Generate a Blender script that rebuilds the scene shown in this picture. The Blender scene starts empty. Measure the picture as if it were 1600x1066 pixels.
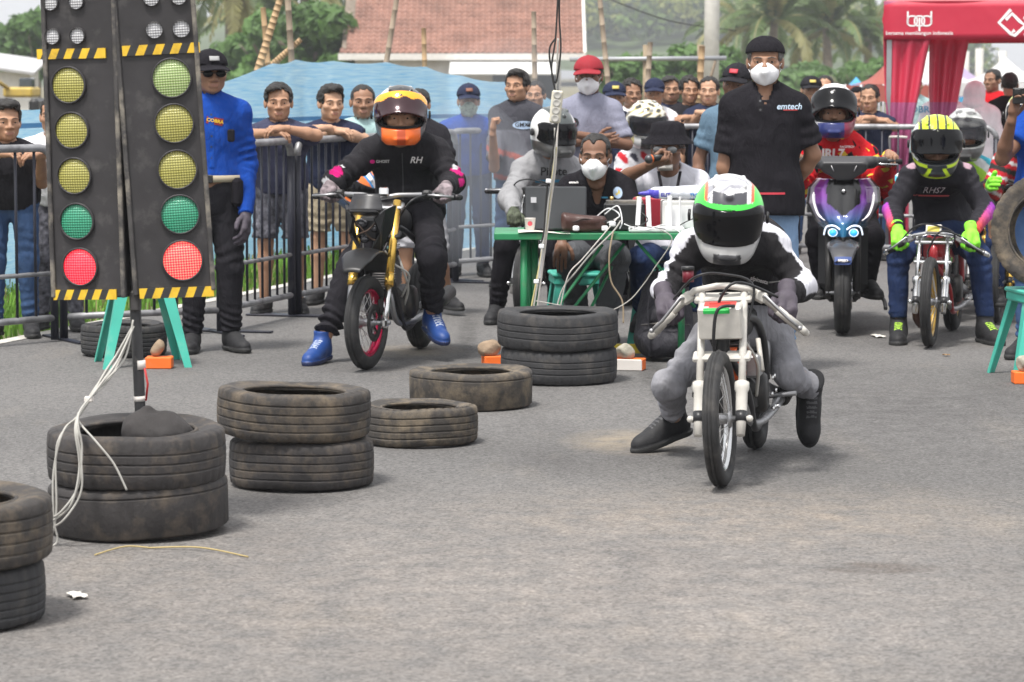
import bpy, math, random, time
import numpy as np
from mathutils import Vector, Matrix, Euler, Quaternion
from mathutils.bvhtree import BVHTree
random.seed(7); np.random.seed(7)
T0 = time.time()
SC = bpy.context.scene
COL = SC.collection
R = math.radians

# ------------------------------------------------------------------ camera
CAM_H, FPX, CX, CY, HOR = 1.54, 4600.0, 800.0, 533.0, 120.0
PITCH = math.atan((CY - HOR) / FPX)
cam_d = bpy.data.cameras.new('camera')
cam_d.sensor_width = 36.0
cam_d.lens = 36.0 * FPX / 1600.0
cam_d.clip_start = 0.5
cam_d.clip_end = 6000
cam_d.dof.use_dof = True
cam_d.dof.focus_distance = 12.8
cam_d.dof.aperture_fstop = 7.5
cam = bpy.data.objects.new('camera', cam_d)
cam.location = (0, 0, CAM_H)
cam.rotation_euler = (R(90) - PITCH, 0, 0)
COL.objects.link(cam)
SC.camera = cam

# ------------------------------------------------------------------ sky, sun, exposure
SUN_EL, SUN_AZ = R(66), R(-150)          # high thin-cloud sun, behind the camera to the left
w = bpy.data.worlds.new('World'); SC.world = w; w.use_nodes = True
nt = w.node_tree; nt.nodes.clear()
out = nt.nodes.new('ShaderNodeOutputWorld'); bg = nt.nodes.new('ShaderNodeBackground')
sky = nt.nodes.new('ShaderNodeTexSky'); sky.sky_type = 'NISHITA'; sky.sun_disc = False
sky.sun_elevation = SUN_EL; sky.sun_rotation = SUN_AZ
sky.air_density = 1.0; sky.dust_density = 5.0; sky.ozone_density = 1.0
hs = nt.nodes.new('ShaderNodeHueSaturation'); hs.inputs['Saturation'].default_value = 0.12
hs.inputs['Value'].default_value = 1.0
mixc = nt.nodes.new('ShaderNodeMixRGB'); mixc.inputs[0].default_value = 0.55
mixc.inputs[2].default_value = (9.5, 9.6, 9.9, 1)      # an even veil of bright cloud over the sky
nt.links.new(sky.outputs[0], hs.inputs['Color']); nt.links.new(hs.outputs[0], mixc.inputs[1])
nt.links.new(mixc.outputs[0], bg.inputs[0])
bg.inputs[1].default_value = 0.075
nt.links.new(bg.outputs[0], out.inputs[0])
sun_d = bpy.data.lights.new('sun', 'SUN'); sun_d.energy = 2.0; sun_d.angle = R(10); sun_d.color = (1.0, 0.96, 0.9)
sun = bpy.data.objects.new('sun', sun_d); COL.objects.link(sun)
# direction the light travels: from azimuth SUN_AZ (0 = +Y, clockwise) and elevation SUN_EL
sd = Vector((math.sin(SUN_AZ) * math.cos(SUN_EL), math.cos(SUN_AZ) * math.cos(SUN_EL), math.sin(SUN_EL)))
sun.rotation_euler = (-sd).to_track_quat('-Z', 'Y').to_euler()
sun.location = (0, 0, 30)
SC.view_settings.view_transform = 'Standard'
SC.view_settings.look = 'None'
SC.view_settings.exposure = 1.28
SC.view_settings.gamma = 1.0
SC.view_settings.use_curve_mapping = False
SC.render.engine = 'CYCLES'
SC.cycles.use_denoising = True
SC.cycles.max_bounces = 6
SC.cycles.diffuse_bounces = 3
SC.cycles.glossy_bounces = 3
SC.cycles.transmission_bounces = 4
SC.cycles.volume_bounces = 0
SC.cycles.transparent_max_bounces = 8

# ------------------------------------------------------------------ measuring helpers (photo measurements to metres)
_F = np.array([0, math.cos(PITCH), -math.sin(PITCH)]); _U = np.array([0, math.sin(PITCH), math.cos(PITCH)])
def ray(px, py):
    return np.array([(px - CX) / FPX, 0, 0]) + _F - _U * ((py - CY) / FPX)
def at(px, py, Y):
    d = ray(px, py); return Vector(np.array([0, 0, CAM_H]) + d * (Y / d[1]))
def gp(px, py, z=0.0):
    d = ray(px, py); return Vector(np.array([0, 0, CAM_H]) + d * ((z - CAM_H) / d[2]))

# ------------------------------------------------------------------ materials
MATS = {}
def M(name, rgb, rough=0.6, metal=0.0, var=0.12, vscale=6.0, bump=0.0, bscale=120.0, spec=0.4, coat=0.0,
      attr=None, dust=None, dscale=4.0, damt=0.5, trans=0.0, emit=0.0, fold=0.0, sss=0.0, alpha=1.0, coords='Object'):
    if name in MATS: return MATS[name]
    m = bpy.data.materials.new(name); m.use_nodes = True
    n = m.node_tree.nodes; l = m.node_tree.links
    b = n['Principled BSDF']
    tc = n.new('ShaderNodeTexCoord'); oi = n.new('ShaderNodeObjectInfo'); mu = n.new('ShaderNodeMath'); mu.operation = 'MULTIPLY'; mu.inputs[1].default_value = 41.0
    l.new(oi.outputs['Random'], mu.inputs[0]); va = n.new('ShaderNodeVectorMath'); va.operation = 'ADD'; l.new(tc.outputs[coords], va.inputs[0]); l.new(mu.outputs[0], va.inputs[1]); co = va.outputs[0]
    b.inputs['Roughness'].default_value = rough; b.inputs['Metallic'].default_value = metal
    b.inputs['Specular IOR Level'].default_value = spec
    b.inputs['Coat Weight'].default_value = coat; b.inputs['Coat Roughness'].default_value = 0.08
    if trans: b.inputs['Transmission Weight'].default_value = trans
    if alpha < 1: b.inputs['Alpha'].default_value = alpha
    if sss:
        b.inputs['Subsurface Weight'].default_value = sss; b.inputs['Subsurface Radius'].default_value = (.012, .005, .003)
        b.inputs['Subsurface Scale'].default_value = 1.0
    if attr:
        a = n.new('ShaderNodeAttribute'); a.attribute_name = attr; col = a.outputs['Color']
    else:
        c = n.new('ShaderNodeRGB'); c.outputs[0].default_value = (*rgb, 1); col = c.outputs[0]
    if var:
        t = n.new('ShaderNodeTexNoise'); t.inputs['Scale'].default_value = vscale; t.inputs['Detail'].default_value = 5
        l.new(co, t.inputs['Vector'])
        mr = n.new('ShaderNodeMapRange'); mr.inputs[1].default_value = 0.25; mr.inputs[2].default_value = 0.75
        mr.inputs[3].default_value = 1 - var; mr.inputs[4].default_value = 1 + var
        l.new(t.outputs[0], mr.inputs[0])
        mx = n.new('ShaderNodeMixRGB'); mx.blend_type = 'MULTIPLY'; mx.inputs[0].default_value = 1
        l.new(col, mx.inputs[1]); l.new(mr.outputs[0], mx.inputs[2]); col = mx.outputs[0]
    if dust:
        t = n.new('ShaderNodeTexNoise'); t.inputs['Scale'].default_value = dscale; t.inputs['Detail'].default_value = 8
        t.inputs['Roughness'].default_value = 0.65
        l.new(co, t.inputs['Vector'])
        mr = n.new('ShaderNodeMapRange'); mr.inputs[1].default_value = 0.62 - 0.3 * damt; mr.inputs[2].default_value = 0.8 - 0.15 * damt
        mr.inputs[3].default_value = 0; mr.inputs[4].default_value = min(1, .35 + damt * .6)
        l.new(t.outputs[0], mr.inputs[0])
        mx = n.new('ShaderNodeMixRGB'); l.new(mr.outputs[0], mx.inputs[0]); l.new(col, mx.inputs[1])
        mx.inputs[2].default_value = (*dust, 1); col = mx.outputs[0]
        rr = n.new('ShaderNodeMapRange'); rr.inputs[3].default_value = rough; rr.inputs[4].default_value = 0.95
        l.new(mr.outputs[0], rr.inputs[0]); l.new(rr.outputs[0], b.inputs['Roughness'])
    l.new(col, b.inputs['Base Color'])
    if emit:
        l.new(col, b.inputs['Emission Color']); b.inputs['Emission Strength'].default_value = emit
    hsrc = None
    if fold:
        t = n.new('ShaderNodeTexNoise'); t.inputs['Scale'].default_value = 6.5; t.inputs['Detail'].default_value = 2
        t.inputs['Distortion'].default_value = 1.2
        mp = n.new('ShaderNodeMapping'); mp.inputs['Scale'].default_value = (1.6, 1.6, 0.7); mp.inputs['Rotation'].default_value = (.3, .5, .4)
        l.new(co, mp.inputs[0]); l.new(mp.outputs[0], t.inputs['Vector'])
        t2 = n.new('ShaderNodeTexNoise'); t2.inputs['Scale'].default_value = 21; t2.inputs['Detail'].default_value = 2; t2.inputs['Distortion'].default_value = 2.2
        l.new(mp.outputs[0], t2.inputs['Vector'])
        ad = n.new('ShaderNodeMath'); ad.operation = 'MULTIPLY_ADD'; ad.inputs[1].default_value = .22; l.new(t2.outputs[0], ad.inputs[0]); l.new(t.outputs[0], ad.inputs[2])
        bp = n.new('ShaderNodeBump'); bp.inputs['Strength'].default_value = min(1, fold * 1.7); bp.inputs['Distance'].default_value = 0.05
        l.new(ad.outputs[0], bp.inputs['Height']); hsrc = bp.outputs[0]
    if bump:
        t = n.new('ShaderNodeTexNoise'); t.inputs['Scale'].default_value = bscale; t.inputs['Detail'].default_value = 4
        l.new(co, t.inputs['Vector'])
        bp = n.new('ShaderNodeBump'); bp.inputs['Strength'].default_value = bump; bp.inputs['Distance'].default_value = 0.006
        l.new(t.outputs[0], bp.inputs['Height'])
        if hsrc is not None: l.new(hsrc, bp.inputs['Normal'])
        hsrc = bp.outputs[0]
    if hsrc is not None: l.new(hsrc, b.inputs['Normal'])
    MATS[name] = m
    return m
def hexc(h):
    h = h.lstrip('#'); v = [int(h[i:i + 2], 16) / 255 for i in (0, 2, 4)]
    return tuple(((c + .055) / 1.055) ** 2.4 if c > .04045 else c / 12.92 for c in v)

# ------------------------------------------------------------------ mesh helpers
def mesh_np(name, V, Q, mats, midx=None, smooth=True, cols=None):
    """V (n,3), Q (m,3 or 4) arrays"""
    me = bpy.data.meshes.new(name)
    V = np.asarray(V, np.float32); Q = np.asarray(Q, np.int32)
    k = Q.shape[1]; m = len(Q)
    me.vertices.add(len(V)); me.vertices.foreach_set('co', V.ravel())
    me.loops.add(m * k); me.loops.foreach_set('vertex_index', Q.ravel())
    me.polygons.add(m); me.polygons.foreach_set('loop_start', np.arange(0, m * k, k, dtype=np.int32))
    if midx is not None: me.polygons.foreach_set('material_index', np.asarray(midx, np.int32))
    me.polygons.foreach_set('use_smooth', np.full(m, smooth, bool))
    for x in (mats if isinstance(mats, (list, tuple)) else [mats]): me.materials.append(x)
    if cols is not None:
        ca = me.color_attributes.new('Col', 'FLOAT_COLOR', 'POINT')
        c4 = np.ones((len(V), 4), np.float32); c4[:, :3] = cols
        ca.data.foreach_set('color', c4.ravel())
    me.update(calc_edges=True); me.validate(verbose=False)
    return me
def ob(name, data, parent=None, loc=(0, 0, 0), rot=(0, 0, 0), label=None, cat=None, group=None, kind=None):
    o = bpy.data.objects.new(name, data); COL.objects.link(o)
    o.location = loc; o.rotation_euler = rot
    if parent is not None: o.parent = parent
    if label: o['label'] = label
    if cat: o['category'] = cat
    if group: o['group'] = group
    if kind: o['kind'] = kind
    return o
def thing(name, label, cat, loc=(0, 0, 0), rz=0.0, group=None):
    return ob(name, None, None, loc, (0, 0, rz), label, cat, group)

class MB:
    """collects shapes into one mesh"""
    def __init__(s): s.v = []; s.f = []; s.m = []; s.sm = []
    def add(s, V, F, mi=0, smooth=True):
        o = len(s.v); s.v.extend([tuple(map(float, p)) for p in V])
        for q in F: s.f.append(tuple(i + o for i in q)); s.m.append(mi); s.sm.append(smooth)
        return s
    def box(s, c, sz, rot=None, mi=0, bev=0.0, taper=1.0):
        c = Vector(c); hx, hy, hz = sz[0] / 2, sz[1] / 2, sz[2] / 2
        Rm = (rot if isinstance(rot, Matrix) else Euler(rot).to_matrix()) if rot is not None else Matrix.Identity(3)
        b = min(bev, hx * .9, hy * .9, hz * .9)
        if b <= 0:
            P = [(-hx, -hy, -hz), (hx, -hy, -hz), (hx, hy, -hz), (-hx, hy, -hz), (-hx * taper, -hy * taper, hz), (hx * taper, -hy * taper, hz), (hx * taper, hy * taper, hz), (-hx * taper, hy * taper, hz)]
            F = [(0, 3, 2, 1), (4, 5, 6, 7), (0, 1, 5, 4), (1, 2, 6, 5), (2, 3, 7, 6), (3, 0, 4, 7)]
        else:
            P = []; ring = []
            for zi, (z, ins) in enumerate([(-hz, b), (-hz + b, 0), (hz - b, 0), (hz, b)]):
                t = taper if zi > 1 else 1
                x, y = (hx - ins) * t, (hy - ins) * t; cx_, cy_ = hx * t - max(b, ins), hy * t - max(b, ins)
                for (px, py) in [(-cx_, -y), (cx_, -y), (x, -cy_), (x, cy_), (cx_, y), (-cx_, y), (-x, cy_), (-x, -cy_)]:
                    P.append((px, py, z))
            F = [tuple(range(7, -1, -1)), tuple(range(24, 32))]
            for r in range(3):
                for i in range(8):
                    j = (i + 1) % 8; F.append((r * 8 + i, r * 8 + j, r * 8 + 8 + j, r * 8 + 8 + i))
        return s.add([Rm @ Vector(p) + c for p in P], F, mi, False)
    def tube(s, pts, rad, n=10, mi=0, closed=False, cap=True, flat=None):
        pts = [Vector(p) for p in pts]; k = len(pts)
        if not hasattr(rad, '__len__'): rad = [rad] * k
        V = []; F = []; up = None
        for i, p in enumerate(pts):
            if closed: d = pts[(i + 1) % k] - pts[i - 1]
            else: d = pts[min(i + 1, k - 1)] - pts[max(i - 1, 0)]
            d.normalize()
            if up is None:
                up = Vector((0, 0, 1)) if abs(d.z) < .9 else Vector((1, 0, 0))
            a = d.cross(up)
            if a.length < 1e-6: a = d.cross(Vector((0, 1, 0)))
            a.normalize(); up = a.cross(d).normalized()
            for j in range(n):
                t = 2 * math.pi * j / n
                fx, fy = (1, 1) if flat is None else flat
                V.append(p + a * math.cos(t) * rad[i] * fx + up * math.sin(t) * rad[i] * fy)
        for i in range(k if closed else k - 1):
            i2 = (i + 1) % k
            for j in range(n):
                j2 = (j + 1) % n; F.append((i * n + j, i * n + j2, i2 * n + j2, i2 * n + j))
        s.add(V, F, mi, True)
        if cap and not closed:
            o = len(s.v) - len(V)
            s.f.append(tuple(o + j for j in range(n - 1, -1, -1))); s.m.append(mi); s.sm.append(False)
            s.f.append(tuple(o + (k - 1) * n + j for j in range(n))); s.m.append(mi); s.sm.append(False)
        return s
    def lathe(s, prof, n=32, mat=None, mi=0, closed=False, smooth=True, fn=None):
        """profile of (radius, height) about local Z, placed with matrix mat"""
        V = []; F = []; k = len(prof); mat = mat or Matrix.Identity(4)
        for i, (r, h) in enumerate(prof):
            for j in range(n):
                t = 2 * math.pi * j / n
                p = Vector((r * math.cos(t), r * math.sin(t), h))
                if fn: p = fn(p, i, j, t)
                V.append(mat @ p)
        for i in range(k if closed else k - 1):
            i2 = (i + 1) % k
            for j in range(n):
                j2 = (j + 1) % n; F.append((i * n + j, i * n + j2, i2 * n + j2, i2 * n + j))
        return s.add(V, F, mi, smooth)
    def sphere(s, c, r, n=12, mi=0, rot=None):
        r = (r, r, r) if not hasattr(r, '__len__') else r
        Rm = rot if rot is not None else Matrix.Identity(3); c = Vector(c)
        V = [c + Rm @ Vector((0, 0, -r[2]))]; m = n // 2
        for i in range(1, m):
            a = -math.pi / 2 + math.pi * i / m
            for j in range(n):
                t = 2 * math.pi * j / n
                V.append(c + Rm @ Vector((r[0] * math.cos(a) * math.cos(t), r[1] * math.cos(a) * math.sin(t), r[2] * math.sin(a))))
        V.append(c + Rm @ Vector((0, 0, r[2]))); L = len(V) - 1; F = []
        for j in range(n):
            F.append((0, 1 + (j + 1) % n, 1 + j)); F.append((L, L - n + j, L - n + (j + 1) % n))
        for i in range(m - 2):
            for j in range(n):
                a = 1 + i * n + j; b_ = 1 + i * n + (j + 1) % n; F.append((a, b_, b_ + n, a + n))
        return s.add(V, F, mi, True)
    def prism(s, poly, h, mat=None, mi=0, smooth=False):
        """2D outline (x,y) extruded along z from 0 to h"""
        mat = mat or Matrix.Identity(4); k = len(poly)
        V = [mat @ Vector((x, y, 0)) for x, y in poly] + [mat @ Vector((x, y, h)) for x, y in poly]
        F = [tuple(range(k - 1, -1, -1)), tuple(range(k, 2 * k))]
        for i in range(k): j = (i + 1) % k; F.append((i, j, k + j, k + i))
        return s.add(V, F, mi, smooth)
    def grid(s, fn, nu, nv, mi=0, thick=0.0, smooth=True):
        """sheet fn(u,v) -> point, with thickness along its normal"""
        P = [[Vector(fn(i / nu, j / nv)) for j in range(nv + 1)] for i in range(nu + 1)]
        V = [P[i][j] for i in range(nu + 1) for j in range(nv + 1)]; W = nv + 1
        F = [(i * W + j, (i + 1) * W + j, (i + 1) * W + j + 1, i * W + j + 1) for i in range(nu) for j in range(nv)]
        if thick:
            n0 = len(V); V2 = []
            for i in range(nu + 1):
                for j in range(nv + 1):
                    a = P[min(i + 1, nu)][j] - P[max(i - 1, 0)][j]; b = P[i][min(j + 1, nv)] - P[i][max(j - 1, 0)]
                    nn = a.cross(b); nn = nn.normalized() if nn.length > 1e-9 else Vector((0, 0, 1))
                    V2.append(P[i][j] + nn * thick)
            V += V2
            F = [tuple(reversed(f)) for f in F] + [tuple(i + n0 for i in f) for f in F]
            def e(a, b): F.append((a, b, b + n0, a + n0))
            for i in range(nu): e(i * W, (i + 1) * W); e((i + 1) * W + nv, i * W + nv)
            for j in range(nv): e(nu * W + j, nu * W + j + 1); e(j + 1, j)
        return s.add(V, F, mi, smooth)
    def mesh(s, name, mats):
        me = bpy.data.meshes.new(name); me.from_pydata(s.v, [], s.f)
        for x in (mats if isinstance(mats, (list, tuple)) else [mats]): me.materials.append(x)
        me.polygons.foreach_set('material_index', np.array(s.m, np.int32))
        me.polygons.foreach_set('use_smooth', np.array(s.sm, bool))
        me.update(); return me
    def build(s, name, mats, parent=None, loc=(0, 0, 0), rot=(0, 0, 0), **kw):
        return ob(name, s.mesh(name, mats), parent, loc, rot, **kw)

def bez(pts, n=12):
    """smooth Catmull-Rom curve through points"""
    P = [Vector(p) for p in pts]; out = []
    for i in range(len(P) - 1):
        p0 = P[max(i - 1, 0)]; p1 = P[i]; p2 = P[i + 1]; p3 = P[min(i + 2, len(P) - 1)]
        for k in range(n):
            t = k / n
            out.append(.5 * ((2 * p1) + (p2 - p0) * t + (2 * p0 - 5 * p1 + 4 * p2 - p3) * t * t + (3 * p1 - p0 - 3 * p2 + p3) * t ** 3))
    out.append(P[-1]); return out
def along(a, b):
    """matrix at a whose local Z points to b"""
    a = Vector(a); d = Vector(b) - a
    q = d.to_track_quat('Z', 'Y'); return Matrix.Translation(a) @ q.to_matrix().to_4x4()

# text as flat print: mesh of letters, laid on a target surface by ray casting
def text_mesh_data(txt, size=1.0, bold=0.0, shear=0.0):
    cu = bpy.data.curves.new('lettering', 'FONT'); cu.body = txt; cu.size = size; cu.resolution_u = 3
    cu.align_x = 'CENTER'; cu.align_y = 'CENTER'; cu.offset = bold; cu.shear = shear
    o = bpy.data.objects.new('lettering', cu); COL.objects.link(o)
    dg = bpy.context.evaluated_depsgraph_get(); me = o.evaluated_get(dg).to_mesh()
    V = [v.co.copy() for v in me.vertices]; F = [tuple(p.vertices) for p in me.polygons]
    o.evaluated_get(dg).to_mesh_clear(); bpy.data.objects.remove(o); bpy.data.curves.remove(cu)
    return V, F
def print_on(parent, target, V, F, origin, right, up, mat, name='lettering', lift=0.003, sub=True):
    """lay a flat shape (x right, y up) on the target mesh object (same parent space)"""
    right = Vector(right).normalized(); up = Vector(up); up = (up - right * up.dot(right)).normalized(); nrm = right.cross(up)
    me = target.data
    key = me.name
    if key not in print_on.cache:
        vs = [v.co for v in me.vertices]; print_on.cache[key] = BVHTree.FromPolygons(vs, [tuple(p.vertices) for p in me.polygons])
    bv = print_on.cache[key]; O = Vector(origin); W = []
    last = None
    for p in V:
        q = O + right * p[0] + up * p[1]
        h = bv.ray_cast(q + nrm * 0.35, -nrm)
        if h[0] is not None: r_ = h[0] + nrm * lift; last = (r_ - q).dot(nrm)
        else: r_ = q + nrm * ((last or 0))
        W.append(r_)
    mb = MB(); mb.add(W, F, 0, False)
    return mb.build(name, mat, parent)
print_on.cache = {}
def rect_shape(wd, ht, nx=6, ny=3, shear=0.0):
    V = [((i / nx - .5) * wd + shear * (j / ny - .5) * ht, (j / ny - .5) * ht) for i in range(nx + 1) for j in range(ny + 1)]
    F = [(i * (ny + 1) + j, (i + 1) * (ny + 1) + j, (i + 1) * (ny + 1) + j + 1, i * (ny + 1) + j + 1) for i in range(nx) for j in range(ny)]
    return V, F
def disc_shape(rx, ry, n=20):
    V = [(0, 0)] + [(rx * math.cos(2 * math.pi * i / n), ry * math.sin(2 * math.pi * i / n)) for i in range(n)]
    return V, [(0, 1 + i, 1 + (i + 1) % n) for i in range(n)]
# ------------------------------------------------------------------ smooth bodies: distance fields turned into one continuous surface
def v3(p): return np.array([p[0], p[1], p[2]], np.float64)
def smin(a, b, k):
    if k <= 0: return np.minimum(a, b)
    h = np.clip(.5 + .5 * (b - a) / k, 0, 1); return b + (a - b) * h - k * h * (1 - h)
class Grid:
    def __init__(s, lo, hi, h):
        s.lo = np.array(lo, np.float64); s.h = h
        s.n = np.ceil((np.array(hi) - s.lo) / h).astype(int) + 2
        s.ax = [(s.lo[i] + h * np.arange(s.n[i])).astype(np.float32) for i in range(3)]
    def new(s): return np.full(s.n, 1.0, np.float32)
    def xyz(s): return s.ax[0][:, None, None], s.ax[1][None, :, None], s.ax[2][None, None, :]
    def put(s, F, fn, bmin, bmax, k=0.0, m=0.05):
        sl = []
        for i in range(3):
            a = int(max(0, math.floor((bmin[i] - m - s.lo[i]) / s.h))); b = int(min(s.n[i], math.ceil((bmax[i] + m - s.lo[i]) / s.h) + 1))
            if b <= a: return
            sl.append(slice(a, b))
        x = s.ax[0][sl[0]][:, None, None]; y = s.ax[1][sl[1]][None, :, None]; z = s.ax[2][sl[2]][None, None, :]
        d = fn(x, y, z); sl = tuple(sl); F[sl] = smin(F[sl], d.astype(np.float32), k)
    def cone(s, F, a, b, ra, rb, k=0.0, wr=None, flat=None):
        a = v3(a); b = v3(b); ba = b - a; L2 = max(float(ba @ ba), 1e-9); L = math.sqrt(L2); r = max(ra, rb) * 1.15
        def fn(x, y, z):
            px, py, pz = x - a[0], y - a[1], z - a[2]
            t = np.clip((px * ba[0] + py * ba[1] + pz * ba[2]) / L2, 0, 1)
            d = np.sqrt((px - t * ba[0]) ** 2 + (py - t * ba[1]) ** 2 + (pz - t * ba[2]) ** 2)
            rr = ra + (rb - ra) * t
            if wr:      # cloth wrinkles: list of (centre t, amplitude, spread m, wavelength m, phase)
                for (tc, am, sp, wl, ph) in wr:
                    u = (t - tc) * L
                    q1 = (px * 1.0 + py * .35) * 22; q2 = (py * 1.0 - px * .5) * 19
                    rr = rr + am * np.sin(u * 6.283 / wl + ph + 1.9 * np.sin(q1 + ph) + 1.3 * np.sin(q2 + 2 * ph + u * 14)) * (.55 + .45 * np.sin(q2 + ph * 1.7 + u * 9)) * np.exp(-(u / sp) ** 2)
            return d - rr
        s.put(F, fn, np.minimum(a, b) - r, np.maximum(a, b) + r, k)
    def ell(s, F, c, rad, Rm=None, k=0.0):
        c = v3(c); rad = np.array(rad, np.float64); m = max(rad)
        A = np.eye(3) if Rm is None else np.array(Rm)      # columns are local axes
        def fn(x, y, z):
            px, py, pz = x - c[0], y - c[1], z - c[2]
            q = [px * A[0, i] + py * A[1, i] + pz * A[2, i] for i in range(3)]
            k0 = np.sqrt(sum((q[i] / rad[i]) ** 2 for i in range(3))); k1 = np.sqrt(sum((q[i] / rad[i] ** 2) ** 2 for i in range(3)))
            return k0 * (k0 - 1) / np.maximum(k1, 1e-6)
        s.put(F, fn, c - m, c + m, k)
    def plane(s, p, n):
        """signed distance, positive on the side n points to"""
        x, y, z = s.xyz(); n = v3(n); n = n / np.linalg.norm(n)
        return ((x - p[0]) * n[0] + (y - p[1]) * n[1] + (z - p[2]) * n[2]).astype(np.float32)
    def noise(s, amp, seed=0.0, f=1.0):
        x, y, z = s.xyz(); x = x * f; y = y * f; z = z * f
        a = np.sin(17 * x + 3 * np.sin(9 * z + seed) + seed) * np.sin(14 * z + 2 * np.sin(11 * y + seed) + 1.7 * seed)
        b = np.sin(33 * (x + .3 * z) + 2.5 * np.sin(15 * y + 8 * z) + 2 * seed) * np.sin(24 * (y - .4 * z) + seed * 3)
        c = np.sin(52 * (y + .5 * x) + 3 * np.sin(19 * z) + seed) * np.sin(38 * z + 2 * np.sin(25 * x))
        return (amp * (a * .5 + b * .35 + c * .22)).astype(np.float32)
_E = [((0,0,0),(1,0,0)),((0,1,0),(1,1,0)),((0,0,1),(1,0,1)),((0,1,1),(1,1,1)),((0,0,0),(0,1,0)),((1,0,0),(1,1,0)),
      ((0,0,1),(0,1,1)),((1,0,1),(1,1,1)),((0,0,0),(0,0,1)),((1,0,0),(1,0,1)),((0,1,0),(0,1,1)),((1,1,0),(1,1,1))]
def nets(F, g):
    S = F < 0; nx, ny, nz = F.shape
    cnt = np.zeros((nx - 1, ny - 1, nz - 1), np.int8)
    for i in (0, 1):
        for j in (0, 1):
            for k in (0, 1): cnt += S[i:nx - 1 + i, j:ny - 1 + j, k:nz - 1 + k]
    mask = (cnt > 0) & (cnt < 8); idx = np.argwhere(mask)
    if len(idx) == 0: return np.zeros((0, 3)), np.zeros((0, 4), np.int32)
    ids = np.full(mask.shape, -1, np.int32); ids[mask] = np.arange(len(idx))
    acc = np.zeros((len(idx), 3)); n = np.zeros(len(idx))
    for a, b in _E:
        fa = F[idx[:, 0] + a[0], idx[:, 1] + a[1], idx[:, 2] + a[2]]; fb = F[idx[:, 0] + b[0], idx[:, 1] + b[1], idx[:, 2] + b[2]]
        c = (fa < 0) != (fb < 0); t = np.where(c, fa / np.where(c, fa - fb, 1), 0)
        acc += np.where(c[:, None], np.array(a) + t[:, None] * (np.array(b) - np.array(a)), 0); n += c
    V = g.lo + (idx + acc / n[:, None]) * g.h
    Q = []
    for ax in range(3):
        o = [1, 1, 1]; o[ax] = 0; b, c = [(1, 2), (2, 0), (0, 1)][ax]
        sl0 = [slice(1, -1)] * 3; sl0[ax] = slice(0, -1); sl1 = [slice(1, -1)] * 3; sl1[ax] = slice(1, None)
        s0 = S[tuple(sl0)]; s1 = S[tuple(sl1)]
        for val in (True, False):
            e = np.argwhere((s0 != s1) & (s0 == val))
            if len(e) == 0: continue
            base = e + np.array(o)
            def cid(db, dc):
                q = base.copy(); q[:, b] += db; q[:, c] += dc; return ids[q[:, 0], q[:, 1], q[:, 2]]
            quad = np.stack([cid(-1, -1), cid(0, -1), cid(0, 0), cid(-1, 0)], 1)
            Q.append(quad if val else quad[:, ::-1])
    Q = np.concatenate(Q); Q = Q[(Q >= 0).all(1)]
    return V, Q
def xf(V, Mx):
    A = np.array(Mx); return V @ A[:3, :3].T + A[:3, 3]

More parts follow.
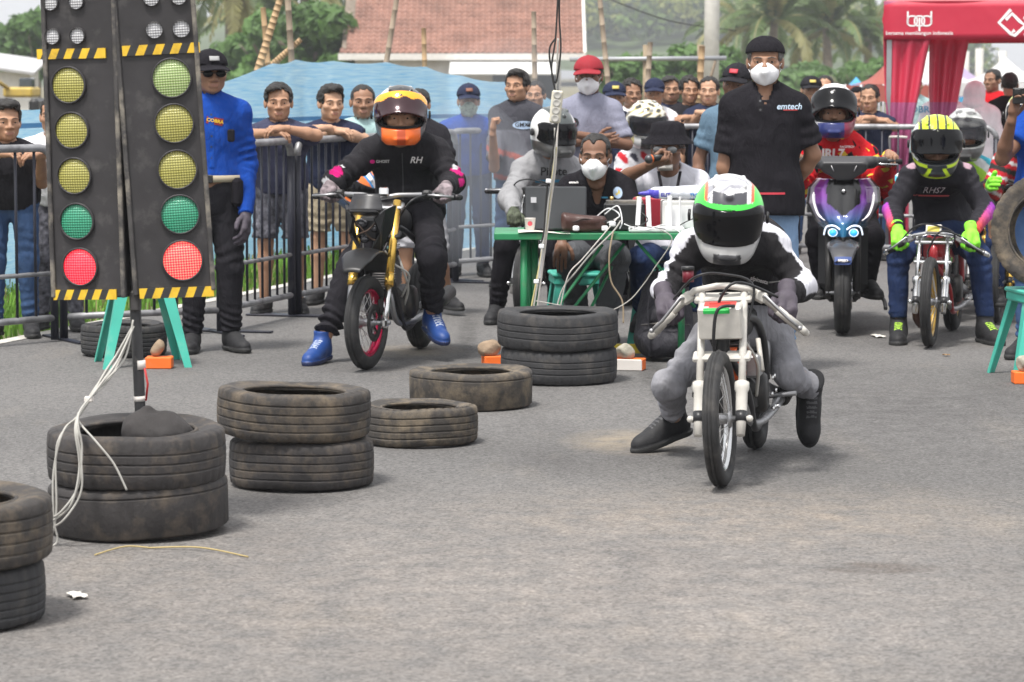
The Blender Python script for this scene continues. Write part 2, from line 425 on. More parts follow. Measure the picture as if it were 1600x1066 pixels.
# ------------------------------------------------------------------ heads, hair, caps, masks (templates, facing -Y)
SKIN = {k: M('skin_' + k, c, rough=.52, var=.10, vscale=18, bump=.08, bscale=300, spec=.35, sss=.06) for k, c in
        dict(tan=(.36, .20, .125), brown=(.27, .145, .09), dark=(.19, .098, .062), light=(.44, .26, .17)).items()}
M_LIP = M('lips', (.30, .145, .105), rough=.5); M_EYE = M('eye_white', (.40, .36, .33), rough=.25, var=0); M_IRIS = M('iris_brown', (.015, .009, .006), rough=.15, var=0)
M_HAIR = M('black_hair', (.012, .010, .009), rough=.55, bump=.8, bscale=160, var=.3, vscale=60)
M_GREYHAIR = M('greying_hair', (.10, .095, .09), rough=.6, bump=.8, bscale=160, var=.5, vscale=60)
TPL = {}
def head_tpl(chub=0.0, var=0):
    key = ('head', chub, var)
    if key in TPL: return TPL[key]
    jw, nw, nl, bz, lw, ck = [(0, 0, 0, 0, 0, 0), (.006, .003, -.004, -.002, .003, .004), (-.005, -.002, .005, .002, -.002, -.003), (.003, .004, .002, -.003, .004, -.004), (-.002, .001, -.006, .003, 0, .006)][var]
    g = Grid((-.115, -.135, -.195), (.115, .13, .135), .0042); F = g.new()
    g.ell(F, (0, .015, .035), (.075, .094, .084)); g.ell(F, (0, -.028, -.038), (.059 + chub + jw * .5, .062, .070), k=.03)
    g.ell(F, (0, -.012, -.062), (.056 + chub * 1.2 + jw, .05, .046), k=.03)
    g.ell(F, (0, -.066, -.092), (.022 + chub * .5 + jw * .5, .020, .018), k=.032)
    for s in (-1, 1):
        g.ell(F, (s * (.043 + ck * .5), -.057, -.020), (.022 + chub * .3, .024 + ck, .019), k=.024)
        g.cone(F, (s * .012, -.085, .020 + bz), (s * .046, -.072, .021 + bz), .0095, .0075, k=.016)
        g.cone(F, (s * (.013 + nw), -.096, -.033 + nl), (s * (.015 + nw), -.093, -.033 + nl), .0085, .0075, k=.010)
        g.ell(F, (s * (.077 + chub * .5), .012, -.008), (.008, .019, .030), Euler((-.2, 0, -s * .30)).to_matrix(), k=.008)
    g.cone(F, (0, -.086, .012), (0, -.106, -.028 + nl), .0070, .0110 + nw * .5, k=.014)
    g.cone(F, (-.019 - lw, -.0885, -.0620), (.019 + lw, -.0885, -.0620), .0052, .0052, k=.012)
    g.cone(F, (-.014 - lw, -.0885, -.0715), (.014 + lw, -.0885, -.0715), .0062, .0062, k=.012)
    g.cone(F, (0, .022, -.05), (0, .040, -.128), .052 + chub, .052 + chub, k=.03)
    N = g.new()
    for s in (-1, 1): g.ell(N, (s * .0315, -.094, .002), (.0158, .012, .0062))
    g.cone(N, (-.019, -.0972, -.0668), (.019, -.0972, -.0668), .0014, .0014)
    F = -smin(-F, N, .006)
    for s in (-1, 1):   # lids
        g.cone(F, (s * .019, -.0845, .0066), (s * .045, -.0785, .0050), .0046, .0046, k=.004)
        g.cone(F, (s * .019, -.0830, -.0052), (s * .044, -.0770, -.0045), .0036, .0036, k=.004)
    V, Q = nets(F, g); C = V[Q].mean(1)
    mi = np.zeros(len(Q), int)
    lip = (np.abs(C[:, 0]) < .021 + lw) & (C[:, 1] < -.083) & (C[:, 2] < -.0585 + .0015 * np.cos(C[:, 0] * 150)) & (C[:, 2] > -.0765 + (C[:, 0] / .022) ** 2 * .012)
    mi[lip] = 1
    b = MB()
    for s in (-1, 1):
        b.sphere((s * .0315, -.0722, .0012), .0130, 12, 2); b.sphere((s * .0315, -.0785, .0012), .0082, 10, 3)
    for s in (-1, 1):
        b.tube([(s * .013, -.0960, .0225 + bz), (s * .03, -.0925, .0275 + bz), (s * .05, -.0765, .0225 + bz)], [.0022, .0031, .0015], 6, 4)
    TPL[key] = (V, Q, mi, np.array(b.v), b.f, b.m); return TPL[key]
def hair_tpl(style):
    key = ('hair', style)
    if key in TPL: return TPL[key]
    g = Grid((-.13, -.15, -.12), (.13, .16, .20), .005); F = g.new()
    up = dict(recede=.005, swept=.012, buzz=.003, curly=.018, short=.007, quiff=.016, bald=.003, long=.014, hijab=.03)[style]
    g.ell(F, (0, .018, .037), (.076 + up * .6, .097 + up * .5, .086 + up))
    if style == 'quiff': g.ell(F, (.01, -.045, .105), (.055, .05, .032), k=.03)
    if style == 'swept': g.ell(F, (-.03, -.06, .085), (.05, .035, .028), k=.025)
    if style == 'long':
        g.ell(F, (0, .05, -.03), (.075, .06, .09), k=.03)
    x, y, z = g.xyz()
    s = np.clip((y + .055) / .11, 0, 1); s = s * s * (3 - 2 * s)
    line = (.080 if style != 'bald' else .10) - .160 * s + .010 * np.cos(x * 45) + .006 * np.sin(x * 160 + 40 * y) + .004 * np.sin(x * 310 + 1)
    if style == 'recede': line = .103 - .175 * s - .03 * np.exp(-(x / .018) ** 2) + .004 * np.sin(x * 200)
    if style == 'bald': line = np.where(y < .02, .16, -.075 + 0 * y) + 0 * x
    side = np.where((np.abs(x) > .055) & (y > -.055) & (y < -.02), -.005, 1.0)
    line = np.minimum(line, side)
    F = np.maximum(F, (line - z)) + g.noise(dict(bald=.001, buzz=.002, curly=.011, swept=.006).get(style, .0065), 2.0, 5.5 if style == 'curly' else 4.2)
    if style != 'bald':
        I = g.new(); g.ell(I, (0, .012, .022), (.062, .082, .07)); F = np.maximum(F, -I)
    TPL[key] = nets(F, g); return TPL[key]
def cap_tpl(style):
    key = ('cap', style)
    if key in TPL: return TPL[key]
    g = Grid((-.15, -.22, -.03), (.15, .15, .17), .0045); F = g.new()
    g.ell(F, (0, .012, .045), (.089, .108, .092 if style == 'ball' else .086))
    x, y, z = g.xyz()
    cut = .042 + np.where(y < 0, .10 * np.abs(y) * (1 if style == 'ball' else .9), -.12 * y) + 0 * x
    F = np.maximum(F, cut - z); I = g.new(); g.ell(I, (0, .012, .04), (.082, .1, .086)); F = np.maximum(F, -I)
    if style == 'ball':
        bx = np.sqrt((x / .082) ** 2 + ((y + .085) / .10) ** 2) - 1
        bd = np.maximum(bx * .08, y + .045 + 0 * x)
        zz = .048 - .9 * x * x * 4.5 + (y + .08) * .22
        B = np.maximum(bd, np.abs(z - zz) - .0045).astype(np.float32)
        F = smin(F, B, .008); g.ell(F, (0, .012, .137), (.007, .007, .004))
    V, Q = nets(F, g); TPL[key] = (V, Q); return TPL[key]
def mask_tpl(pointed=True):
    key = ('mask', pointed)
    if key in TPL: return TPL[key]
    g = Grid((-.09, -.16, -.14), (.09, .02, .03), .0042); F = g.new()
    g.ell(F, (0, -.046, -.052), (.064, .060, .064)); g.cone(F, (0, -.100, -.012), (0, -.116, -.050), .005, .005, k=.035); g.cone(F, (0, -.116, -.050), (0, -.088, -.105), .005, .008, k=.035)
    x, y, z = g.xyz()
    top = .006 - .35 * np.abs(x) + 0 * y; F = np.maximum(F, z - top); F = np.maximum(F, y + .028 + 0 * x - .1 * np.abs(z + .05)); F = np.maximum(F, -.117 - z)
    V, Q = nets(F, g); b = MB()
    for s in (-1, 1):
        b.tube([(s * .058, -.045, -.03), (s * .070, -.02, -.016), (s * .080, .018, .006)], .0018, 5)
        b.tube([(s * .054, -.042, -.08), (s * .064, -.02, -.055), (s * .078, .016, -.03)], .0018, 5)
    TPL[key] = (V, Q, np.array(b.v), b.f); return TPL[key]
def hand_tpl(pose, glove):
    key = ('hand', pose, glove)
    if key in TPL: return TPL[key]
    # axes: x = thumb side, y = towards the fingers, z = palm normal
    g = Grid((-.08, -.05, -.06), (.10, .22, .13), .0048 if glove else .0042); F = g.new(); e = .0035 if glove else 0
    g.cone(F, (-.018, .03, 0), (-.022, .085, 0), .019 + e, .017 + e); g.cone(F, (.016, .03, 0), (.022, .088, 0), .02 + e, .017 + e, k=.012); g.cone(F, (0, -.03, 0), (0, .03, 0), .026 + e, .024 + e, k=.02)
    cu = dict(relax=(22, 28, 20), grip=(62, 72, 45), flat=(8, 10, 6), drape=(40, 40, 20), fist=(75, 85, 55), point=(30, 40, 30))[pose]
    for i, (bx, L) in enumerate([(-.032, .062), (-.0115, .074), (.0095, .08), (.0295, .072)]):
        p = np.array([bx, .093 + (.004 if i in (1, 2) else -.004), 0]); a = 0; r = .0088 + e
        for j, fr in enumerate((.45, .32, .23)):
            a += cu[j] * (1 + .08 * (i - 1.5) * (1 if pose in ('relax', 'drape') else 0)); q = p + L * fr * 1.1 * np.array([(bx * .9 if a < 40 else 0), math.cos(R(a)), math.sin(R(a))])
            g.cone(F, p, q, r, r - .0009, k=.004); p = q; r -= .0009
    if pose in ('grip', 'fist'): tp = [(.034, .02, .008), (.052, .05, .022), (.044, .075, .045), (.022, .085, .055)]
    else: tp = [(.03, .015, .006), (.055, .045, .014), (.066, .073, .02), (.068, .097, .022)]
    for j in range(3): g.cone(F, tp[j], tp[j + 1], .0125 - .001 * j + e, .0115 - .0012 * j + e, k=.006)
    if glove: g.cone(F, (0, -.045, 0), (0, -.02, 0), .036, .033, k=.012)
    TPL[key] = nets(F, g); return TPL[key]
def shoe_tpl(style):
    key = ('shoe', style)
    if key in TPL: return TPL[key]
    g = Grid((-.09, -.27, -.10), (.09, .12, .2), .006); F = g.new(); x, y, z = g.xyz()
    g.ell(F, (0, -.145, -.052), (.048, .085, .042)); g.cone(F, (0, .03, -.04), (0, -.06, -.035), .041, .045, k=.03); g.cone(F, (0, -.01, .0), (0, -.1, -.03), .042, .038, k=.03)
    top = dict(sneaker=.02, hi=.075, boot=.13)[style]
    g.cone(F, (0, .012, -.02), (0, .016, top + .02), .046, .05, k=.03); F = np.maximum(F, z - top)
    F = F + g.noise(.0025, 1.0, 1.5)
    So = g.new(); g.ell(So, (0, -.142, -.06), (.05, .094, .08)); g.cone(So, (0, .03, -.06), (0, -.08, -.06), .046, .045, k=.03); So = np.maximum(So - .002, np.abs(z + .074) - .012)
    F = np.maximum(F, -.08 - z); F = smin(F, So, .003)
    V, Q = nets(F, g); C = V[Q].mean(1); mi = np.zeros(len(Q), int); mi[C[:, 2] < -.0615] = 1
    lace = (np.abs(C[:, 0]) < .022) & (C[:, 1] < -.03 + C[:, 2] * -.2) & (C[:, 1] > -.13) & (C[:, 2] > -.03) & ((C[:, 1] * 55 % 1) < .38); mi[lace] = 2
    TPL[key] = (V, Q, mi); return TPL[key]
def helmet_tpl():
    if 'helmet' in TPL: return TPL['helmet']
    g = Grid((-.155, -.19, -.17), (.155, .19, .175), .0052)
    O = g.new(); g.ell(O, (0, .014, .014), (.131, .156, .139)); g.ell(O, (0, -.07, -.088), (.098, .088, .066), k=.05); g.ell(O, (0, .03, -.07), (.112, .12, .09), k=.04)
    x, y, z = g.xyz()
    Cv = g.new(); g.ell(Cv, (0, .0, -.005), (.104, .126, .112)); g.cone(Cv, (0, .015, -.04), (0, .02, -.22), .088, .092, k=.02)
    def port(e): 
        dx = np.abs(x) - (.118 + e) + .03; dz = np.abs(z - .004 - (y + .15) * .05) - (.055 + e) + .03
        return np.sqrt(np.maximum(dx, 0) ** 2 + np.maximum(dz, 0) ** 2) + np.minimum(np.maximum(dx, dz), 0) - .03
    P = np.maximum(port(0), y + .005)
    Fs = np.maximum(np.maximum(O, -.138 - z + .06 * np.abs(y + .02)), -smin(Cv, P.astype(np.float32), .006))
    ridge = g.new()
    for s in (-1, 1):
        g.cone(ridge, (s * .052, -.05, .134), (s * .05, .05, .140), .008, .006)
    g.cone(ridge, (0, -.1, .108), (0, -.04, .140), .016, .010)
    g.cone(ridge, (-.035, .155, .05), (.035, .155, .05), .014, .014)
    g.cone(ridge, (-.026, -.152, -.098), (.026, -.152, -.098), .010, .010)
    Fs = smin(Fs, ridge, .008)
    shell = nets(Fs, g)
    Vz = np.maximum(np.abs(O + .002) - .0085, np.maximum(port(.007), y - .012)); visor = nets(Vz.astype(np.float32), g)
    Ln = np.maximum(np.abs(Cv - .002) - .009, np.maximum(O + .012, -port(-.012) * np.where(y < 0, 1, -1))); Ln = np.maximum(Ln, -.128 - z)
    Ln = np.maximum(Ln, np.where(y < 0, -(port(-.016)), -1.0)); lining = nets(Ln.astype(np.float32), g)
    TPL['helmet'] = (shell, visor, lining); return TPL['helmet']
# ------------------------------------------------------------------ people
def HM(pos, yaw=0, pitch=0, roll=0, sc=1.0):
    return Matrix.Translation(pos) @ Matrix.Rotation(R(yaw), 4, 'Z') @ Matrix.Rotation(R(pitch), 4, 'X') @ Matrix.Rotation(R(roll), 4, 'Y') @ Matrix.Scale(sc, 4)
def stand(X, Y, h=1.70, yaw=0, arms='down', z0=0.0):
    k = h / 1.72; c, s = math.cos(R(yaw)), math.sin(R(yaw))
    def P(x, y, z): return Vector((X + (x * c - y * s) * k, Y + (x * s + y * c) * k, z0 + z * k))
    J = dict(pelvis=P(0, .0, .96), neck=P(0, .02, 1.445), head=P(0, -.014, 1.612), sh_l=P(-.160, .015, 1.385), sh_r=P(.160, .015, 1.385),
             hp_l=P(-.088, 0, .915), hp_r=P(.088, 0, .915), kn_l=P(-.105, -.015, .49), kn_r=P(.105, -.015, .49), an_l=P(-.115, .02, .09), an_r=P(.115, .02, .09))
    J['ft_l'] = P(-.25, -1, 0) - P(0, 0, 0); J['ft_r'] = P(.25, -1, 0) - P(0, 0, 0)
    A = {'down': [(-.245, .03, 1.12), (-.255, -.03, .865)], 'rail': [(-.255, -.12, 1.16), (-.08, -.30, 1.155)], 'cross': [(-.262, -.05, 1.15), (.07, -.185, 1.185)],
         'behind': [(-.255, .05, 1.13), (-.13, .17, .93)], 'up': [(-.25, -.12, 1.15), (-.16, -.30, 1.36)], 'fwd': [(-.25, -.08, 1.14), (-.2, -.31, 1.16)]}
    arms = arms if isinstance(arms, tuple) else (arms, arms)
    for sd, sg, am in (('l', 1, arms[0]), ('r', -1, arms[1])):
        e, w_ = A[am]; J['el_' + sd] = P(e[0] * sg, e[1], e[2]); J['wr_' + sd] = P(w_[0] * sg, w_[1] + (-.05 if (am == 'cross' and sd == 'r') else 0), w_[2] + (.035 if (am == 'cross' and sd == 'r') else 0))
    J['yaw'] = yaw; J['k'] = k
    return J
def person(J, label, head=None, skin='tan', top=None, bottom=None, shoes=None, hands=None, hair='short', hairm=None, h=.012, build=1.0, group=None, seed=0.0, gloves=None, helmet_on=False, chub=0.0, nolegs=False, eye_shut=False):
    k = J.get('k', 1.0); head = head or {}
    pel, nk = v3(J['pelvis']), v3(J['neck']); mid = v3(J['mid']) if 'mid' in J else (pel + nk) / 2
    base = Vector((pel[0], pel[1], 0)); root = thing('person', label, 'person', base, 0, group)
    b3 = v3(base)
    pts = np.array([v3(J[q]) for q in J if q[:2] in ('sh', 'el', 'wr', 'hp', 'kn', 'an', 'pe', 'ne', 'mi')])
    g = Grid(pts.min(0) - .21, pts.max(0) + np.array([.21, .21, .14]), h)
    rp = v3(J['hp_r']) - v3(J['hp_l']); rs = v3(J['sh_r']) - v3(J['sh_l'])
    Tt = g.new()
    prof = [(-.02, .150, .118), (.13, .150, .115), (.3, .143, .112), (.48, .150, .115), (.66, .163, .118), (.82, .165, .110), (.94, .125, .085)]
    L = np.linalg.norm(nk - mid) + np.linalg.norm(mid - pel)
    def spine(t): return (1 - t) ** 2 * pel + 2 * t * (1 - t) * (2 * mid - .5 * (pel + nk)) + t * t * nk
    for (t, wd, dp) in prof:
        c = spine(t); u = spine(t + .05) - spine(t - .05); u /= np.linalg.norm(u)
        r_ = rp * (1 - t) / np.linalg.norm(rp) + rs * t / np.linalg.norm(rs); r_ -= u * (r_ @ u); r_ /= np.linalg.norm(r_)
        f_ = np.cross(u, r_); bl = build if t < .6 else 1 + (build - 1) * .45
        g.ell(Tt, c, (wd * k * bl, dp * k * (1 + (build - 1) * 1.3 if t < .6 else bl), L * .17), np.stack([r_, f_, u], 1), k=.05)
    up0 = spine(.1) - spine(0); up0 /= np.linalg.norm(up0); up1 = spine(1) - spine(.9); up1 /= np.linalg.norm(up1)
    hd = v3(J['head'])
    for s in 'lr': g.cone(Tt, nk - up1 * .03, v3(J['sh_' + s]), .062 * k, .050 * k, k=.05)
    # bare body
    B = Tt.copy()
    g.cone(B, nk - up1 * .02, nk * .45 + hd * .55, .058 * k, .052 * k, k=.03)
    ar = .82 if top and top.get('sleeve', 'long') == 'long' else 1.0; lr = .84 if bottom and bottom.get('length', 'long') == 'long' else 1.0
    for s in 'lr':
        sh, el, wr = (v3(J[q + '_' + s]) for q in ('sh', 'el', 'wr'))
        g.cone(B, sh, el, ar * .05 * k, ar * .040 * k, k=.03); fm = el * .7 + wr * .3
        g.cone(B, el, fm, ar * .040 * k, ar * .041 * k, k=.02); g.cone(B, fm, wr, ar * .041 * k, .027 * k, k=.02)
        if not nolegs:
            hp, kn, an = (v3(J[q + '_' + s]) for q in ('hp', 'kn', 'an')); cf = kn * .68 + an * .32
            g.cone(B, hp, kn, lr * .082 * k, lr * .054 * k, k=.04); g.cone(B, kn, cf, lr * .054 * k, lr * .055 * k, k=.02); g.cone(B, cf, an, lr * .055 * k, .037 * k, k=.02)
    out = dict(root=root, J=J, base=base)
    hp_yaw = head.get('yaw', J.get('yaw', 0)); Hm = HM(J['head'], hp_yaw, head.get('pitch', 0), head.get('roll', 0), k * 1.06 * head.get('sc', 1.0)) @ Matrix.Diagonal((1.04 + .035 * math.sin(seed * 3.1), 1, .955 + .035 * math.cos(seed * 1.7), 1)); out['H'] = Hm
    # ---- clothing
    topD = None
    if top:
        fo = top.get('fold', .006); inf = top.get('infl', .016); lo_ = top.get('loose', 1.0); nz = g.noise(fo, seed + 1)
        D = Tt - inf
        SL = []
        sl = top.get('sleeve', 'long')
        for s in 'lr':
            sh, el, wr = (v3(J[q + '_' + s]) for q in ('sh', 'el', 'wr'))
            r0, r1, r2 = .062 * k * lo_, .056 * k * lo_, .041 * k * (1 + (lo_ - 1) * .6)
            am = fo * 1.3
            S = g.new()
            if sl == 'long':
                g.cone(S, sh, el, r0, r1, wr=[(1, am, .13, .045, seed), (.1, am * .7, .1, .06, seed + 1)])
                e2 = wr - (wr - el) * .03
                g.cone(S, el, e2, r1, r2, k=.02, wr=[(0, am, .12, .042, seed + 2), (.9, am * .8, .09, .035, seed + 3)])
                dd = (wr - el) / np.linalg.norm(wr - el); S = np.where(g.plane(el, dd) > 0, np.maximum(S, g.plane(e2, dd)), S) if top.get('cut', True) else S
                SL.append((S, .035))
            elif sl == 'short':
                e1 = sh + (el - sh) * top.get('slen', .68); dd = (el - sh) / np.linalg.norm(el - sh)
                g.cone(S, sh, e1 + dd * .05, r0, r1 * 1.16, wr=[(.5, am * .6, .12, .06, seed)])
                S = np.maximum(S, g.plane(e1, dd)); SL.append((S, .03))
        D = D + nz
        hem = top.get('hem', -.10) * k
        flare = g.new(); 
        if hem < -.06: # skirt of the shirt below the waist
            u, r_ = up0, rp / np.linalg.norm(rp); f_ = np.cross(u, r_)
            g.ell(flare, pel + up0 * (hem * .6), ((.172 * build + inf) * k, (.132 * build + inf) * k, abs(hem) + .16), np.stack([r_, f_, u], 1)); D = smin(D, flare + nz * .6, .03)
        pl = g.plane(pel + up0 * hem, up0)
        near = g.plane(pel - rs / np.linalg.norm(rs) * 9, rs) * 0  # hem cuts only the trunk
        tr = g.new(); u, r_ = up0, rp / np.linalg.norm(rp); f_ = np.cross(u, r_)
        g.ell(tr, pel + up0 * hem, (.27, .24, .24), np.stack([r_, f_, u], 1), k=0)
        D = np.where(tr < 0, np.maximum(D, -pl), D); trunk = D
        for S, kk in SL: D = smin(D, S + nz * .8, kk)
        neck = g.new(); ng = top.get('neck', 'crew')
        hdv = (hd - nk) / np.linalg.norm(hd - nk)
        fw = np.cross(up1, rs / np.linalg.norm(rs)); fw = -fw   # forward (towards -Y for one facing the camera)
        if ng != 'high':
            g.cone(neck, nk + up1 * .005, nk + hdv * .16, .061 * k, .075 * k)
            if ng == 'v': g.cone(neck, nk + up1 * .01 + fw * .07, nk - up1 * .085 + fw * .118, .044, .020, k=.02)
            D = np.maximum(D, -neck)
        else:
            g.cone(neck, nk, nk + hdv * (.115 if helmet_on else .075), .080 * k, .072 * k); D = smin(D, neck + nz * .4, .02)
        if ng in ('polo', 'v') and top.get('collar', True):
            ring = g.new(); g.cone(ring, nk + up1 * .005, nk + hdv * .045, .078 * k, .072 * k); I2 = g.new(); g.cone(I2, nk, nk + hdv * .2, .062 * k, .066 * k)
            if ng == 'v': g.cone(I2, nk + up1 * .05 + fw * .09, nk - up1 * .08 + fw * .135, .05, .02, k=.01)
            D = smin(D, np.maximum(ring, -I2), .006)
        topD = trunk
        V, Q = nets(D, g); cols = top['paint'](V, J) if 'paint' in top else None
        out['top'] = ob(top.get('name', 'shirt'), mesh_np('shirt', V - b3, Q, top['mat'], cols=cols), root)
    if bottom and not nolegs:
        fo = bottom.get('fold', .006); inf = bottom.get('infl', .012); lo_ = bottom.get('loose', 1.0); nz = g.noise(fo, seed + 5)
        D = g.new(); r_ = rp / np.linalg.norm(rp); f_ = np.cross(up0, r_)
        g.ell(D, pel - up0 * .02, ((.142 * build + inf) * k, (.112 * build + inf) * k, .16), np.stack([r_, f_, up0], 1)); wz = bottom.get('waist', .1)
        for s in 'lr':
            hp, kn, an = (v3(J[q + '_' + s]) for q in ('hp', 'kn', 'an')); am = fo * 1.2
            S = g.new()
            if bottom.get('length', 'long') == 'long':
                g.cone(S, hp, kn, .094 * k * lo_, .07 * k * lo_, wr=[(1, am, .14, .06, seed), (.05, am, .12, .07, seed + 2)])
                e = an + (kn - an) * bottom.get('ankle', .06); dd = (an - kn) / np.linalg.norm(an - kn)
                g.cone(S, kn, e, .07 * k * lo_, .054 * k * lo_, k=.025, wr=[(0, am, .12, .05, seed + 1), (.92, am * 1.3, .12, .045, seed + 3)])
                S = np.where(g.plane(kn, dd) > .02, np.maximum(S, g.plane(e, dd)), S)
            else:
                e = hp + (kn - hp) * bottom.get('slen', .92); dd = (kn - hp) / np.linalg.norm(kn - hp)
                g.cone(S, hp, e + dd * .06, .098 * k * lo_, .086 * k * lo_, wr=[(.8, am, .14, .06, seed)]); S = np.maximum(S, g.plane(e, dd))
            D = smin(D, S, .04)
        D = np.maximum(D + nz, g.plane(pel + up0 * wz, up0))
        if topD is not None and not bottom.get('over'): D = np.maximum(D, -(topD + .007))
        V, Q = nets(D, g); cols = bottom['paint'](V, J) if 'paint' in bottom else None
        out['bottom'] = ob(bottom.get('name', 'trousers'), mesh_np('trousers', V - b3, Q, bottom['mat'], cols=cols), root)
    # ---- body with head and hands in one mesh
    V, Q = nets(B, g); VV = [V]; QQ = [Q]; MI = [np.zeros(len(Q), int)]; n = len(V)
    hv, hq, hmi, ev, ef, em = head_tpl(chub, int(seed * 10) % 5)
    VV.append(xf(hv, Hm)); QQ.append(hq + n); MI.append(hmi); n += len(hv)
    evw = xf(ev, Hm); tri = []; tm = []
    for f, m_ in zip(ef, em):
        if len(f) == 4: tri.append(f); tm.append(m_)
        elif len(f) == 3: tri.append((f[0], f[1], f[2], f[2])); tm.append(m_)
        else:
            for i in range(1, len(f) - 1): tri.append((f[0], f[i], f[i + 1], f[i + 1])); tm.append(m_)
    hands = hands or {}; gl_objs = []
    for s in 'lr':
        el, wr = v3(J['el_' + s]), v3(J['wr_' + s]); ps, nrm = hands.get(s, ('relax', None))[:2]
        d = hands[s][2] if s in hands and len(hands[s]) > 2 else wr - el
        d = v3(d); d /= np.linalg.norm(d)
        if nrm is None: nrm = (.8 if s == 'l' else -.8, .3, -.1)
        nn = v3(nrm); nn -= d * (nn @ d); nn /= np.linalg.norm(nn); sx = np.cross(d, nn) * (1 if s == 'l' else -1)
        tv, tq = hand_tpl(ps, gloves is not None)
        A = np.stack([sx, d, nn], 1) * k * (1.04 if gloves else 1.0)
        W = tv @ A.T + wr
        if s == 'r': tq = tq[:, ::-1]
        # template: thumb at +x; handedness of (sx,d,nn)
        if np.linalg.det(A) < 0 and s == 'l': tq = tq[:, ::-1]
        if np.linalg.det(A) > 0 and s == 'r': tq = tq[:, ::-1]
        if gloves is not None: gl_objs.append((W, tq))
        else: VV.append(W); QQ.append(tq + n); MI.append(np.zeros(len(tq), int)); n += len(tv)
    allV = np.concatenate(VV); allQ = np.concatenate(QQ); allM = np.concatenate(MI)
    me = bpy.data.meshes.new('body')
    faces4 = np.concatenate([allQ, np.array(tri, int).reshape(-1, 4) + n]); allM = np.concatenate([allM, np.array(tm, int)]); allV = np.concatenate([allV, evw]) - b3
    hm_ = hairm or M_HAIR
    me = mesh_np('body', allV, faces4, [SKIN[skin], M_LIP, M_EYE, M_IRIS, hm_], midx=allM)
    out['body'] = ob('body', me, root)
    for (W, tq) in gl_objs: ob('glove', mesh_np('glove', W - b3, tq, gloves), root)
    if hair and not helmet_on:
        hv, hq = hair_tpl(hair); out['hair'] = ob('hair', mesh_np('hair', xf(hv, Hm) - b3, hq, hm_), root)
    if shoes and not nolegs:
        for s in 'lr':
            an = v3(J['an_' + s]); kn = v3(J['kn_' + s]); f = v3(J['ft_' + s]); f /= np.linalg.norm(f)
            u = v3(J['fu_' + s]) if 'fu_' + s in J else np.array([0, 0, 1.0])
            u = u - f * (u @ f); u /= np.linalg.norm(u); x_ = np.cross(u, -f) * -1; x_ = np.cross(-f, u)
            A = np.stack([x_, -f, u], 1) * k * shoes.get('sc', 1.0)
            tv, tq, tmi = shoe_tpl(shoes.get('style', 'sneaker')); W = tv @ A.T + an - v3((0, 0, 0))
            if np.linalg.det(A) < 0: tq = tq[:, ::-1]
            ob('shoe', mesh_np('shoe', W - b3, tq, [shoes['mat'], shoes.get('sole', shoes['mat']), shoes.get('lace', shoes['mat'])], midx=tmi), root)
    return out
def wear(P, name, VQ, mat, cols=None, parent=None, extra=None):
    V = xf(VQ[0], P['H']) - v3(P['base'])
    return ob(name, mesh_np(name, V, VQ[1], mat, cols=cols), parent or P['root'])
def wear_mb(P, name, mb, mat, parent=None):
    b = P['base']; mb.v = [tuple(P['H'] @ Vector(v) - b) for v in mb.v]; return mb.build(name, mat, parent or P['root'])
def cap(P, mat, badge=None, style='ball', brim=None):
    V, Q = cap_tpl(style); mi = None; mats = [mat]
    if brim: C = V[Q].mean(1); mi = ((C[:, 1] < -.088) & (C[:, 2] < .075)).astype(int); mats = [mat, brim]
    o = ob('cap', mesh_np('cap', xf(V, P['H']) - v3(P['base']), Q, mats, midx=mi), P['root'])
    if badge:
        b = MB(); b.grid(lambda u, v: ((u - .5) * .05, -.1015 + .9 * ((u - .5) * .05) ** 2 * 6 + (v - .5) * .014, .085 + (v - .5) * .026), 5, 3, 0, .002)
        wear_mb(P, 'cap_badge', b, badge, o)
    return o
def mask(P, mat):
    V, Q, ev, ef = mask_tpl(); o = wear(P, 'face_mask', (V, Q), mat)
    b = MB(); b.add(ev, ef); wear_mb(P, 'ear_loop', b, mat, o); return o
M_LINING = M('helmet_lining', (.012, .012, .013), rough=.95, bump=.4)
M_VIS_DARK = M('smoked_visor', (.004, .004, .005), rough=.10, spec=.22, var=0)
M_VIS_CLEAR = M('clear_tinted_visor', (.02, .02, .025), rough=.08, spec=.3, var=0, alpha=.6)
M_VIS_GOLD = M('orange_mirror_visor', (.95, .30, .02), rough=.12, metal=.35, var=0, coat=.4, attr='Col')
M_HELM = M('painted_helmet_shell', (1, 1, 1), rough=.3, var=.08, attr='Col', coat=.35, spec=.4)
M_BLKPL = M('black_plastic', (.014, .014, .015), rough=.42, var=.2, bump=.1)
def helmet(P, paint, visor='closed', vmat=None, sc=1.0, mat=None, vpaint=None):
    sh, vi, li = helmet_tpl(); H0 = P['H']; P = dict(P); P['H'] = H0 @ Matrix.Translation((0, .0, .002)) @ Matrix.Diagonal((sc, sc * 1.02, sc * 1.12, 1))
    V, Q = sh; hroot = wear(P, 'helmet', sh, mat or M_HELM, cols=paint(V))
    wear(P, 'helmet_lining', li, M_LINING, parent=hroot)
    ang = dict(closed=0, open=-38, up=-52)[visor] if isinstance(visor, str) else visor
    Pv = dict(P); Pv['H'] = P['H'] @ Matrix.Translation((0, .012, .0)) @ Matrix.Rotation(R(ang), 4, 'X') @ Matrix.Translation((0, -.012, 0)) @ Matrix.Scale(1.045 if ang else 1.0, 4)
    wear(Pv, 'visor', vi, vmat or M_VIS_DARK, parent=hroot, cols=vpaint(vi[0]) if vpaint else None)
    b = MB()
    for s in (-1, 1): b.lathe([(.0, .0), (.02, 0), (.022, -.004), (.02, -.01), (0, -.012)], 14, Matrix.Translation((s * .137, .012, .004)) @ Matrix.Rotation(R(90 * -s), 4, 'Y'))
    wear_mb(P, 'visor_pivot', b, M_BLKPL, hroot)
    P['helmet'] = hroot; return hroot
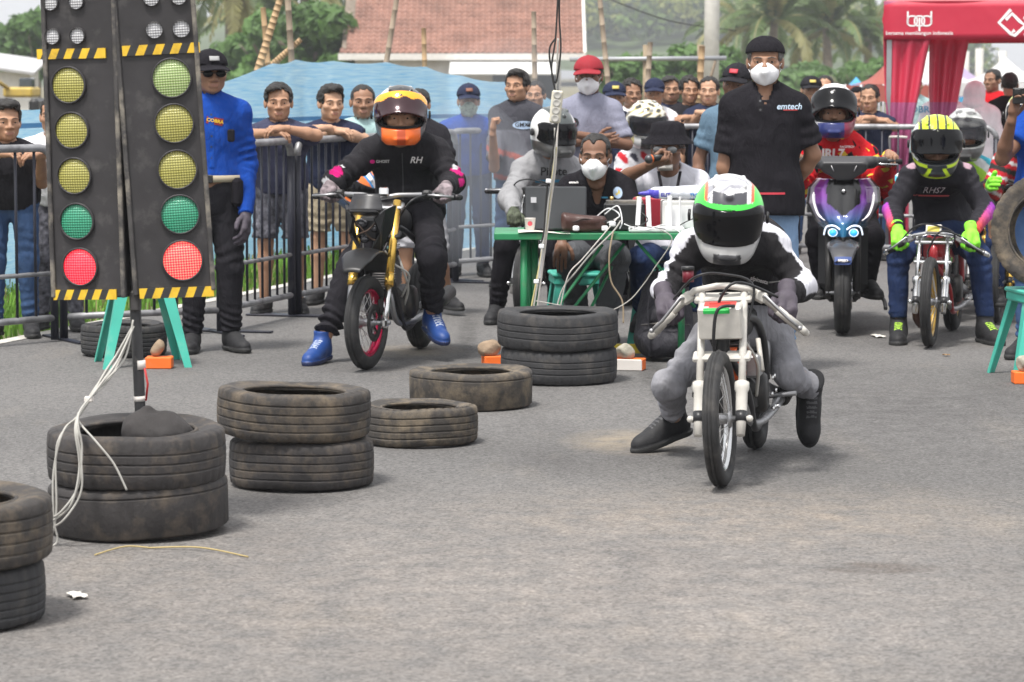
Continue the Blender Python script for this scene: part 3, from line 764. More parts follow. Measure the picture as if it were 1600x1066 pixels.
# ------------------------------------------------------------------ ground, road, verge
def mat_asphalt():
    m = bpy.data.materials.new('worn_asphalt'); m.use_nodes = True; n = m.node_tree.nodes; l = m.node_tree.links; b = n['Principled BSDF']
    tc = n.new('ShaderNodeTexCoord'); co = tc.outputs['Object']
    def noise(sc, det=4, rough=.5, dist=0.0):
        t = n.new('ShaderNodeTexNoise'); t.inputs['Scale'].default_value = sc; t.inputs['Detail'].default_value = det; t.inputs['Roughness'].default_value = rough; t.inputs['Distortion'].default_value = dist
        l.new(co, t.inputs['Vector']); return t.outputs[0]
    def rng(src, a, b_, c, d):
        r = n.new('ShaderNodeMapRange'); r.inputs[1].default_value = a; r.inputs[2].default_value = b_; r.inputs[3].default_value = c; r.inputs[4].default_value = d; l.new(src, r.inputs[0]); return r.outputs[0]
    def mix(f, a, b_, mode='MIX'):
        x = n.new('ShaderNodeMixRGB'); x.blend_type = mode
        for i, v in enumerate((f, a, b_)):
            if hasattr(v, 'is_linked') or hasattr(v, 'links'): l.new(v, x.inputs[i])
            elif i == 0: x.inputs[0].default_value = v
            else: x.inputs[i].default_value = (*v, 1)
        return x.outputs[0]
    base = mix(rng(noise(.35, 5, .6), .3, .7, 0, 1), (.100, .097, .0955), (.138, .133, .1295))
    vo = n.new('ShaderNodeTexVoronoi'); vo.inputs['Scale'].default_value = 95; l.new(co, vo.inputs['Vector'])
    agg = rng(vo.outputs['Color'], 0, 1, .60, 1.42)
    base = mix(1, base, agg, 'MULTIPLY')
    base = mix(1, base, rng(noise(30, 5, .75), .3, .7, .87, 1.14), 'MULTIPLY')
    # pale grit and dusty straw coloured scuffs
    sp = n.new('ShaderNodeTexVoronoi'); sp.inputs['Scale'].default_value = 34; l.new(co, sp.inputs['Vector'])
    base = mix(rng(sp.outputs['Distance'], .05, .10, .5, 0), base, (.30, .28, .25))
    mp = n.new('ShaderNodeMapping'); mp.inputs['Scale'].default_value = (1.0, .32, 1); mp.inputs['Rotation'].default_value = (0, 0, -.35); l.new(co, mp.inputs[0])
    t = n.new('ShaderNodeTexNoise'); t.inputs['Scale'].default_value = 2.1; t.inputs['Detail'].default_value = 7; t.inputs['Roughness'].default_value = .62; l.new(mp.outputs[0], t.inputs['Vector'])
    base = mix(rng(t.outputs[0], .56, .76, 0, .8), base, (1.28, 1.22, 1.13), 'MULTIPLY')
    t2 = n.new('ShaderNodeTexNoise'); t2.inputs['Scale'].default_value = .9; t2.inputs['Detail'].default_value = 5; l.new(mp.outputs[0], t2.inputs['Vector'])
    base = mix(rng(t2.outputs[0], .56, .70, 0, .6), base, (.62, .61, .62), 'MULTIPLY')
    # one dark oil stain, paler dust where feet scrape, and painted-in lens brightening
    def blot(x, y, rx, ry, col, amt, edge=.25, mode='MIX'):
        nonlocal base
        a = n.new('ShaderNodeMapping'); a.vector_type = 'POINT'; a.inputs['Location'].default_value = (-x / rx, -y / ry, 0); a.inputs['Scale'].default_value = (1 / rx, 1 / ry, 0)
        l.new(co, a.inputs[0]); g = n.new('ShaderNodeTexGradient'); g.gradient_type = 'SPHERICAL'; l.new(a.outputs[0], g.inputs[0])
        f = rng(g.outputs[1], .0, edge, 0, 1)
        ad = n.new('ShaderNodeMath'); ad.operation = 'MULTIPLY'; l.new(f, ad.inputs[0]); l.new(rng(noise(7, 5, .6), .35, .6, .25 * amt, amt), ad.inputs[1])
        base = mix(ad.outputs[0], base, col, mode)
    p = gp(760, 930); blot(p.x, p.y, 2.8, 2.6, (1.55, 1.46, 1.38), 1.0, .8, 'MULTIPLY')  # lens brightening of the near road painted into the asphalt, with some dust
    p = gp(1250, 800); blot(p.x, p.y, 1.4, .9, (1.4, 1.3, 1.18), .8, .8, 'MULTIPLY')
    for (a, c_, w_) in ((1150, 716, .07), (1196, 690, .09), (1010, 640, .10), (690, 560, .08)):
        p = gp(a, c_); blot(p.x + .12, p.y + 1.6, w_, 1.9, (.5, .5, .5), .8, .6, 'MULTIPLY')
    p = gp(1370, 888); blot(p.x, p.y, .22, .14, (.62, .58, .56), .9, .4, 'MULTIPLY')
    p = gp(985, 690); blot(p.x, p.y, .32, .5, (.33, .27, .19), .6, .8)
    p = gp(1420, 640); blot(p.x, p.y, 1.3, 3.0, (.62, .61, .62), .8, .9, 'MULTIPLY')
    p = gp(640, 548); blot(p.x, p.y, .35, .5, (.30, .25, .18), .5, .8)
    l.new(base, b.inputs['Base Color']); b.inputs['Roughness'].default_value = .88; b.inputs['Specular IOR Level'].default_value = .3
    bp = n.new('ShaderNodeBump'); bp.inputs['Strength'].default_value = .55; bp.inputs['Distance'].default_value = .006
    ad = n.new('ShaderNodeMath'); ad.operation = 'ADD'; l.new(vo.outputs['Distance'], ad.inputs[0]); l.new(noise(60, 3, .6), ad.inputs[1])
    l.new(ad.outputs[0], bp.inputs['Height']); l.new(bp.outputs[0], b.inputs['Normal'])
    return m
b = MB(); b.grid(lambda u, v: ((u - .5) * 2400, -20 + v * 2400, -.03), 4, 4)
b.build('ground', M('dusty_earth', (.17, .14, .09), rough=.95, var=.35, vscale=.6, dust=(.07, .11, .03), dscale=.25, damt=.6), kind='structure')
EDGE_A = gp(0, 531); EDGE_B = gp(365, 459)
ED = (EDGE_B - EDGE_A).normalized(); 
def edge_pt(t, off=0.0):
    n_ = Vector((ED.y, -ED.x, 0)); return EDGE_A + ED * t + n_ * off
P0, P1 = edge_pt(-14), edge_pt(40)
b = MB(); b.add([(P0.x, P0.y, 0), (60, P0.y, 0), (60, 62, 0), (P1.x + 2, 62, 0), (P1.x, P1.y, 0)], [(0, 1, 2, 3, 4)], 0, False)
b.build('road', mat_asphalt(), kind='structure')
b = MB(); ln = [edge_pt(t, o) for t in (-6, 24) for o in (.02, .13)]
b.add([(p.x, p.y, .004) for p in ln], [(0, 1, 3, 2)], 0, False)
b.build('road_edge_line', M('worn_white_paint', (.50, .48, .44), rough=.8, var=.35, vscale=14, dust=(.16, .15, .14), dscale=6, damt=.55), kind='structure')
# grass verge left of the road
M_GRASS = M('grass_blades', (.14, .28, .045), rough=.6, var=.5, vscale=1.3, spec=.2)
M_DRYGR = M('dry_grass_blades', (.24, .22, .09), rough=.7, var=.3)
V = []; F = []; MI = []
rnd = random.Random(3)
for i in range(24000):
    t = rnd.uniform(-2.5, 16); o = -abs(rnd.gauss(0, 1.1)) - .05 + rnd.uniform(-.2, .05)
    if o < -4: continue
    c = edge_pt(t, o); hh = rnd.uniform(.08, .27) * min(1, .5 + abs(o) * .8); a = rnd.uniform(0, 6.28); wd = rnd.uniform(.004, .009); ln_ = rnd.uniform(.1, .7) * hh
    dx, dy = math.cos(a), math.sin(a); px, py = -dy * wd, dx * wd; q = len(V)
    V += [(c.x - px, c.y - py, -.03), (c.x + px, c.y + py, -.03), (c.x + dx * ln_ * .4 + px * .7, c.y + dy * ln_ * .4 + py * .7, hh * .6 - .03), (c.x + dx * ln_ * .4 - px * .7, c.y + dy * ln_ * .4 - py * .7, hh * .6 - .03), (c.x + dx * ln_, c.y + dy * ln_, hh - .03)]
    m_ = 1 if rnd.random() < .14 else 0
    F += [(q, q + 1, q + 2, q + 3), (q + 3, q + 2, q + 4, q + 4)]; MI += [m_, m_]
ob('grass', mesh_np('grass', np.array(V), np.array(F), [M_GRASS, M_DRYGR], midx=MI, smooth=False), kind='stuff', label='green verge grass along the road edge', cat='grass')

# loose grit on the road
V = []; F = []; MI = []
for i in range(2600):
    d = rnd.uniform(7.2, 17) ; x = rnd.uniform(-.20, .20) * d; r = rnd.uniform(.0025, .0075) * (1.6 if rnd.random() < .06 else 1); q = len(V); a = rnd.uniform(0, 6.28)
    V += [(x + r * math.cos(a + k * 1.57) * rnd.uniform(.6, 1.2), d + r * math.sin(a + k * 1.57) * rnd.uniform(.6, 1.2), .0005) for k in range(4)] + [(x + r * rnd.uniform(-.3, .3), d + r * rnd.uniform(-.3, .3), r * rnd.uniform(.6, 1.0))]
    F += [(q, q + 1, q + 4, q + 4), (q + 1, q + 2, q + 4, q + 4), (q + 2, q + 3, q + 4, q + 4), (q + 3, q, q + 4, q + 4)]; MI += [i % 3] * 4
ob('gravel', mesh_np('gravel', np.array(V), np.array(F), [M('pale_grit', (.30, .27, .23), rough=.9), M('grey_grit', (.16, .15, .145), rough=.9), M('dark_grit', (.05, .05, .05), rough=.9)], midx=MI, smooth=False), kind='stuff', label='loose grit scattered over the asphalt', cat='grit')
# ------------------------------------------------------------------ trees
M_LEAF = [M('palm_leaf', (.10, .155, .05), rough=.5, var=.5, vscale=.5), M('palm_leaf_yellowing', (.24, .23, .09), rough=.55, var=.4, vscale=.8), M('broad_leaf', (.10, .19, .05), rough=.55, var=.5, vscale=.35), M('hill_leaf', (.11, .18, .035), rough=.6, var=.55, vscale=.06), M('hill_leaf_dark', (.020, .045, .012), rough=.6, var=.4, vscale=.1), M('hill_leaf_yellow', (.24, .27, .06), rough=.6, var=.3, vscale=.1)]
for m_ in M_LEAF + [M_GRASS]:
    n = m_.node_tree.nodes; l = m_.node_tree.links; t = n.new('ShaderNodeBsdfTranslucent'); src = n['Principled BSDF'].inputs['Base Color'].links[0].from_socket; l.new(src, t.inputs[0]); mx = n.new('ShaderNodeMixShader'); mx.inputs[0].default_value = .4; l.new(n['Principled BSDF'].outputs[0], mx.inputs[1]); l.new(t.outputs[0], mx.inputs[2]); l.new(mx.outputs[0], n['Material Output'].inputs[0])
M_TRUNK = M('palm_trunk', (.17, .14, .11), rough=.9, var=.35, vscale=5, bump=.6, bscale=20)
def palm(x, y, hgt, spread, seed, label, lean=0.0, n=26, mats=None):
    rd = random.Random(seed); root = thing('palm_tree', label, 'palm tree', (x, y, 0), 0, 'coconut palms behind the track')
    pts = [Vector((lean * (t ** 2) * hgt, .15 * math.sin(t * 2 + seed), t * hgt)) for t in [i / 8 for i in range(9)]]
    b = MB(); b.tube(pts, [.34 - .14 * i / 8 for i in range(9)], 8); b.build('trunk', M_TRUNK, root)
    top = pts[-1]; V = []; F = []; MI = []
    for i in range(n):
        a = 2 * math.pi * (i * .381966) + rd.uniform(-.2, .2); el = rd.uniform(-.35, 1.25) if i > 5 else rd.uniform(.9, 1.4); L = spread * rd.uniform(.8, 1.15)
        d = Vector((math.cos(a), math.sin(a), 0)); old = 1 if el < 0 and rd.random() < .6 or rd.random() < .15 else 0
        prev = None; ns = 20
        for k in range(ns + 1):
            t = k / ns; ee = el - t * t * (1.35 + .5 * rd.random() * 0) - .25 * t
            p = (top if prev is None else prev + (d * math.cos(ee) + Vector((0, 0, math.sin(ee)))) * (L / ns))
            if prev is not None and k > 1:
                fdir = (p - prev).normalized(); sd_ = fdir.cross(Vector((0, 0, 1))); sd_ = sd_.normalized() if sd_.length > .01 else Vector((1, 0, 0)); upv = sd_.cross(fdir)
                ll = L * .27 * math.sin(math.pi * min(1, .12 + t * .86)) ** .6
                q = len(V); w_ = .03 * L / 4; V += [prev - sd_ * w_, prev + sd_ * w_, p + sd_ * w_, p - sd_ * w_]; F.append((q, q + 1, q + 2, q + 3)); MI.append(1)
                for s in (-1, 1):
                    for sub in (0, .5):
                        o = prev.lerp(p, sub); tip = o + (sd_ * s * .75 + fdir * .55 - upv * (.25 + .55 * rd.random()) + Vector((0, 0, -.25))).normalized() * ll * rd.uniform(.8, 1.1)
                        w2 = fdir * (L / ns * .24); m_ = o.lerp(tip, .5) + upv * ll * .1
                        q = len(V); V += [o - w2, o + w2, m_ + w2 * .9, m_ - w2 * .9, tip]; F += [(q, q + 1, q + 2, q + 3), (q + 3, q + 2, q + 4, q + 4)]; MI += [old, old]
            prev = p
    ob('crown', mesh_np('crown', np.array([tuple(v) for v in V]), np.array(F), [M_LEAF[0], M_LEAF[1]], midx=MI, smooth=False), root)
def leafy_verts(rd, centres, n, size):
    V = []; F = []
    for (c, r) in centres:
        for i in range(n):
            u = Vector((rd.gauss(0, 1), rd.gauss(0, 1), rd.gauss(0, 1))).normalized(); rr = rd.uniform(.55, 1.06) ** .5
            p = Vector((c[0] + u.x * r[0] * rr, c[1] + u.y * r[1] * rr, c[2] + u.z * r[2] * rr)); s = size * rd.uniform(.6, 1.4)
            nrm = (u + Vector((rd.gauss(0, .6), rd.gauss(0, .6), rd.gauss(0, .6) + .4))).normalized(); a = nrm.orthogonal().normalized(); a = Quaternion(nrm, rd.uniform(0, 6.28)) @ a; bb = nrm.cross(a)
            q = len(V); V += [p - a * s, p - bb * s * .55 + nrm * s * .1, p + a * s, p + bb * s * .55 + nrm * s * .1]; F.append((q, q + 1, q + 2, q + 3))
    return V, F
def tree(x, y, hgt, rad, seed, label, n=1500, mat=None, group='leafy trees behind the blue tarp', size=.22):
    rd = random.Random(seed); root = thing('tree', label, 'tree', (x, y, 0), 0, group)
    b = MB(); b.tube(bez([(0, 0, 0), (.1, 0, hgt * .3), (-.1, .1, hgt * .6), (0, 0, hgt * .85)], 4), [.16 - .1 * i / 12 for i in range(13)], 8)
    for i in range(6):
        a = rd.uniform(0, 6.28); b.tube(bez([(0, 0, hgt * .35), (math.cos(a) * rad * .4, math.sin(a) * rad * .4, hgt * .55), (math.cos(a) * rad * .75, math.sin(a) * rad * .75, hgt * .75)], 3), [.07, .06, .05, .045, .035, .03, .02], 6)
    b.build('trunk', M_TRUNK, root)
    cs = []
    for i in range(13):
        a = rd.uniform(0, 6.28); q = rd.uniform(.1, .8) * rad; z = rd.uniform(.3, .92) * hgt; r = rad * rd.uniform(.28, .48)
        cs.append(((math.cos(a) * q, math.sin(a) * q, z), (r, r, r * .75)))
    V, F = leafy_verts(rd, cs, n // 13, size); ob('crown', mesh_np('crown', np.array([tuple(v) for v in V]), np.array(F), [mat or M_LEAF[2]], smooth=False), root)

def X(px, Y): return (px - CX) * Y / FPX / math.cos(PITCH) * 1.0
def Z(py, Y): return at(800, py, Y).z
palm(X(365, 119), 119, Z(-28, 119), 5.61, 1, 'coconut palm with drooping fronds just right of the start lights')
palm(X(480, 139), 139, Z(-58, 139), 6.12, 2, 'coconut palm high above the leafy bushes left of the house')
palm(X(285, 162), 162, Z(-45, 162), 5.78, 3, 'coconut palm mostly hidden behind the start lights')
palm(X(560, 170), 170, Z(-25, 170), 5.44, 14, 'coconut palm peeping out at the gable end of the house')
palm(X(418, 150), 150, Z(20, 150), 5.1, 24, 'low coconut palm behind the leaning bamboo poles')
palm(X(1202, 156), 156, Z(30, 156), 5.27, 4, 'coconut palm nearest the man in the black skull cap', .03)
palm(X(1290, 163), 163, Z(44, 163), 4.93, 5, 'coconut palm standing midway between skull cap and red tent', -.03)
palm(X(1245, 187), 187, Z(60, 187), 4.76, 6, 'small distant coconut palm between two taller palms')
palm(X(1352, 170), 170, Z(62, 170), 4.42, 7, 'coconut palm beside the corner of the red tent')
palm(X(1160, 204), 204, Z(52, 204), 4.76, 8, 'coconut palm next to the concrete pole')
tree(X(500, 102), 102, Z(22, 102), 1.95, 11, 'bright leafy tree between bamboo poles and the house', 2600, size=0.231)
tree(X(435, 109), 109, Z(30, 109), 1.87, 12, 'dark leafy tree behind the leaning bamboo poles', 2200, size=0.231)
tree(X(365, 112), 112, Z(62, 112), 1.7, 13, 'low leafy tree behind the security guard', 2000, size=0.231)
tree(X(62, 128), 128, Z(15, 128), 1.53, 15, 'dark tall tree rising left of the start lights', 2200, size=0.289)
tree(X(5, 136), 136, Z(38, 136), 1.1, 16, 'dark tree cut by the edge above the bare-headed spectator', 1400, size=0.289)
tree(X(1080, 119), 119, Z(78, 119), 2.21, 17, 'bright green bush under the hillside by the concrete pole', 2600, size=0.217)
tree(X(985, 112), 112, Z(88, 112), 2.04, 18, 'bright green bush below the hillside behind the boys in caps', 2600, size=0.217)
tree(X(1335, 129), 129, Z(98, 129), 1.87, 19, 'green bush just outside the red tent', 2000, size=0.231)
tree(X(1230, 143), 143, Z(112, 143), 2.55, 20, 'green bush at the foot of the distant palms', 2600, size=0.231)

# hill with forest
HY = 700.0
def hill_z(x, y):
    d = (y - HY) / 160.0
    ridge = 21.5 * math.exp(-((x - X(930, HY)) / 35) ** 2) + 14 * math.exp(-((x - X(1090, HY)) / 21.0) ** 2) + 10 * math.exp(-((x - X(1200, HY)) / 21) ** 2) + 16 * math.exp(-((x - X(500, HY)) / 60) ** 2) + 3.5
    return ridge * math.exp(-d * d) + .8 * math.sin(x * .2) * math.cos(y * .12)
b = MB(); b.grid(lambda u, v: (-250 + u * 500, HY - 230 + v * 420, hill_z(-250 + u * 500, HY - 230 + v * 420) - 2.0), 70, 40)
b.build('hill', M('hill_undergrowth', (.05, .075, .025), rough=.95, var=.5, vscale=.12), kind='structure')
rd = random.Random(5); V = []; F = []; MI = []
for i in range(560):
    x = rd.uniform(X(835, HY), X(1360, HY)); y = HY + rd.uniform(-190, 12); z = hill_z(x, y)
    if z < 1.6: continue
    r = rd.uniform(2.2, 5.0); m_ = rd.choice((0, 0, 0, 1, 2, 2))
    cs = [((x + rd.uniform(-.7, .7) * r, y + rd.uniform(-.5, .5) * r, z + rd.uniform(.2, 1.2) * r), (r * .55, r * .55, r * .45)) for _ in range(5)]
    v, f = leafy_verts(rd, cs, 34, .75); q = len(V); V += v; F += [tuple(k + q for k in ff) for ff in f]; MI += [m_ if rd.random() < .75 else 1 for _ in f]
ob('hillside_forest', mesh_np('hillside_forest', np.array([tuple(v) for v in V]), np.array(F), M_LEAF[3:6], midx=MI, smooth=False), kind='stuff', label='hazy green forest covering the hillside', cat='forest')

# ------------------------------------------------------------------ house with tiled roof
HYY = 100.0
M_TILE = M('clay_roof_tile', (.235, .125, .095), rough=.85, var=.35, vscale=1.7, dust=(.14, .09, .07), dscale=1.1, damt=.35)
M_WHITE = M('house_white_paint', (.62, .60, .57), rough=.8, var=.1, dust=(.35, .32, .28), dscale=1.5, damt=.3)
hx0, hx1 = X(533, HYY), X(912, HYY); ez = Z(88, HYY)
house = thing('house', 'white walled house with a wide red clay tile roof behind the tarp', 'house', ((hx0 + hx1) / 2, HYY, 0))
wdt = (hx1 - hx0); hw = wdt / 2
b = MB(); b.box((-.15, 3.2, ez / 2), (wdt - 1.3, 5.6, ez + .0)); b.build('wall', M_WHITE, house)
slope = R(33); sl_len = 5.4
V = []; F = []
cols_n = 40; tw = wdt / cols_n; tl = .26; rows = int(sl_len / tl)
for r_ in range(rows):
    for c_ in range(cols_n):
        sk = .42 * (r_ * tl / sl_len) * 1.0
        x0 = -hw + c_ * tw; ins = (r_ * tl) * .13
        if x0 < -hw + ins - .0: continue
        y0 = r_ * tl * math.cos(slope); z0 = ez + .06 + r_ * tl * math.sin(slope); y1 = y0 + (tl + .05) * math.cos(slope); z1 = z0 + (tl + .05) * math.sin(slope)
        q = len(V); jz = rd.uniform(-.006, .006)
        for (yy, zz, lift) in ((y0, z0, .05 + jz), (y1, z1, .012 + jz)):
            for (fx, hz) in ((0, .0), (.25, .045), (.55, .05), (.8, .01), (1.0, -.005)):
                V.append((x0 + fx * tw, yy, zz + lift + hz))
        for k in range(4): F.append((q + k, q + k + 1, q + 6 + k, q + 5 + k))
        for k in range(4): F.append((q + k + 1, q + k, q + k, q + k)) if False else None
        for k in range(4):
            n0 = len(V); V += [(V[q + k][0], V[q + k][1], V[q + k][2] - .035), (V[q + k + 1][0], V[q + k + 1][1], V[q + k + 1][2] - .035)]; F.append((q + k, n0, n0 + 1, q + k + 1))
ob('roof_tiles', mesh_np('roof_tiles', np.array(V), np.array(F), [M_TILE], smooth=False), house, kind='stuff')
b = MB(); b.box((0, sl_len / 2 * math.cos(slope), ez + sl_len / 2 * math.sin(slope) - .04), (wdt - .1, sl_len, .05), (slope, 0, 0)); b.box((0, 7.2, ez + 1.4), (wdt - 2, 5.4, .05), (-slope, 0, 0)); b.build('roof_deck', M_TRUNK, house)
b = MB(); b.box((0, -.04, ez - .02), (wdt + .1, .05, .22)); b.build('fascia_board', M_WHITE, house)
b = MB(); b.box((hw + .02, sl_len / 2 * math.cos(slope), ez + sl_len / 2 * math.sin(slope) + .05), (.1, sl_len, .2), (slope, 0, 0)); b.build('verge_board', M_WHITE, house)
b = MB(); b.box((1.4, -.9, ez - .40), (3.6, 2.0, .04), (R(12), 0, 0)); b.build('porch_roof', M('pale_sheet_metal', (.6, .6, .58), rough=.5, var=.1), house)
for i, xx in enumerate((-2.4, -.4, 1.4, 2.9)):
    b = MB(); b.box((xx, .36, ez - 1.05), (.9, .1, 1.0)); f = b.build('window', M_WHITE, house); b = MB(); b.box((xx, .30, ez - 1.05), (.74, .05, .84)); b.build('pane', M('dark_window_glass', (.05, .06, .07), rough=.1), f)

# concrete pole, wires, rail
b = MB(); pY = 62.0; b.tube([(X(1108, pY), pY, 0), (X(1111, pY), pY, 6)], [.17, .15], 14)
b.build('utility_pole', M('pale_concrete', (.50, .49, .46), rough=.85, var=.15), label='pale concrete utility pole beside the skull-capped man', cat='pole')
def wire(name, a, c, sag, rad, mat, label):
    a, c = Vector(a), Vector(c); m_ = (a + c) / 2 - Vector((0, 0, sag)); b = MB(); b.tube(bez([a, m_, c], 8), rad, 5); b.build(name, mat, label=label, cat='wire')
M_WIRE = M('black_cable', (.02, .02, .02), rough=.5)
wire('overhead_wire', at(940, -6, 62), at(1150, 48, 62), .15, .012, M_WIRE, 'thin dark overhead wire crossing in front of the hill')
# scaffold rail behind the far barrier
b = MB(); a, c = at(890, 93, 40), at(1135, 91, 40); b.tube([a, c], .03, 8); r_ = b.build('rail_fence', M('grey_pipe', (.33, .34, .36), rough=.5, metal=.3), label='grey horizontal pipe rail tied to bamboo below the hillside', cat='rail')
for px in (1010, 1095): 
    b = MB(); p = at(px, 70, 40); b.tube([(p.x, p.y + .05, 0), (p.x, p.y + .05, p.z)], .045, 8); b.build('post', M('weathered_post', (.24, .19, .13), rough=.9, var=.3), r_)

# ------------------------------------------------------------------ blue tarp and bamboo
def mat_tarp():
    m = bpy.data.materials.new('blue_woven_tarp'); m.use_nodes = True; n = m.node_tree.nodes; l = m.node_tree.links; b = n['Principled BSDF']
    tc = n.new('ShaderNodeTexCoord'); w1 = n.new('ShaderNodeTexNoise'); mp = n.new('ShaderNodeMapping'); mp.inputs['Scale'].default_value = (2.2, 2.2, 34); l.new(tc.outputs['Object'], mp.inputs[0]); l.new(mp.outputs[0], w1.inputs['Vector']); w1.inputs['Scale'].default_value = 2.2; w1.inputs['Detail'].default_value = 5
    cr = n.new('ShaderNodeValToRGB'); cr.color_ramp.elements[0].color = (.28, .60, .88, 1); cr.color_ramp.elements[1].color = (.56, .81, .97, 1); cr.color_ramp.elements[0].position = .3; cr.color_ramp.elements[1].position = .7
    l.new(w1.outputs[0], cr.inputs[0]); l.new(cr.outputs[0], b.inputs['Base Color']); b.inputs['Roughness'].default_value = .45
    ad = n.new('ShaderNodeBsdfTranslucent'); l.new(cr.outputs[0], ad.inputs[0]); mx = n.new('ShaderNodeMixShader'); mx.inputs[0].default_value = .45
    l.new(b.outputs[0], mx.inputs[1]); l.new(ad.outputs[0], mx.inputs[2]); l.new(mx.outputs[0], n['Material Output'].inputs[0])
    cz = n.new('ShaderNodeTexNoise'); cz.noise_type = 'RIDGED_MULTIFRACTAL'; cz.inputs['Scale'].default_value = 1.5; cz.inputs['Detail'].default_value = 4; cz.inputs['Distortion'].default_value = .6; l.new(tc.outputs['Object'], cz.inputs['Vector'])
    bp0 = n.new('ShaderNodeBump'); bp0.inputs['Strength'].default_value = .55; bp0.inputs['Distance'].default_value = .06; l.new(cz.outputs[0], bp0.inputs['Height'])
    bp = n.new('ShaderNodeBump'); bp.inputs['Strength'].default_value = .25; bp.inputs['Distance'].default_value = .01; l.new(w1.outputs[0], bp.inputs['Height']); l.new(bp0.outputs[0], bp.inputs['Normal']); l.new(bp.outputs[0], b.inputs['Normal']); l.new(bp.outputs[0], ad.inputs['Normal'])
    sz = n.new('ShaderNodeSeparateXYZ'); l.new(tc.outputs['Object'], sz.inputs[0]); hm = n.new('ShaderNodeMath'); hm.operation = 'COMPARE'; hm.inputs[1].default_value = 1.19; hm.inputs[2].default_value = .018; l.new(sz.outputs[2], hm.inputs[0])
    mh = n.new('ShaderNodeMixRGB'); mh.inputs[2].default_value = (.06, .20, .42, 1); l.new(hm.outputs[0], mh.inputs[0]); l.new(cr.outputs[0], mh.inputs[1]); l.new(mh.outputs[0], b.inputs['Base Color']); l.new(mh.outputs[0], ad.inputs[0])
    return m
M_TARP = mat_tarp()
# top edge seen in the photo, as stations along the tarp: (px, py, distance)
tarp_top = [(-40, 178, 20.0), (30, 172, 21.0), (80, 168, 21.5), (180, 150, 22.5), (330, 135, 23.3), (425, 99, 24), (462, 93, 24.4), (520, 95, 25), (605, 97, 25.5), (665, 104, 26), (720, 118, 26.3), (790, 128, 26.6), (850, 150, 27), (905, 172, 27.3)]
tops = [at(*t) for t in tarp_top]
def tarp_fn(u, v):
    k = u * (len(tops) - 1); i = min(int(k), len(tops) - 2); f = k - i; p = tops[i].lerp(tops[i + 1], f)
    sag = .02 * math.sin(f * math.pi) * (1 if i > 4 else .4)
    zt = p.z - sag; z = -.02 + (zt + .02) * v
    w_ = (.05 * math.sin(u * 53 + 1.3 * v) + .03 * math.sin(u * 127 + 3 * v + math.sin(v * 5)) + .03 * math.sin(v * 6 + u * 17)) * (.35 + .65 * math.sin(math.pi * min(1, v * .9 + .1)))
    return (p.x, p.y + w_ + .18 * (1 - v), z)
b = MB(); b.grid(tarp_fn, 150, 26)
b.build('tarp_screen', M_TARP, label='long light blue woven tarp hung behind the spectators', cat='tarp')
M_BAMBOO = M('dry_bamboo', (.40, .27, .15), rough=.7, var=.25, vscale=5)
M_BAMBOO2 = M('weathered_bamboo', (.30, .24, .18), rough=.8, var=.3, vscale=5)
def bamboo(p1, p2, Y1, Y2, r, label, ground=True, m=None):
    a, c = at(*p1, Y1), at(*p2, Y2)
    if ground:
        d = (a - c); d = d / d.z; a = a - d * a.z if abs(d.x) < .4 else Vector((a.x, a.y, 0))
        a.z = 0
    b = MB(); N = 14; pts = []; rad = []
    for i in range(N + 1):
        for e, rr in ((0, 1.12), (.03, 1.0), (.97, .97)):
            if i == N and e > 0: break
            pts.append(a.lerp(c, (i + e) / N)); rad.append(r * rr * (1 - .25 * i / N))
    b.tube(pts, rad, 8); b.build('bamboo_pole', m or M_BAMBOO, label=label, cat='bamboo pole', group='bamboo poles holding the tarp')
bamboo((400, 120), (441, -12), 24.2, 24.2, .034, 'bamboo pole leaning right above the tarp near the guard', False)
bamboo((420, 120), (411, 12), 24.4, 24.4, .03, 'straight bamboo stub at the left shoulder of the tarp')
bamboo((418, 108), (470, 62), 24.6, 24.6, .03, 'short slanting bamboo brace behind the tarp peak', False)
bamboo((457, 120), (449, -14), 24.55, 24.55, .033, 'tall bamboo pole standing at the tarp peak', m=M_BAMBOO2)
bamboo((600, 120), (622, -14), 25.7, 25.7, .03, 'thin bamboo pole leaning in front of the tiled roof', m=M_BAMBOO2)
bamboo((664, 120), (662, 44), 26.2, 26.2, .028, 'short bamboo stub in front of the tiled roof')
bamboo((836, 150), (834, 18), 27.2, 27.2, .03, 'bamboo pole behind the tarp near the hanging cables', m=M_BAMBOO2)
bamboo((949, 120), (936, -14), 30, 30, .033, 'tall thin bamboo pole right of the tiled roof', m=M_BAMBOO2)
bamboo((1012, 130), (1016, 66), 30, 30, .035, 'weathered bamboo stake above the boys in caps', m=M_BAMBOO2)
bamboo((1093, 140), (1097, 72), 30.2, 30.2, .042, 'thick bamboo stake beside the concrete pole')
bamboo((1105, 140), (1118, 95), 30.5, 30.5, .02, 'thin slanting bamboo stick by the concrete pole', False, m=M_BAMBOO2)
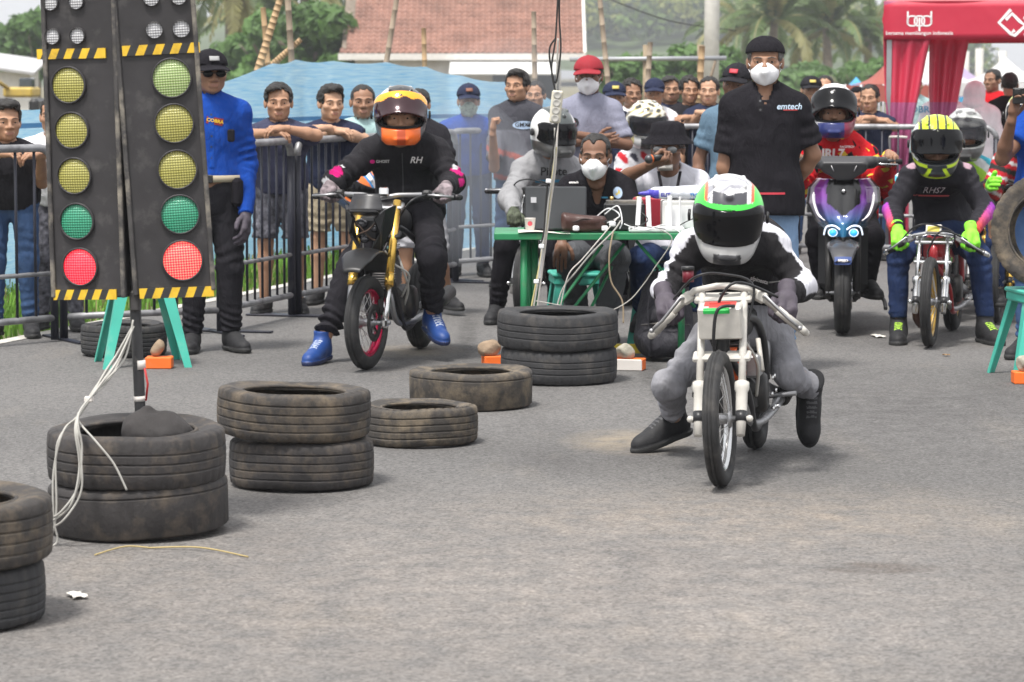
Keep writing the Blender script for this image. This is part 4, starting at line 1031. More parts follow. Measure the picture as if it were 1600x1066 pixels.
# ------------------------------------------------------------------ crowd barriers
M_BARR = M('dark_blue_barrier_steel', (.014, .015, .026), rough=.45, metal=.1, var=.3, dust=(.08, .075, .08), dscale=9, damt=.2)
M_BARTOP = M('worn_barrier_steel', (.26, .26, .27), rough=.45, metal=.4, var=.35, vscale=12, dust=(.04, .04, .05), dscale=7, damt=.45)
def barrier(p0, p1, label, height=1.13, nb=None, feet=True):
    a = Vector((p0[0], p0[1], 0)); c = Vector((p1[0], p1[1], 0)); L = (c - a).length; d = (c - a).normalized()
    ang = math.atan2(d.y, d.x); root = thing('crowd_barrier', label, 'barrier', a, ang, 'steel crowd barriers along the track')
    zb = .14; rc = .10
    pts = [(0.0, 0, .0), (0.0, 0, height - rc)] + [(rc - rc * math.cos(t), 0, height - rc + rc * math.sin(t)) for t in (R(22), R(45), R(68))] + [(rc, 0, height), (L / 2, 0, height), (L - rc, 0, height)] + [(L - rc + rc * math.sin(t), 0, height - rc + rc * math.cos(t)) for t in (R(22), R(45), R(68))] + [(L, 0, height - rc), (L, 0, 0)]
    b = MB(); b.tube(pts[1:-1], .024, 10); b.build('top_rail', M_BARTOP, root)
    for x in (0, L): b = MB(); b.tube([(x, 0, 0.012), (x, 0, height - rc + .004)], .025, 10); b.build('post', M_BARR, root)
    for z in (zb, .40):
        b = MB(); b.tube([(0, 0, z), (L, 0, z)], .02 if z == zb else .014, 8); b.build('lower_rail', M_BARTOP, root)
    nb = nb or int(L / .125)
    me = None
    for i in range(1, nb):
        x = L * i / nb
        if me is None:
            b = MB(); b.tube([(0, 0, zb), (0, 0, height - .01)], .0088, 6); me = b.mesh('bar', M_BARR)
        ob('bar', me, root, (x, 0, 0))
    if feet:
        for x in (.0, L):
            b = MB(); b.box((x, 0, .008), (.05, .62, .012), bev=.003); b.build('foot', M_BARR, root)
f = lambda px, py: gp(px, py)
q0 = gp(-62, 548); q1 = gp(86, 534)
barrier(q0, q1, 'leftmost steel crowd barrier in front of the grass, beside the lights', feet=False)
barrier(gp(100, 532), gp(345, 521), 'steel crowd barrier mostly hidden behind the start lights')
barrier(gp(350, 519), gp(456, 495), 'steel crowd barrier between the guard and the boys')
barrier(gp(466, 494), gp(612, 462), 'steel crowd barrier behind the orange-helmet rider')
barrier(gp(626, 459), gp(712, 442), 'steel crowd barrier behind the shoulder of the orange-helmet rider')
barrier(at(702, 0, 22.3)[:2], at(905, 0, 23.6)[:2], 'steel crowd barrier the masked blue-shirt man leans on')
barrier(at(1035, 0, 24.5)[:2], at(1300, 0, 24.5)[:2], 'steel crowd barrier the boys in dark shirts lean on')
barrier(at(1305, 0, 24.4)[:2], at(1560, 0, 24.0)[:2], 'steel crowd barrier behind the red tent drapes')

# ------------------------------------------------------------------ tyres
M_TYRE = [M('dusty_tyre_rubber_%d' % i, c, rough=.78, var=.3, vscale=9, bump=.35, bscale=70, dust=d, dscale=s, damt=a) for i, (c, d, s, a) in enumerate([
    ((.036, .033, .033), (.17, .135, .10), 9.5, .44), ((.040, .036, .034), (.22, .17, .115), 8.0, .56), ((.031, .031, .033), (.13, .115, .10), 10, .38), ((.044, .039, .035), (.24, .19, .13), 10.5, .58)])]
def tyre_mesh(R0, wd, rb, tread, seed, squash=0.0, n=192):
    """car tyre lying flat: axis along Z, bottom at 0"""
    h = wd / 2; pr = []
    gr = .0042
    ribs = {'ribs': [-.7, -.25, .2, .65], 'worn': [-.45, .0, .45], 'blocks': [-.55, 0, .55], 'fine': [-.75, -.4, -.05, .3, .65], 'bald': [.78]}[tread]
    # outer tread from bottom to top
    tr = [(-.80, .965)]
    xs = [-.80]
    prof = []
    sh = [(rb, -.74 * h), (rb + .004, -.84 * h), (rb + .016, -.89 * h), (rb + .020, -.875 * h), (rb + (R0 - rb) * .45, -.965 * h), (rb + (R0 - rb) * .7, -1.0 * h), (R0 - .024, -.975 * h), (R0 - .008, -.925 * h), (R0 - .001, -.84 * h)]
    prof += sh; kinds = ['s'] * len(sh)
    kinds[-3:] = ['sh', 'sh', 'sh']
    for g_ in ribs:
        for dz, dr in ((-.0060, 0), (-.0028, -.0003), (-.0018, -gr), (.0018, -gr), (.0028, -.0003), (.0060, 0)):
            prof.append((R0 + (dr) + .004 * (1 - (g_) ** 2), g_ * .78 * h + dz)); kinds.append('g' if dr < -.001 else 't')
    sh2 = [(r_, -z_) for r_, z_ in reversed(sh)]; prof += sh2; kinds += ['sh', 'sh', 'sh'] + ['s'] * 6
    inner = [(rb + .004, .66 * h), (rb + (R0 - rb) * .45, .84 * h), (R0 - .022, .6 * h), (R0 - .016, 0), (R0 - .022, -.6 * h), (rb + (R0 - rb) * .45, -.84 * h), (rb + .004, -.66 * h)]
    prof += inner; kinds += ['i'] * len(inner); rd = random.Random(seed)
    ph = [rd.uniform(0, 6.28) for _ in range(6)]
    def fn(p, i, j, t):
        k = kinds[i]; r_ = p.xy.length; z = p.z
        if k == 'sh' and (j % 5 == 0): r_ -= .005 if tread != 'bald' else .002
        if k == 't' and tread == 'blocks' and (j % 6 < 2): r_ -= .006
        if k == 't' and tread in ('ribs', 'fine', 'worn') and (j % 5 == 0): r_ -= .0022
        wob = 1 + .005 * math.sin(2 * t + ph[0]) + .003 * math.sin(3 * t + ph[1]); z += (.0035 * math.sin(2 * t + ph[2]) + squash * math.sin(t + ph[3])) + .002 * math.sin(5 * t + ph[4]) * (1 if k in ('s', 'sh') else .4)
        return Vector((math.cos(t) * r_ * wob, math.sin(t) * r_ * wob, z + h + .004))
    b = MB(); b.lathe(prof, n, fn=fn, closed=True); return b
def tyre(x, y, z, R0, wd, rb, tread, seed, mi, label, rz=0, tilt=(0, 0), group='old car tyres marking the lane', squash=0.0):
    rb = R0 * (.665 + .012 * math.sin(seed * 2.3)); b = tyre_mesh(R0, wd, rb, tread, seed, squash); root = thing('tyre', label, 'tyre', (x, y, z), rz, group); root.rotation_euler = (tilt[0], tilt[1], rz)
    b.build('tread_and_sidewall', M_TYRE[mi], root)
    k = MB()
    for zz in (wd * .905, wd * .095):
        k.tube([(math.cos(t) * (rb + .004), math.sin(t) * (rb + .004), zz + .004) for t in [2 * math.pi * i / 48 for i in range(48)]], .007, 6, closed=True)
        if zz > wd / 2: k.build('bead', M_TYRE[mi], root)
    return root
def stack_xy(pxc, pyb, Rr):
    p = gp(pxc, pyb); d = Vector((p.x, p.y, 0)).normalized(); return p.x + d.x * Rr, p.y + d.y * Rr
x, y = stack_xy(-88, 1000, .30); tyre(x, y, 0, .285, .172, .178, 'fine', 1, 2, 'bottom tyre of the stack cut by the lower left edge'); tyre(x + .012, y + .0, .176, .300, .182, .19, 'ribs', 2, 1, 'top tyre of the stack cut by the lower left edge', .6)
px_, py_ = stack_xy(219, 851, .30); tyre(px_, py_, .0, .302, .176, .178, 'bald', 3, 0, 'worn bottom tyre of the stack holding the light pole', .5, (R(-2.0), R(-1.5))); tyre(px_ - .008, py_ - .004, .178, .300, .180, .192, 'worn', 4, 0, 'top tyre of the stack holding the light pole', 1.9, (R(-.8), R(-2.2)))
PST = (px_, py_)
x, y = stack_xy(472, 773, .285); tyre(x, y, 0, .272, .178, .175, 'ribs', 5, 0, 'bottom tyre of the stack right of the light pole'); tyre(x - .032, y, .184, .288, .182, .180, 'ribs', 6, 1, 'dusty top tyre of the stack right of the light pole', .8, (R(1.0), R(1.6)))
x, y = stack_xy(656, 703, .25); tyre(x, y, 0, .242, .160, .165, 'ribs', 7, 3, 'muddy blocky single tyre beside the two-high stack', .3)
x, y = stack_xy(736, 645, .29); tyre(x, y, 0, .287, .172, .19, 'bald', 8, 3, 'smooth single tyre with a chewed rim in front of the table stack', .2)
x, y = stack_xy(873, 605, .30); tyre(x, y, 0, .292, .170, .182, 'worn', 9, 2, 'bottom tyre of the stack in front of the green table'); tyre(x - .006, y, .174, .302, .185, .20, 'worn', 10, 2, 'top tyre of the stack in front of the green table', 1.1, (R(.6), R(-.8)))
TST = (x, y)
x, y = stack_xy(194, 561, .24); tyre(x, y, 0, .235, .175, .15, 'fine', 11, 2, 'lone tyre on the road behind the turquoise stool')
# upright tyre leaning on the other stool
TYR = gp(1628, 600)

# ------------------------------------------------------------------ plastic stools
M_STOOL = M('turquoise_plastic', (.055, .40, .31), rough=.42, var=.12, vscale=5, dust=(.32, .40, .34), dscale=5, damt=.25)
def stool(x, y, rz, hgt, label, sp=.16, tp=.125):
    root = thing('plastic_stool', label, 'stool', (x, y, 0), rz, 'turquoise plastic stools')
    b = MB(); b.box((0, 0, hgt - .012), (tp * 2 + .03, tp * 2 + .03, .024), bev=.008); b.box((0, 0, hgt - .045), (tp * 2 + .015, tp * 2 + .015, .05), bev=.01)
    b.lathe([(.0, hgt + .001), (.02, hgt + .001), (.026, hgt + .004), (.03, hgt + .001)], 16); b.build('seat', M_STOOL, root)
    for sx in (-1, 1):
        for sy in (-1, 1):
            b = MB(); t0 = Vector((sx * (tp - .005), sy * (tp - .005), hgt - .05)); t1 = Vector((sx * sp, sy * sp, 0))
            V = []
            for (p, w_) in ((t0, .062), (t1, .040)):
                th = .006
                V += [p + Vector((sx * 0, sy * 0, 0)), p + Vector((-sx * w_, 0, 0)), p + Vector((-sx * w_, -sy * th, 0)), p + Vector((-sx * th, -sy * th, 0)), p + Vector((-sx * th, -sy * w_, 0)), p + Vector((0, -sy * w_, 0))]
            F = [(0, 1, 7, 6), (1, 2, 8, 7), (2, 3, 9, 8), (3, 4, 10, 9), (4, 5, 11, 10), (5, 0, 6, 11), (5, 4, 3, 2, 1, 0), (6, 7, 8, 9, 10, 11)]
            if sx * sy < 0: F = [tuple(reversed(q)) for q in F]
            b.add(V, F, 0, False); b.build('leg', M_STOOL, root)
    for (dx, dy) in ((1, 0), (0, 1)):
        for s in (-1, 1):
            b = MB(); zz = hgt * .55; w_ = (tp + (sp - tp) * .45)
            if dx: b.box((0, s * (w_ - .004), zz), (w_ * 2 - .05, .005, .03))
            else: b.box((s * (w_ - .004), 0, zz), (.005, w_ * 2 - .05, .03))
            if hgt > .6: b.build('brace', M_STOOL, root)
    return root
p = gp(222, 570); stool(p.x, p.y + .02, R(14), .455, 'turquoise plastic stool standing behind the light pole', .235, .155)
p = gp(1632, 588); SX = (p.x, p.y); stool(p.x, p.y, R(8), .455, 'turquoise plastic stool carrying an upright tyre', .235, .155)
tyre(p.x - .01, p.y - .10, .452, .30, .17, .185, 'worn', 12, 3, 'tyre propped upright on the turquoise stool at the edge', 0, (R(80), 0), group='old car tyres marking the lane')
up = [o for o in bpy.data.objects if o.name.startswith('tyre') and o.get('label', '').startswith('tyre propped')][0]
up.location = (p.x + .015, p.y - .05, .455 + .298); up.rotation_euler = (R(84), 0, R(-22))
for c_ in up.children:
    for v in c_.data.vertices: v.co.z -= .085

# ------------------------------------------------------------------ orange bricks and stones, litter
M_OBOX = M('orange_painted_block', (.80, .15, .02), rough=.6, var=.15, dust=(.45, .3, .2), dscale=9, damt=.2); M_WBOX = M('white_painted_block', (.66, .62, .58), rough=.7, var=.15)
def block(px, py, L, rz, label):
    p = gp(px, py); b = MB(); b.box((0, 0, .031), (L, .11, .06), bev=.004)
    o = b.build('painted_block', [M_OBOX, M_WBOX], None, (p.x, p.y + .06, 0), (0, 0, rz), label=label, cat='block', group='orange painted blocks')
    for q in o.data.polygons:
        if abs(q.normal.y) > .7 and 'white' in label: q.material_index = 1
    return o
block(775, 575, .14, R(10), 'orange block under the brown stone left of the tyre stack')
block(985, 580, .15, R(-14), 'block with white face and orange end by the backpack')
block(247, 577, .14, R(0), 'orange block on the road between the stool legs')
block(1604, 601, .12, R(0), 'orange block beneath the round stone under the right stool')
M_ROCK = [M('brown_stone', (.26, .19, .13), rough=.9, var=.35, vscale=14, bump=.8, bscale=40), M('grey_stone', (.34, .32, .26), rough=.92, var=.35, vscale=18, bump=.9, bscale=45)]
def rock(px, py, zb, sz, seed, mi, label):
    p = gp(px, py, 0); g = Grid((-.16, -.16, -.12), (.16, .16, .14), .008); F = g.new(); rd = random.Random(seed)
    for i in range(5): g.ell(F, (rd.uniform(-.4, .4) * sz[0], rd.uniform(-.4, .4) * sz[1], rd.uniform(-.25, .25) * sz[2]), (sz[0] * .62, sz[1] * .62, sz[2] * .62), Euler((rd.random(), rd.random(), rd.random())).to_matrix(), k=.02)
    for i in range(7):
        nn = Vector((rd.gauss(0, 1), rd.gauss(0, 1), rd.gauss(0, 1))).normalized(); F = np.maximum(F, g.plane(nn * (max(sz) * rd.uniform(.6, .9)), nn))
    F = np.maximum(F, -g.plane((0, 0, -sz[2] * .72), (0, 0, 1))); F = F + g.noise(.004, seed, 2.5); V, Q = nets(F, g); V[:, 2] -= V[:, 2].min()
    ob('stone', mesh_np('stone', V, Q, M_ROCK[mi], smooth=True), None, (p.x, p.y + .06, zb), label=label, cat='stone', group='stones weighing down the blocks')
rock(764, 575, .0605, (.07, .06, .055), 4, 0, 'brown wedge-shaped stone leaning on the tyre stack')
rock(980, 580, .0605, (.075, .05, .042), 7, 1, 'pale rough stone on the white-faced block')
rock(1604, 601, .0605, (.055, .05, .052), 9, 1, 'round stone on the orange block under the stool')
rock(247, 577, .0605, (.03, .03, .07), 12, 0, 'small brown stone on the block between the stool legs')
M_PAPER = M('litter_paper', (.75, .72, .66), rough=.8, var=.1); M_STRAW = M('dry_straw', (.42, .33, .15), rough=.8)
def litter(px, py, w_, l_, rz, label, m=None):
    p = gp(px, py); rd = random.Random(int(px)); b = MB()
    b.grid(lambda u, v: ((u - .5) * w_ + .003 * math.sin(v * 7), (v - .5) * l_, .006 + .006 * abs(math.sin(u * 4 + v * 3))), 4, 4, 0, .0015)
    b.build('litter_scrap', m or M_PAPER, None, (p.x, p.y, 0), (0, 0, rz), label=label, cat='litter', group='litter on the road')
litter(120, 934, .045, .09, .4, 'white paper scrap on the asphalt near the lower left tyres')
litter(113, 493, .09, .2, .3, 'crumpled clear plastic scrap lying in the verge grass', M('plastic_scrap', (.55, .58, .56), rough=.2))
litter(1372, 527, .06, .16, .1, 'white scrap on the road beside the scooter wheel')
litter(1478, 557, .028, .04, .5, 'brown leaf scrap in front of the gold-rimmed bike', M('dead_leaf', (.28, .17, .08), rough=.8))
litter(1590, 545, .05, .1, .7, 'dry brown leaf beside the right stool leg', M('dead_leaf2', (.25, .15, .07), rough=.8))
for i, (a, c, lb) in enumerate([((232, 858), (388, 872), 'long straw stalk lying by the pole tyre stack'), ((148, 869), (235, 858), 'short straw stalk under the pole tyre stack')]):
    p, q = gp(*a), gp(*c); b = MB(); m_ = (p + q) / 2 + Vector((0, .05, .012)); b.tube(bez([p + Vector((0, 0, .004)), m_, q + Vector((0, 0, .004))], 6), .0028, 5); b.build('straw_stalk', M_STRAW, label=lb, cat='straw', group='straw stalks')

# ------------------------------------------------------------------ start lights on their pole
LD = PST[1] + .03
M_BOARD = M('black_light_board', (.030, .028, .030), rough=.55, var=.25, vscale=9, bump=.15, bscale=30, dust=(.12, .115, .11), dscale=14, damt=.26)
M_BEDGE = M('chipped_board_edge', (.05, .047, .047), rough=.6, var=.4, vscale=20, dust=(.58, .52, .42), dscale=6.5, damt=.42)
M_YEL = M('yellow_tape', (.68, .43, .03), rough=.5, var=.2, vscale=30, dust=(.10, .08, .04), dscale=25, damt=.25); M_BLKT = M('black_tape', (.03, .03, .03), rough=.5)
def lens_mat(name, rgb, em, rgb2):
    m = bpy.data.materials.new(name); m.use_nodes = True; n = m.node_tree.nodes; l = m.node_tree.links; b = n['Principled BSDF']
    tc = n.new('ShaderNodeTexCoord'); sx = n.new('ShaderNodeSeparateXYZ'); l.new(tc.outputs['Object'], sx.inputs[0])
    def cell(o):
        a = n.new('ShaderNodeMath'); a.operation = 'MULTIPLY'; a.inputs[1].default_value = 2 * math.pi / .0088; l.new(o, a.inputs[0])
        s = n.new('ShaderNodeMath'); s.operation = 'COSINE'; l.new(a.outputs[0], s.inputs[0]); return s.outputs[0]
    mu = n.new('ShaderNodeMath'); mu.operation = 'ADD'; l.new(cell(sx.outputs[0]), mu.inputs[0]); l.new(cell(sx.outputs[2]), mu.inputs[1])
    mr = n.new('ShaderNodeMapRange'); mr.inputs[1].default_value = -.6; mr.inputs[2].default_value = 1.1; l.new(mu.outputs[0], mr.inputs[0])
    mx = n.new('ShaderNodeMixRGB'); mx.inputs[1].default_value = (*rgb2, 1); mx.inputs[2].default_value = (*rgb, 1); l.new(mr.outputs[0], mx.inputs[0])
    l.new(mx.outputs[0], b.inputs['Base Color']); b.inputs['Roughness'].default_value = .22; b.inputs['Coat Weight'].default_value = .5
    if em: l.new(mx.outputs[0], b.inputs['Emission Color']); b.inputs['Emission Strength'].default_value = em
    bp = n.new('ShaderNodeBump'); bp.inputs['Strength'].default_value = .4; bp.inputs['Distance'].default_value = .003; l.new(mu.outputs[0], bp.inputs['Height']); l.new(bp.outputs[0], b.inputs['Normal'])
    return m
L_YEL = lens_mat('amber_lens', (.46, .42, .11), 0, (.21, .20, .035)); L_GRN = lens_mat('green_lens', (.05, .36, .21), 0, (.01, .17, .09)); L_GRNP = lens_mat('pale_green_lens', (.46, .54, .27), 0, (.20, .30, .08))
L_RED = lens_mat('lit_red_lens', (1.0, .07, .09), .45, (.7, .005, .025)); L_RED2 = lens_mat('lit_red_lens_grid', (1.0, .20, .14), .5, (.75, .006, .025)); L_WHT = lens_mat('clear_lens', (.62, .62, .63), 0, (.30, .30, .32))
lights = thing('start_lights', 'twin black drag race start light board on a pole in tyres', 'start lights', (PST[0], PST[1], 0))
def loc(v): return Vector(v) - Vector((PST[0], PST[1], 0))
def board(c00, c10, c01, c11, dy, lens, small, tapes, side):
    """corner pixels: bottom-left, bottom-right, top-left, top-right; dy = depth of (left, right) edge"""
    Yl, Yr = LD + dy[0], LD + dy[1]
    P00, P10, P01, P11 = at(*c00, Yl), at(*c10, Yr), at(*c01, Yl), at(*c11, Yr)
    o = loc(P00); ex = (P10 - P00); ey = (P01 - P00); wx = ex.length; hy = ey.length; ex.normalize(); ey = (ey - ex * ey.dot(ex)).normalized(); ez = ex.cross(ey)
    # local frame: x right, z up, y away from the viewer
    mt = Matrix((( ex.x, -ez.x, ey.x, o.x), (ex.y, -ez.y, ey.y, o.y), (ex.z, -ez.z, ey.z, o.z), (0, 0, 0, 1)))
    b = MB(); b.box((wx / 2, .055, hy / 2), (wx, .11, hy), bev=.006); bo = b.build('light_board', M_BOARD, lights); bo.matrix_local = mt
    b = MB()
    for xx in (.007, wx - .007): b.box((xx, -.004, hy / 2), (.016, .014, hy))
    b.box((wx / 2, -.004, .006), (wx, .016, .012))
    for k_, sx_ in enumerate((.007, wx - .007)):
        e_ = MB(); e_.box((sx_, -.004, hy / 2), (.016, .014, hy), bev=.003); q_ = e_.build('edge_strip', M_BEDGE, bo)
    def tolocal(px, py):
        # point on the board plane
        d = Vector(ray(px, py)); cam_ = Vector((0, 0, CAM_H)); n_ = ez; P = P00; t = (P - cam_).dot(n_) / d.dot(n_); h_ = cam_ + d * t - P00; return h_.dot(ex), h_.dot(ey)
    for (px, py, r_, mt_) in lens + small:
        lx, lz = tolocal(px, py); rr = r_ / FPX * LD
        b = MB(); mm = Matrix.Translation((0, 0, 0)) @ Matrix.Rotation(R(90), 4, 'X')
        b.lathe([(0, rr * .16), (rr * .4, rr * .14), (rr * .75, rr * .08), (rr, .001)], 28, mm); ln_ = b.build('lamp_lens', mt_, bo, (lx, -.003, lz))
        b = MB(); b.lathe([(rr * 1.0, .0), (rr * 1.0, .011), (rr * 1.09, .011), (rr * 1.09, 0)], 28, mm); b.build('lamp_rim', M_BOARD, bo, (lx, -.001, lz))
    for (pa, pb) in tapes:
        xa, za = tolocal(*pa); xb, zb = tolocal(*pb); N = 9; hh = .034; L = xb - xa
        b = MB(); 
        for i in range(N):
            x0 = xa + L * i / N; x1 = xa + L * (i + 1) / N; sk = L / N * .55
            def zz(x): return za + (zb - za) * (x - xa) / L
            pts = [(x0 - (sk if i else 0), zz(x0) - hh / 2), (x1 - (sk if i < N - 1 else 0), zz(x1) - hh / 2), (x1, zz(x1) + hh / 2), (x0, zz(x0) + hh / 2)]
            V = [(p_[0], -.0075, p_[1]) for p_ in pts] + [(p_[0], -.001, p_[1]) for p_ in pts]
            b.add(V, [(3, 2, 1, 0)[::-1], (4, 7, 6, 5)[::-1], (0, 1, 5, 4), (1, 2, 6, 5), (2, 3, 7, 6), (3, 0, 4, 7)], i % 2, False)
        b.build('hazard_tape', [M_YEL, M_BLKT], bo)
    return bo
Y_, G_, GP_, R_, R2_, W_ = L_YEL, L_GRN, L_GRNP, L_RED, L_RED2, L_WHT
board((82, 465), (197, 465), (54, -40), (172, -40), (.07, 0.0), [(108, 133, 27, Y_), (113, 204, 27, Y_), (117, 275, 27, Y_), (121, 346, 27, G_), (126, 417, 28, R_)],
      [(80, 4, 12, W_), (120, 2, 12, W_), (83, 57, 12, W_), (122, 56, 12, W_)], [((59, 85), (166, 83)), ((85, 461), (183, 460))], 0)
board((209, 462), (337, 453), (183, -40), (312, -40), (0.0, .035), [(268, 122, 29, GP_), (272, 193, 29, Y_), (277, 265, 29, Y_), (281, 335, 29, G_), (285, 407, 30, R2_)],
      [(236, -3, 12, W_), (279, -5, 12, W_), (241, 47, 12.5, W_), (283, 45, 13, W_)], [((191, 80), (312, 74)), ((218, 459), (334, 455))], 1)
b = MB(); a, c = at(219, 640, LD + .06), at(186, -60, LD + .06); b.tube([loc(a) - Vector((0, 0, .12)), loc(a), loc(c)], .019, 12); b.build('pole', M('flaking_black_pole', (.03, .03, .032), rough=.5, dust=(.55, .50, .44), dscale=8, damt=.3), lights)
for (py0, py1) in ((563, 577), (619, 627)):
    b = MB(); p0, p1 = loc(at(218, py0, LD + .06)), loc(at(218.6, py1, LD + .06)); b.tube([p0, p1], .0205, 12); b.build('pole_tape', M_WBOX, lights)
b = MB(); b.tube([loc(at(226, 575, LD + .035)), loc(at(231, 600, LD + .03)), loc(at(228, 626, LD + .035))], .004, 6); b.build('red_wire', M('red_wire', (.4, .02, .02), rough=.5), lights)
b = MB(); b.box(loc(at(212, 470, LD + .045)), (.035, .05, .07), bev=.006); b.build('bracket', M_BEDGE, lights)
# sack over the pole foot
g = Grid((-.18, -.16, -.1), (.18, .16, .16), .009); F = g.new(); g.ell(F, (.02, 0, 0), (.115, .10, .06)); g.cone(F, (-.05, 0, .02), (-.02, 0, .075), .05, .02, k=.05); g.cone(F, (.05, -.02, .03), (.10, -.03, 0), .05, .03, k=.03); g.cone(F, (.0, -.04, .05), (.03, -.08, 0), .02, .02, k=.02)
F = F + g.noise(.007, 3.3, 1.6); V, Q = nets(F, g); ob('sack', mesh_np('sack', V, Q, M('dark_canvas_sack', (.035, .032, .032), rough=.85, var=.3, fold=.12)), None, (PST[0] + .05, PST[1] + .0, .335), label='dark canvas sack stuffed around the light pole in the tyre', cat='sack')
# bundle of pale cables falling from the pole over the tyres
M_CABLE = M('grey_white_cable', (.40, .39, .36), rough=.5, var=.1)
cb = thing('cable_bundle', 'bundle of pale cables drooping from the light pole over tyres', 'cables', (PST[0], PST[1], 0))
for i, pl in enumerate([[(205, 520, .05), (186, 560, 0), (150, 610, -.12), (122, 650, -.34), (128, 700, -.36), (122, 760, -.36), (95, 800, -.37), (74, 812, -.30)],
                        [(207, 515, .05), (176, 585, 0), (140, 625, -.14), (120, 660, -.34), (127, 720, -.36), (126, 770, -.36), (100, 812, -.37), (76, 826, -.30)],
                        [(203, 525, .05), (160, 590, -.02), (130, 640, -.2), (95, 680, -.33), (87, 720, -.34), (88, 800, -.34), (78, 850, -.33)],
                        [(209, 510, .05), (180, 570, -.02), (135, 630, -.16), (122, 655, -.3), (150, 690, -.35), (178, 725, -.35), (198, 766, -.35)],
                        [(208, 500, .05), (195, 560, .02), (160, 600, -.05), (125, 645, -.2), (121, 670, -.35), (126, 690, -.35)],
                        [(206, 512, .05), (170, 575, 0), (143, 615, -.1), (118, 662, -.34), (124, 730, -.36), (110, 790, -.37), (75, 818, -.33)], [(200, 530, .05), (165, 580, -.02), (128, 645, -.2), (100, 672, -.33), (84, 735, -.34), (84, 810, -.34), (90, 845, -.33), (76, 856, -.33)]]):
    b = MB(); b.tube(bez([loc(at(px, py, PST[1] + dy)) for px, py, dy in pl], 8), .0036, 7); b.build('cable', M_CABLE, cb)
b = MB(); p = loc(at(139, 624, PST[1] - .15)); b.box(p, (.03, .02, .02), bev=.004); b.build('cable_tie', M_WBOX, cb)
# ------------------------------------------------------------------ timing table
M_TGRN = M('green_painted_steel', (.018, .19, .075), rough=.45, var=.2, dust=(.20, .18, .12), dscale=9, damt=.28)
TY = 15.75; TZ = .705
txl, txr = X(772, TY), X(1112, TY)
tb = thing('folding_table', 'long green steel table loaded with timing equipment', 'table', ((txl + txr) / 2, TY + .3, 0)); tw = (txr - txl)
b = MB(); b.box((0, 0, TZ - .018), (tw, .62, .036), bev=.004); b.build('table_top', M_TGRN, tb)
for sx in (-1, 1):
    for sy in (-1, 1):
        b = MB(); xx = sx * (tw / 2 - .16) ; b.tube([(xx, sy * .24, 0), (xx, sy * .24, TZ - .034)], .019, 10); b.build('leg', M_TGRN, tb)
    b = MB(); b.tube([(sx * (tw / 2 - .16), -.24, .12), (sx * (tw / 2 - .16), .24, .12)], .014, 8); b.build('stretcher', M_TGRN, tb)
for (a, c) in [((-.42, -.2, .05), (.0, -.2, .64)), ((-.36, -.14, .03), (.12, -.14, .64)), ((.5, -.2, .30), (.18, -.2, .66)), ((-.16, -.22, .10), (.06, .1, .5))]:
    b = MB(); b.tube([a, c], .009, 7); b.build('brace', M_TGRN, tb)
for xx in (-.40, -.365): b = MB(); b.tube([(xx, .0, .0), (xx, .0, TZ - .036)], .02, 8); b.build('inner_leg', M_TGRN, tb)
b = MB(); b.box((0.05, .02, .055), (.95, .05, .05), bev=.004); b.build('yellow_bar', M('yellow_painted_bar', (.55, .42, .03), rough=.5, var=.2), tb)
def T(px, dy=0.0, dz=0.0): return Vector((X(px, TY + .1 + dy), TY + .1 + dy, TZ + dz))
# laptop, seen from the back
lp = thing('laptop', 'open dark grey laptop facing the masked man at the table', 'laptop', T(868, .1, .001))
b = MB(); b.box((0, .12, .011), (.34, .23, .02), bev=.005); b.build('keyboard_base', M_BLKPL, lp)
b = MB(); b.box((0, 0, .125), (.335, .014, .235), (R(-10), 0, 0), bev=.006); ld = b.build('screen_lid', M('laptop_lid', (.055, .058, .062), rough=.4, metal=.4, var=.1), lp)
b = MB(); b.box((-.12, -.0, .17), (.03, .004, .03), (R(-10), 0, R(0))); b.v = [(x, y - .024, z) for x, y, z in b.v]; b.build('sticker', M('grey_sticker', (.4, .4, .42)), ld)
# brown leather bag
g = Grid((-.2, -.14, -.05), (.2, .14, .16), .007); F = g.new(); x_, y_, z_ = g.xyz()
bx1 = np.sqrt(np.maximum(np.abs(x_) - .10, 0) ** 2 + np.maximum(np.abs(y_) - .045, 0) ** 2 + np.maximum(np.abs(z_ - .035 - .12 * x_ * (x_ < 0) * -1) - .018 - .1 * (.1 - x_) * .35, 0) ** 2) - .022
F = np.minimum(F, bx1); g.cone(F, (-.09, -.05, .055), (.06, -.055, .05), .022, .016, k=.02); F = F + g.noise(.004, 7, 1.6); V, Q = nets(F.astype(np.float32), g); V[:, 2] -= V[:, 2].min()
bg_ = ob('leather_bag', mesh_np('leather_bag', V, Q, M('brown_leather', (.060, .026, .021), rough=.42, var=.25, fold=.10)), None, T(912, .0, .001), label='slumped dark brown leather bag on the table', cat='bag')
b = MB(); b.tube(bez([(-.12, -.03, .08), (-.06, -.075, .06), (.0, -.075, .075), (.08, -.06, .06)], 6), .004, 6); b.build('flap_seam', M('bag_seam', (.03, .014, .012), rough=.5), bg_)
# cup
cp = thing('paper_cup', 'white plastic drinking cup with red print on the table', 'cup', T(828, -.02, .001)); b = MB(); b.lathe([(0, 0), (.022, 0), (.030, .075), (.032, .077), (.029, .073), (.021, .003), (0, .003)], 20); cu_ = b.build('cup_body', M_WBOX, cp)
V_, F_ = disc_shape(.013, .013); print_on(cp, cu_, V_, F_, (0, -.031, .048), (1, 0, 0), (0, 0, 1), M('red_print', (.6, .08, .1)), 'print', .001)
b = MB(); b.grid(lambda u, v: ((u - .5) * .28, (v - .5) * .2, .002 + .006 * math.sin(u * 5 + v)), 8, 6, 0, .0012); b.build('paper_sheet', M_PAPER, None, T(850, -.02, .002), label='white paper sheet lying under the cup on the table', cat='paper')
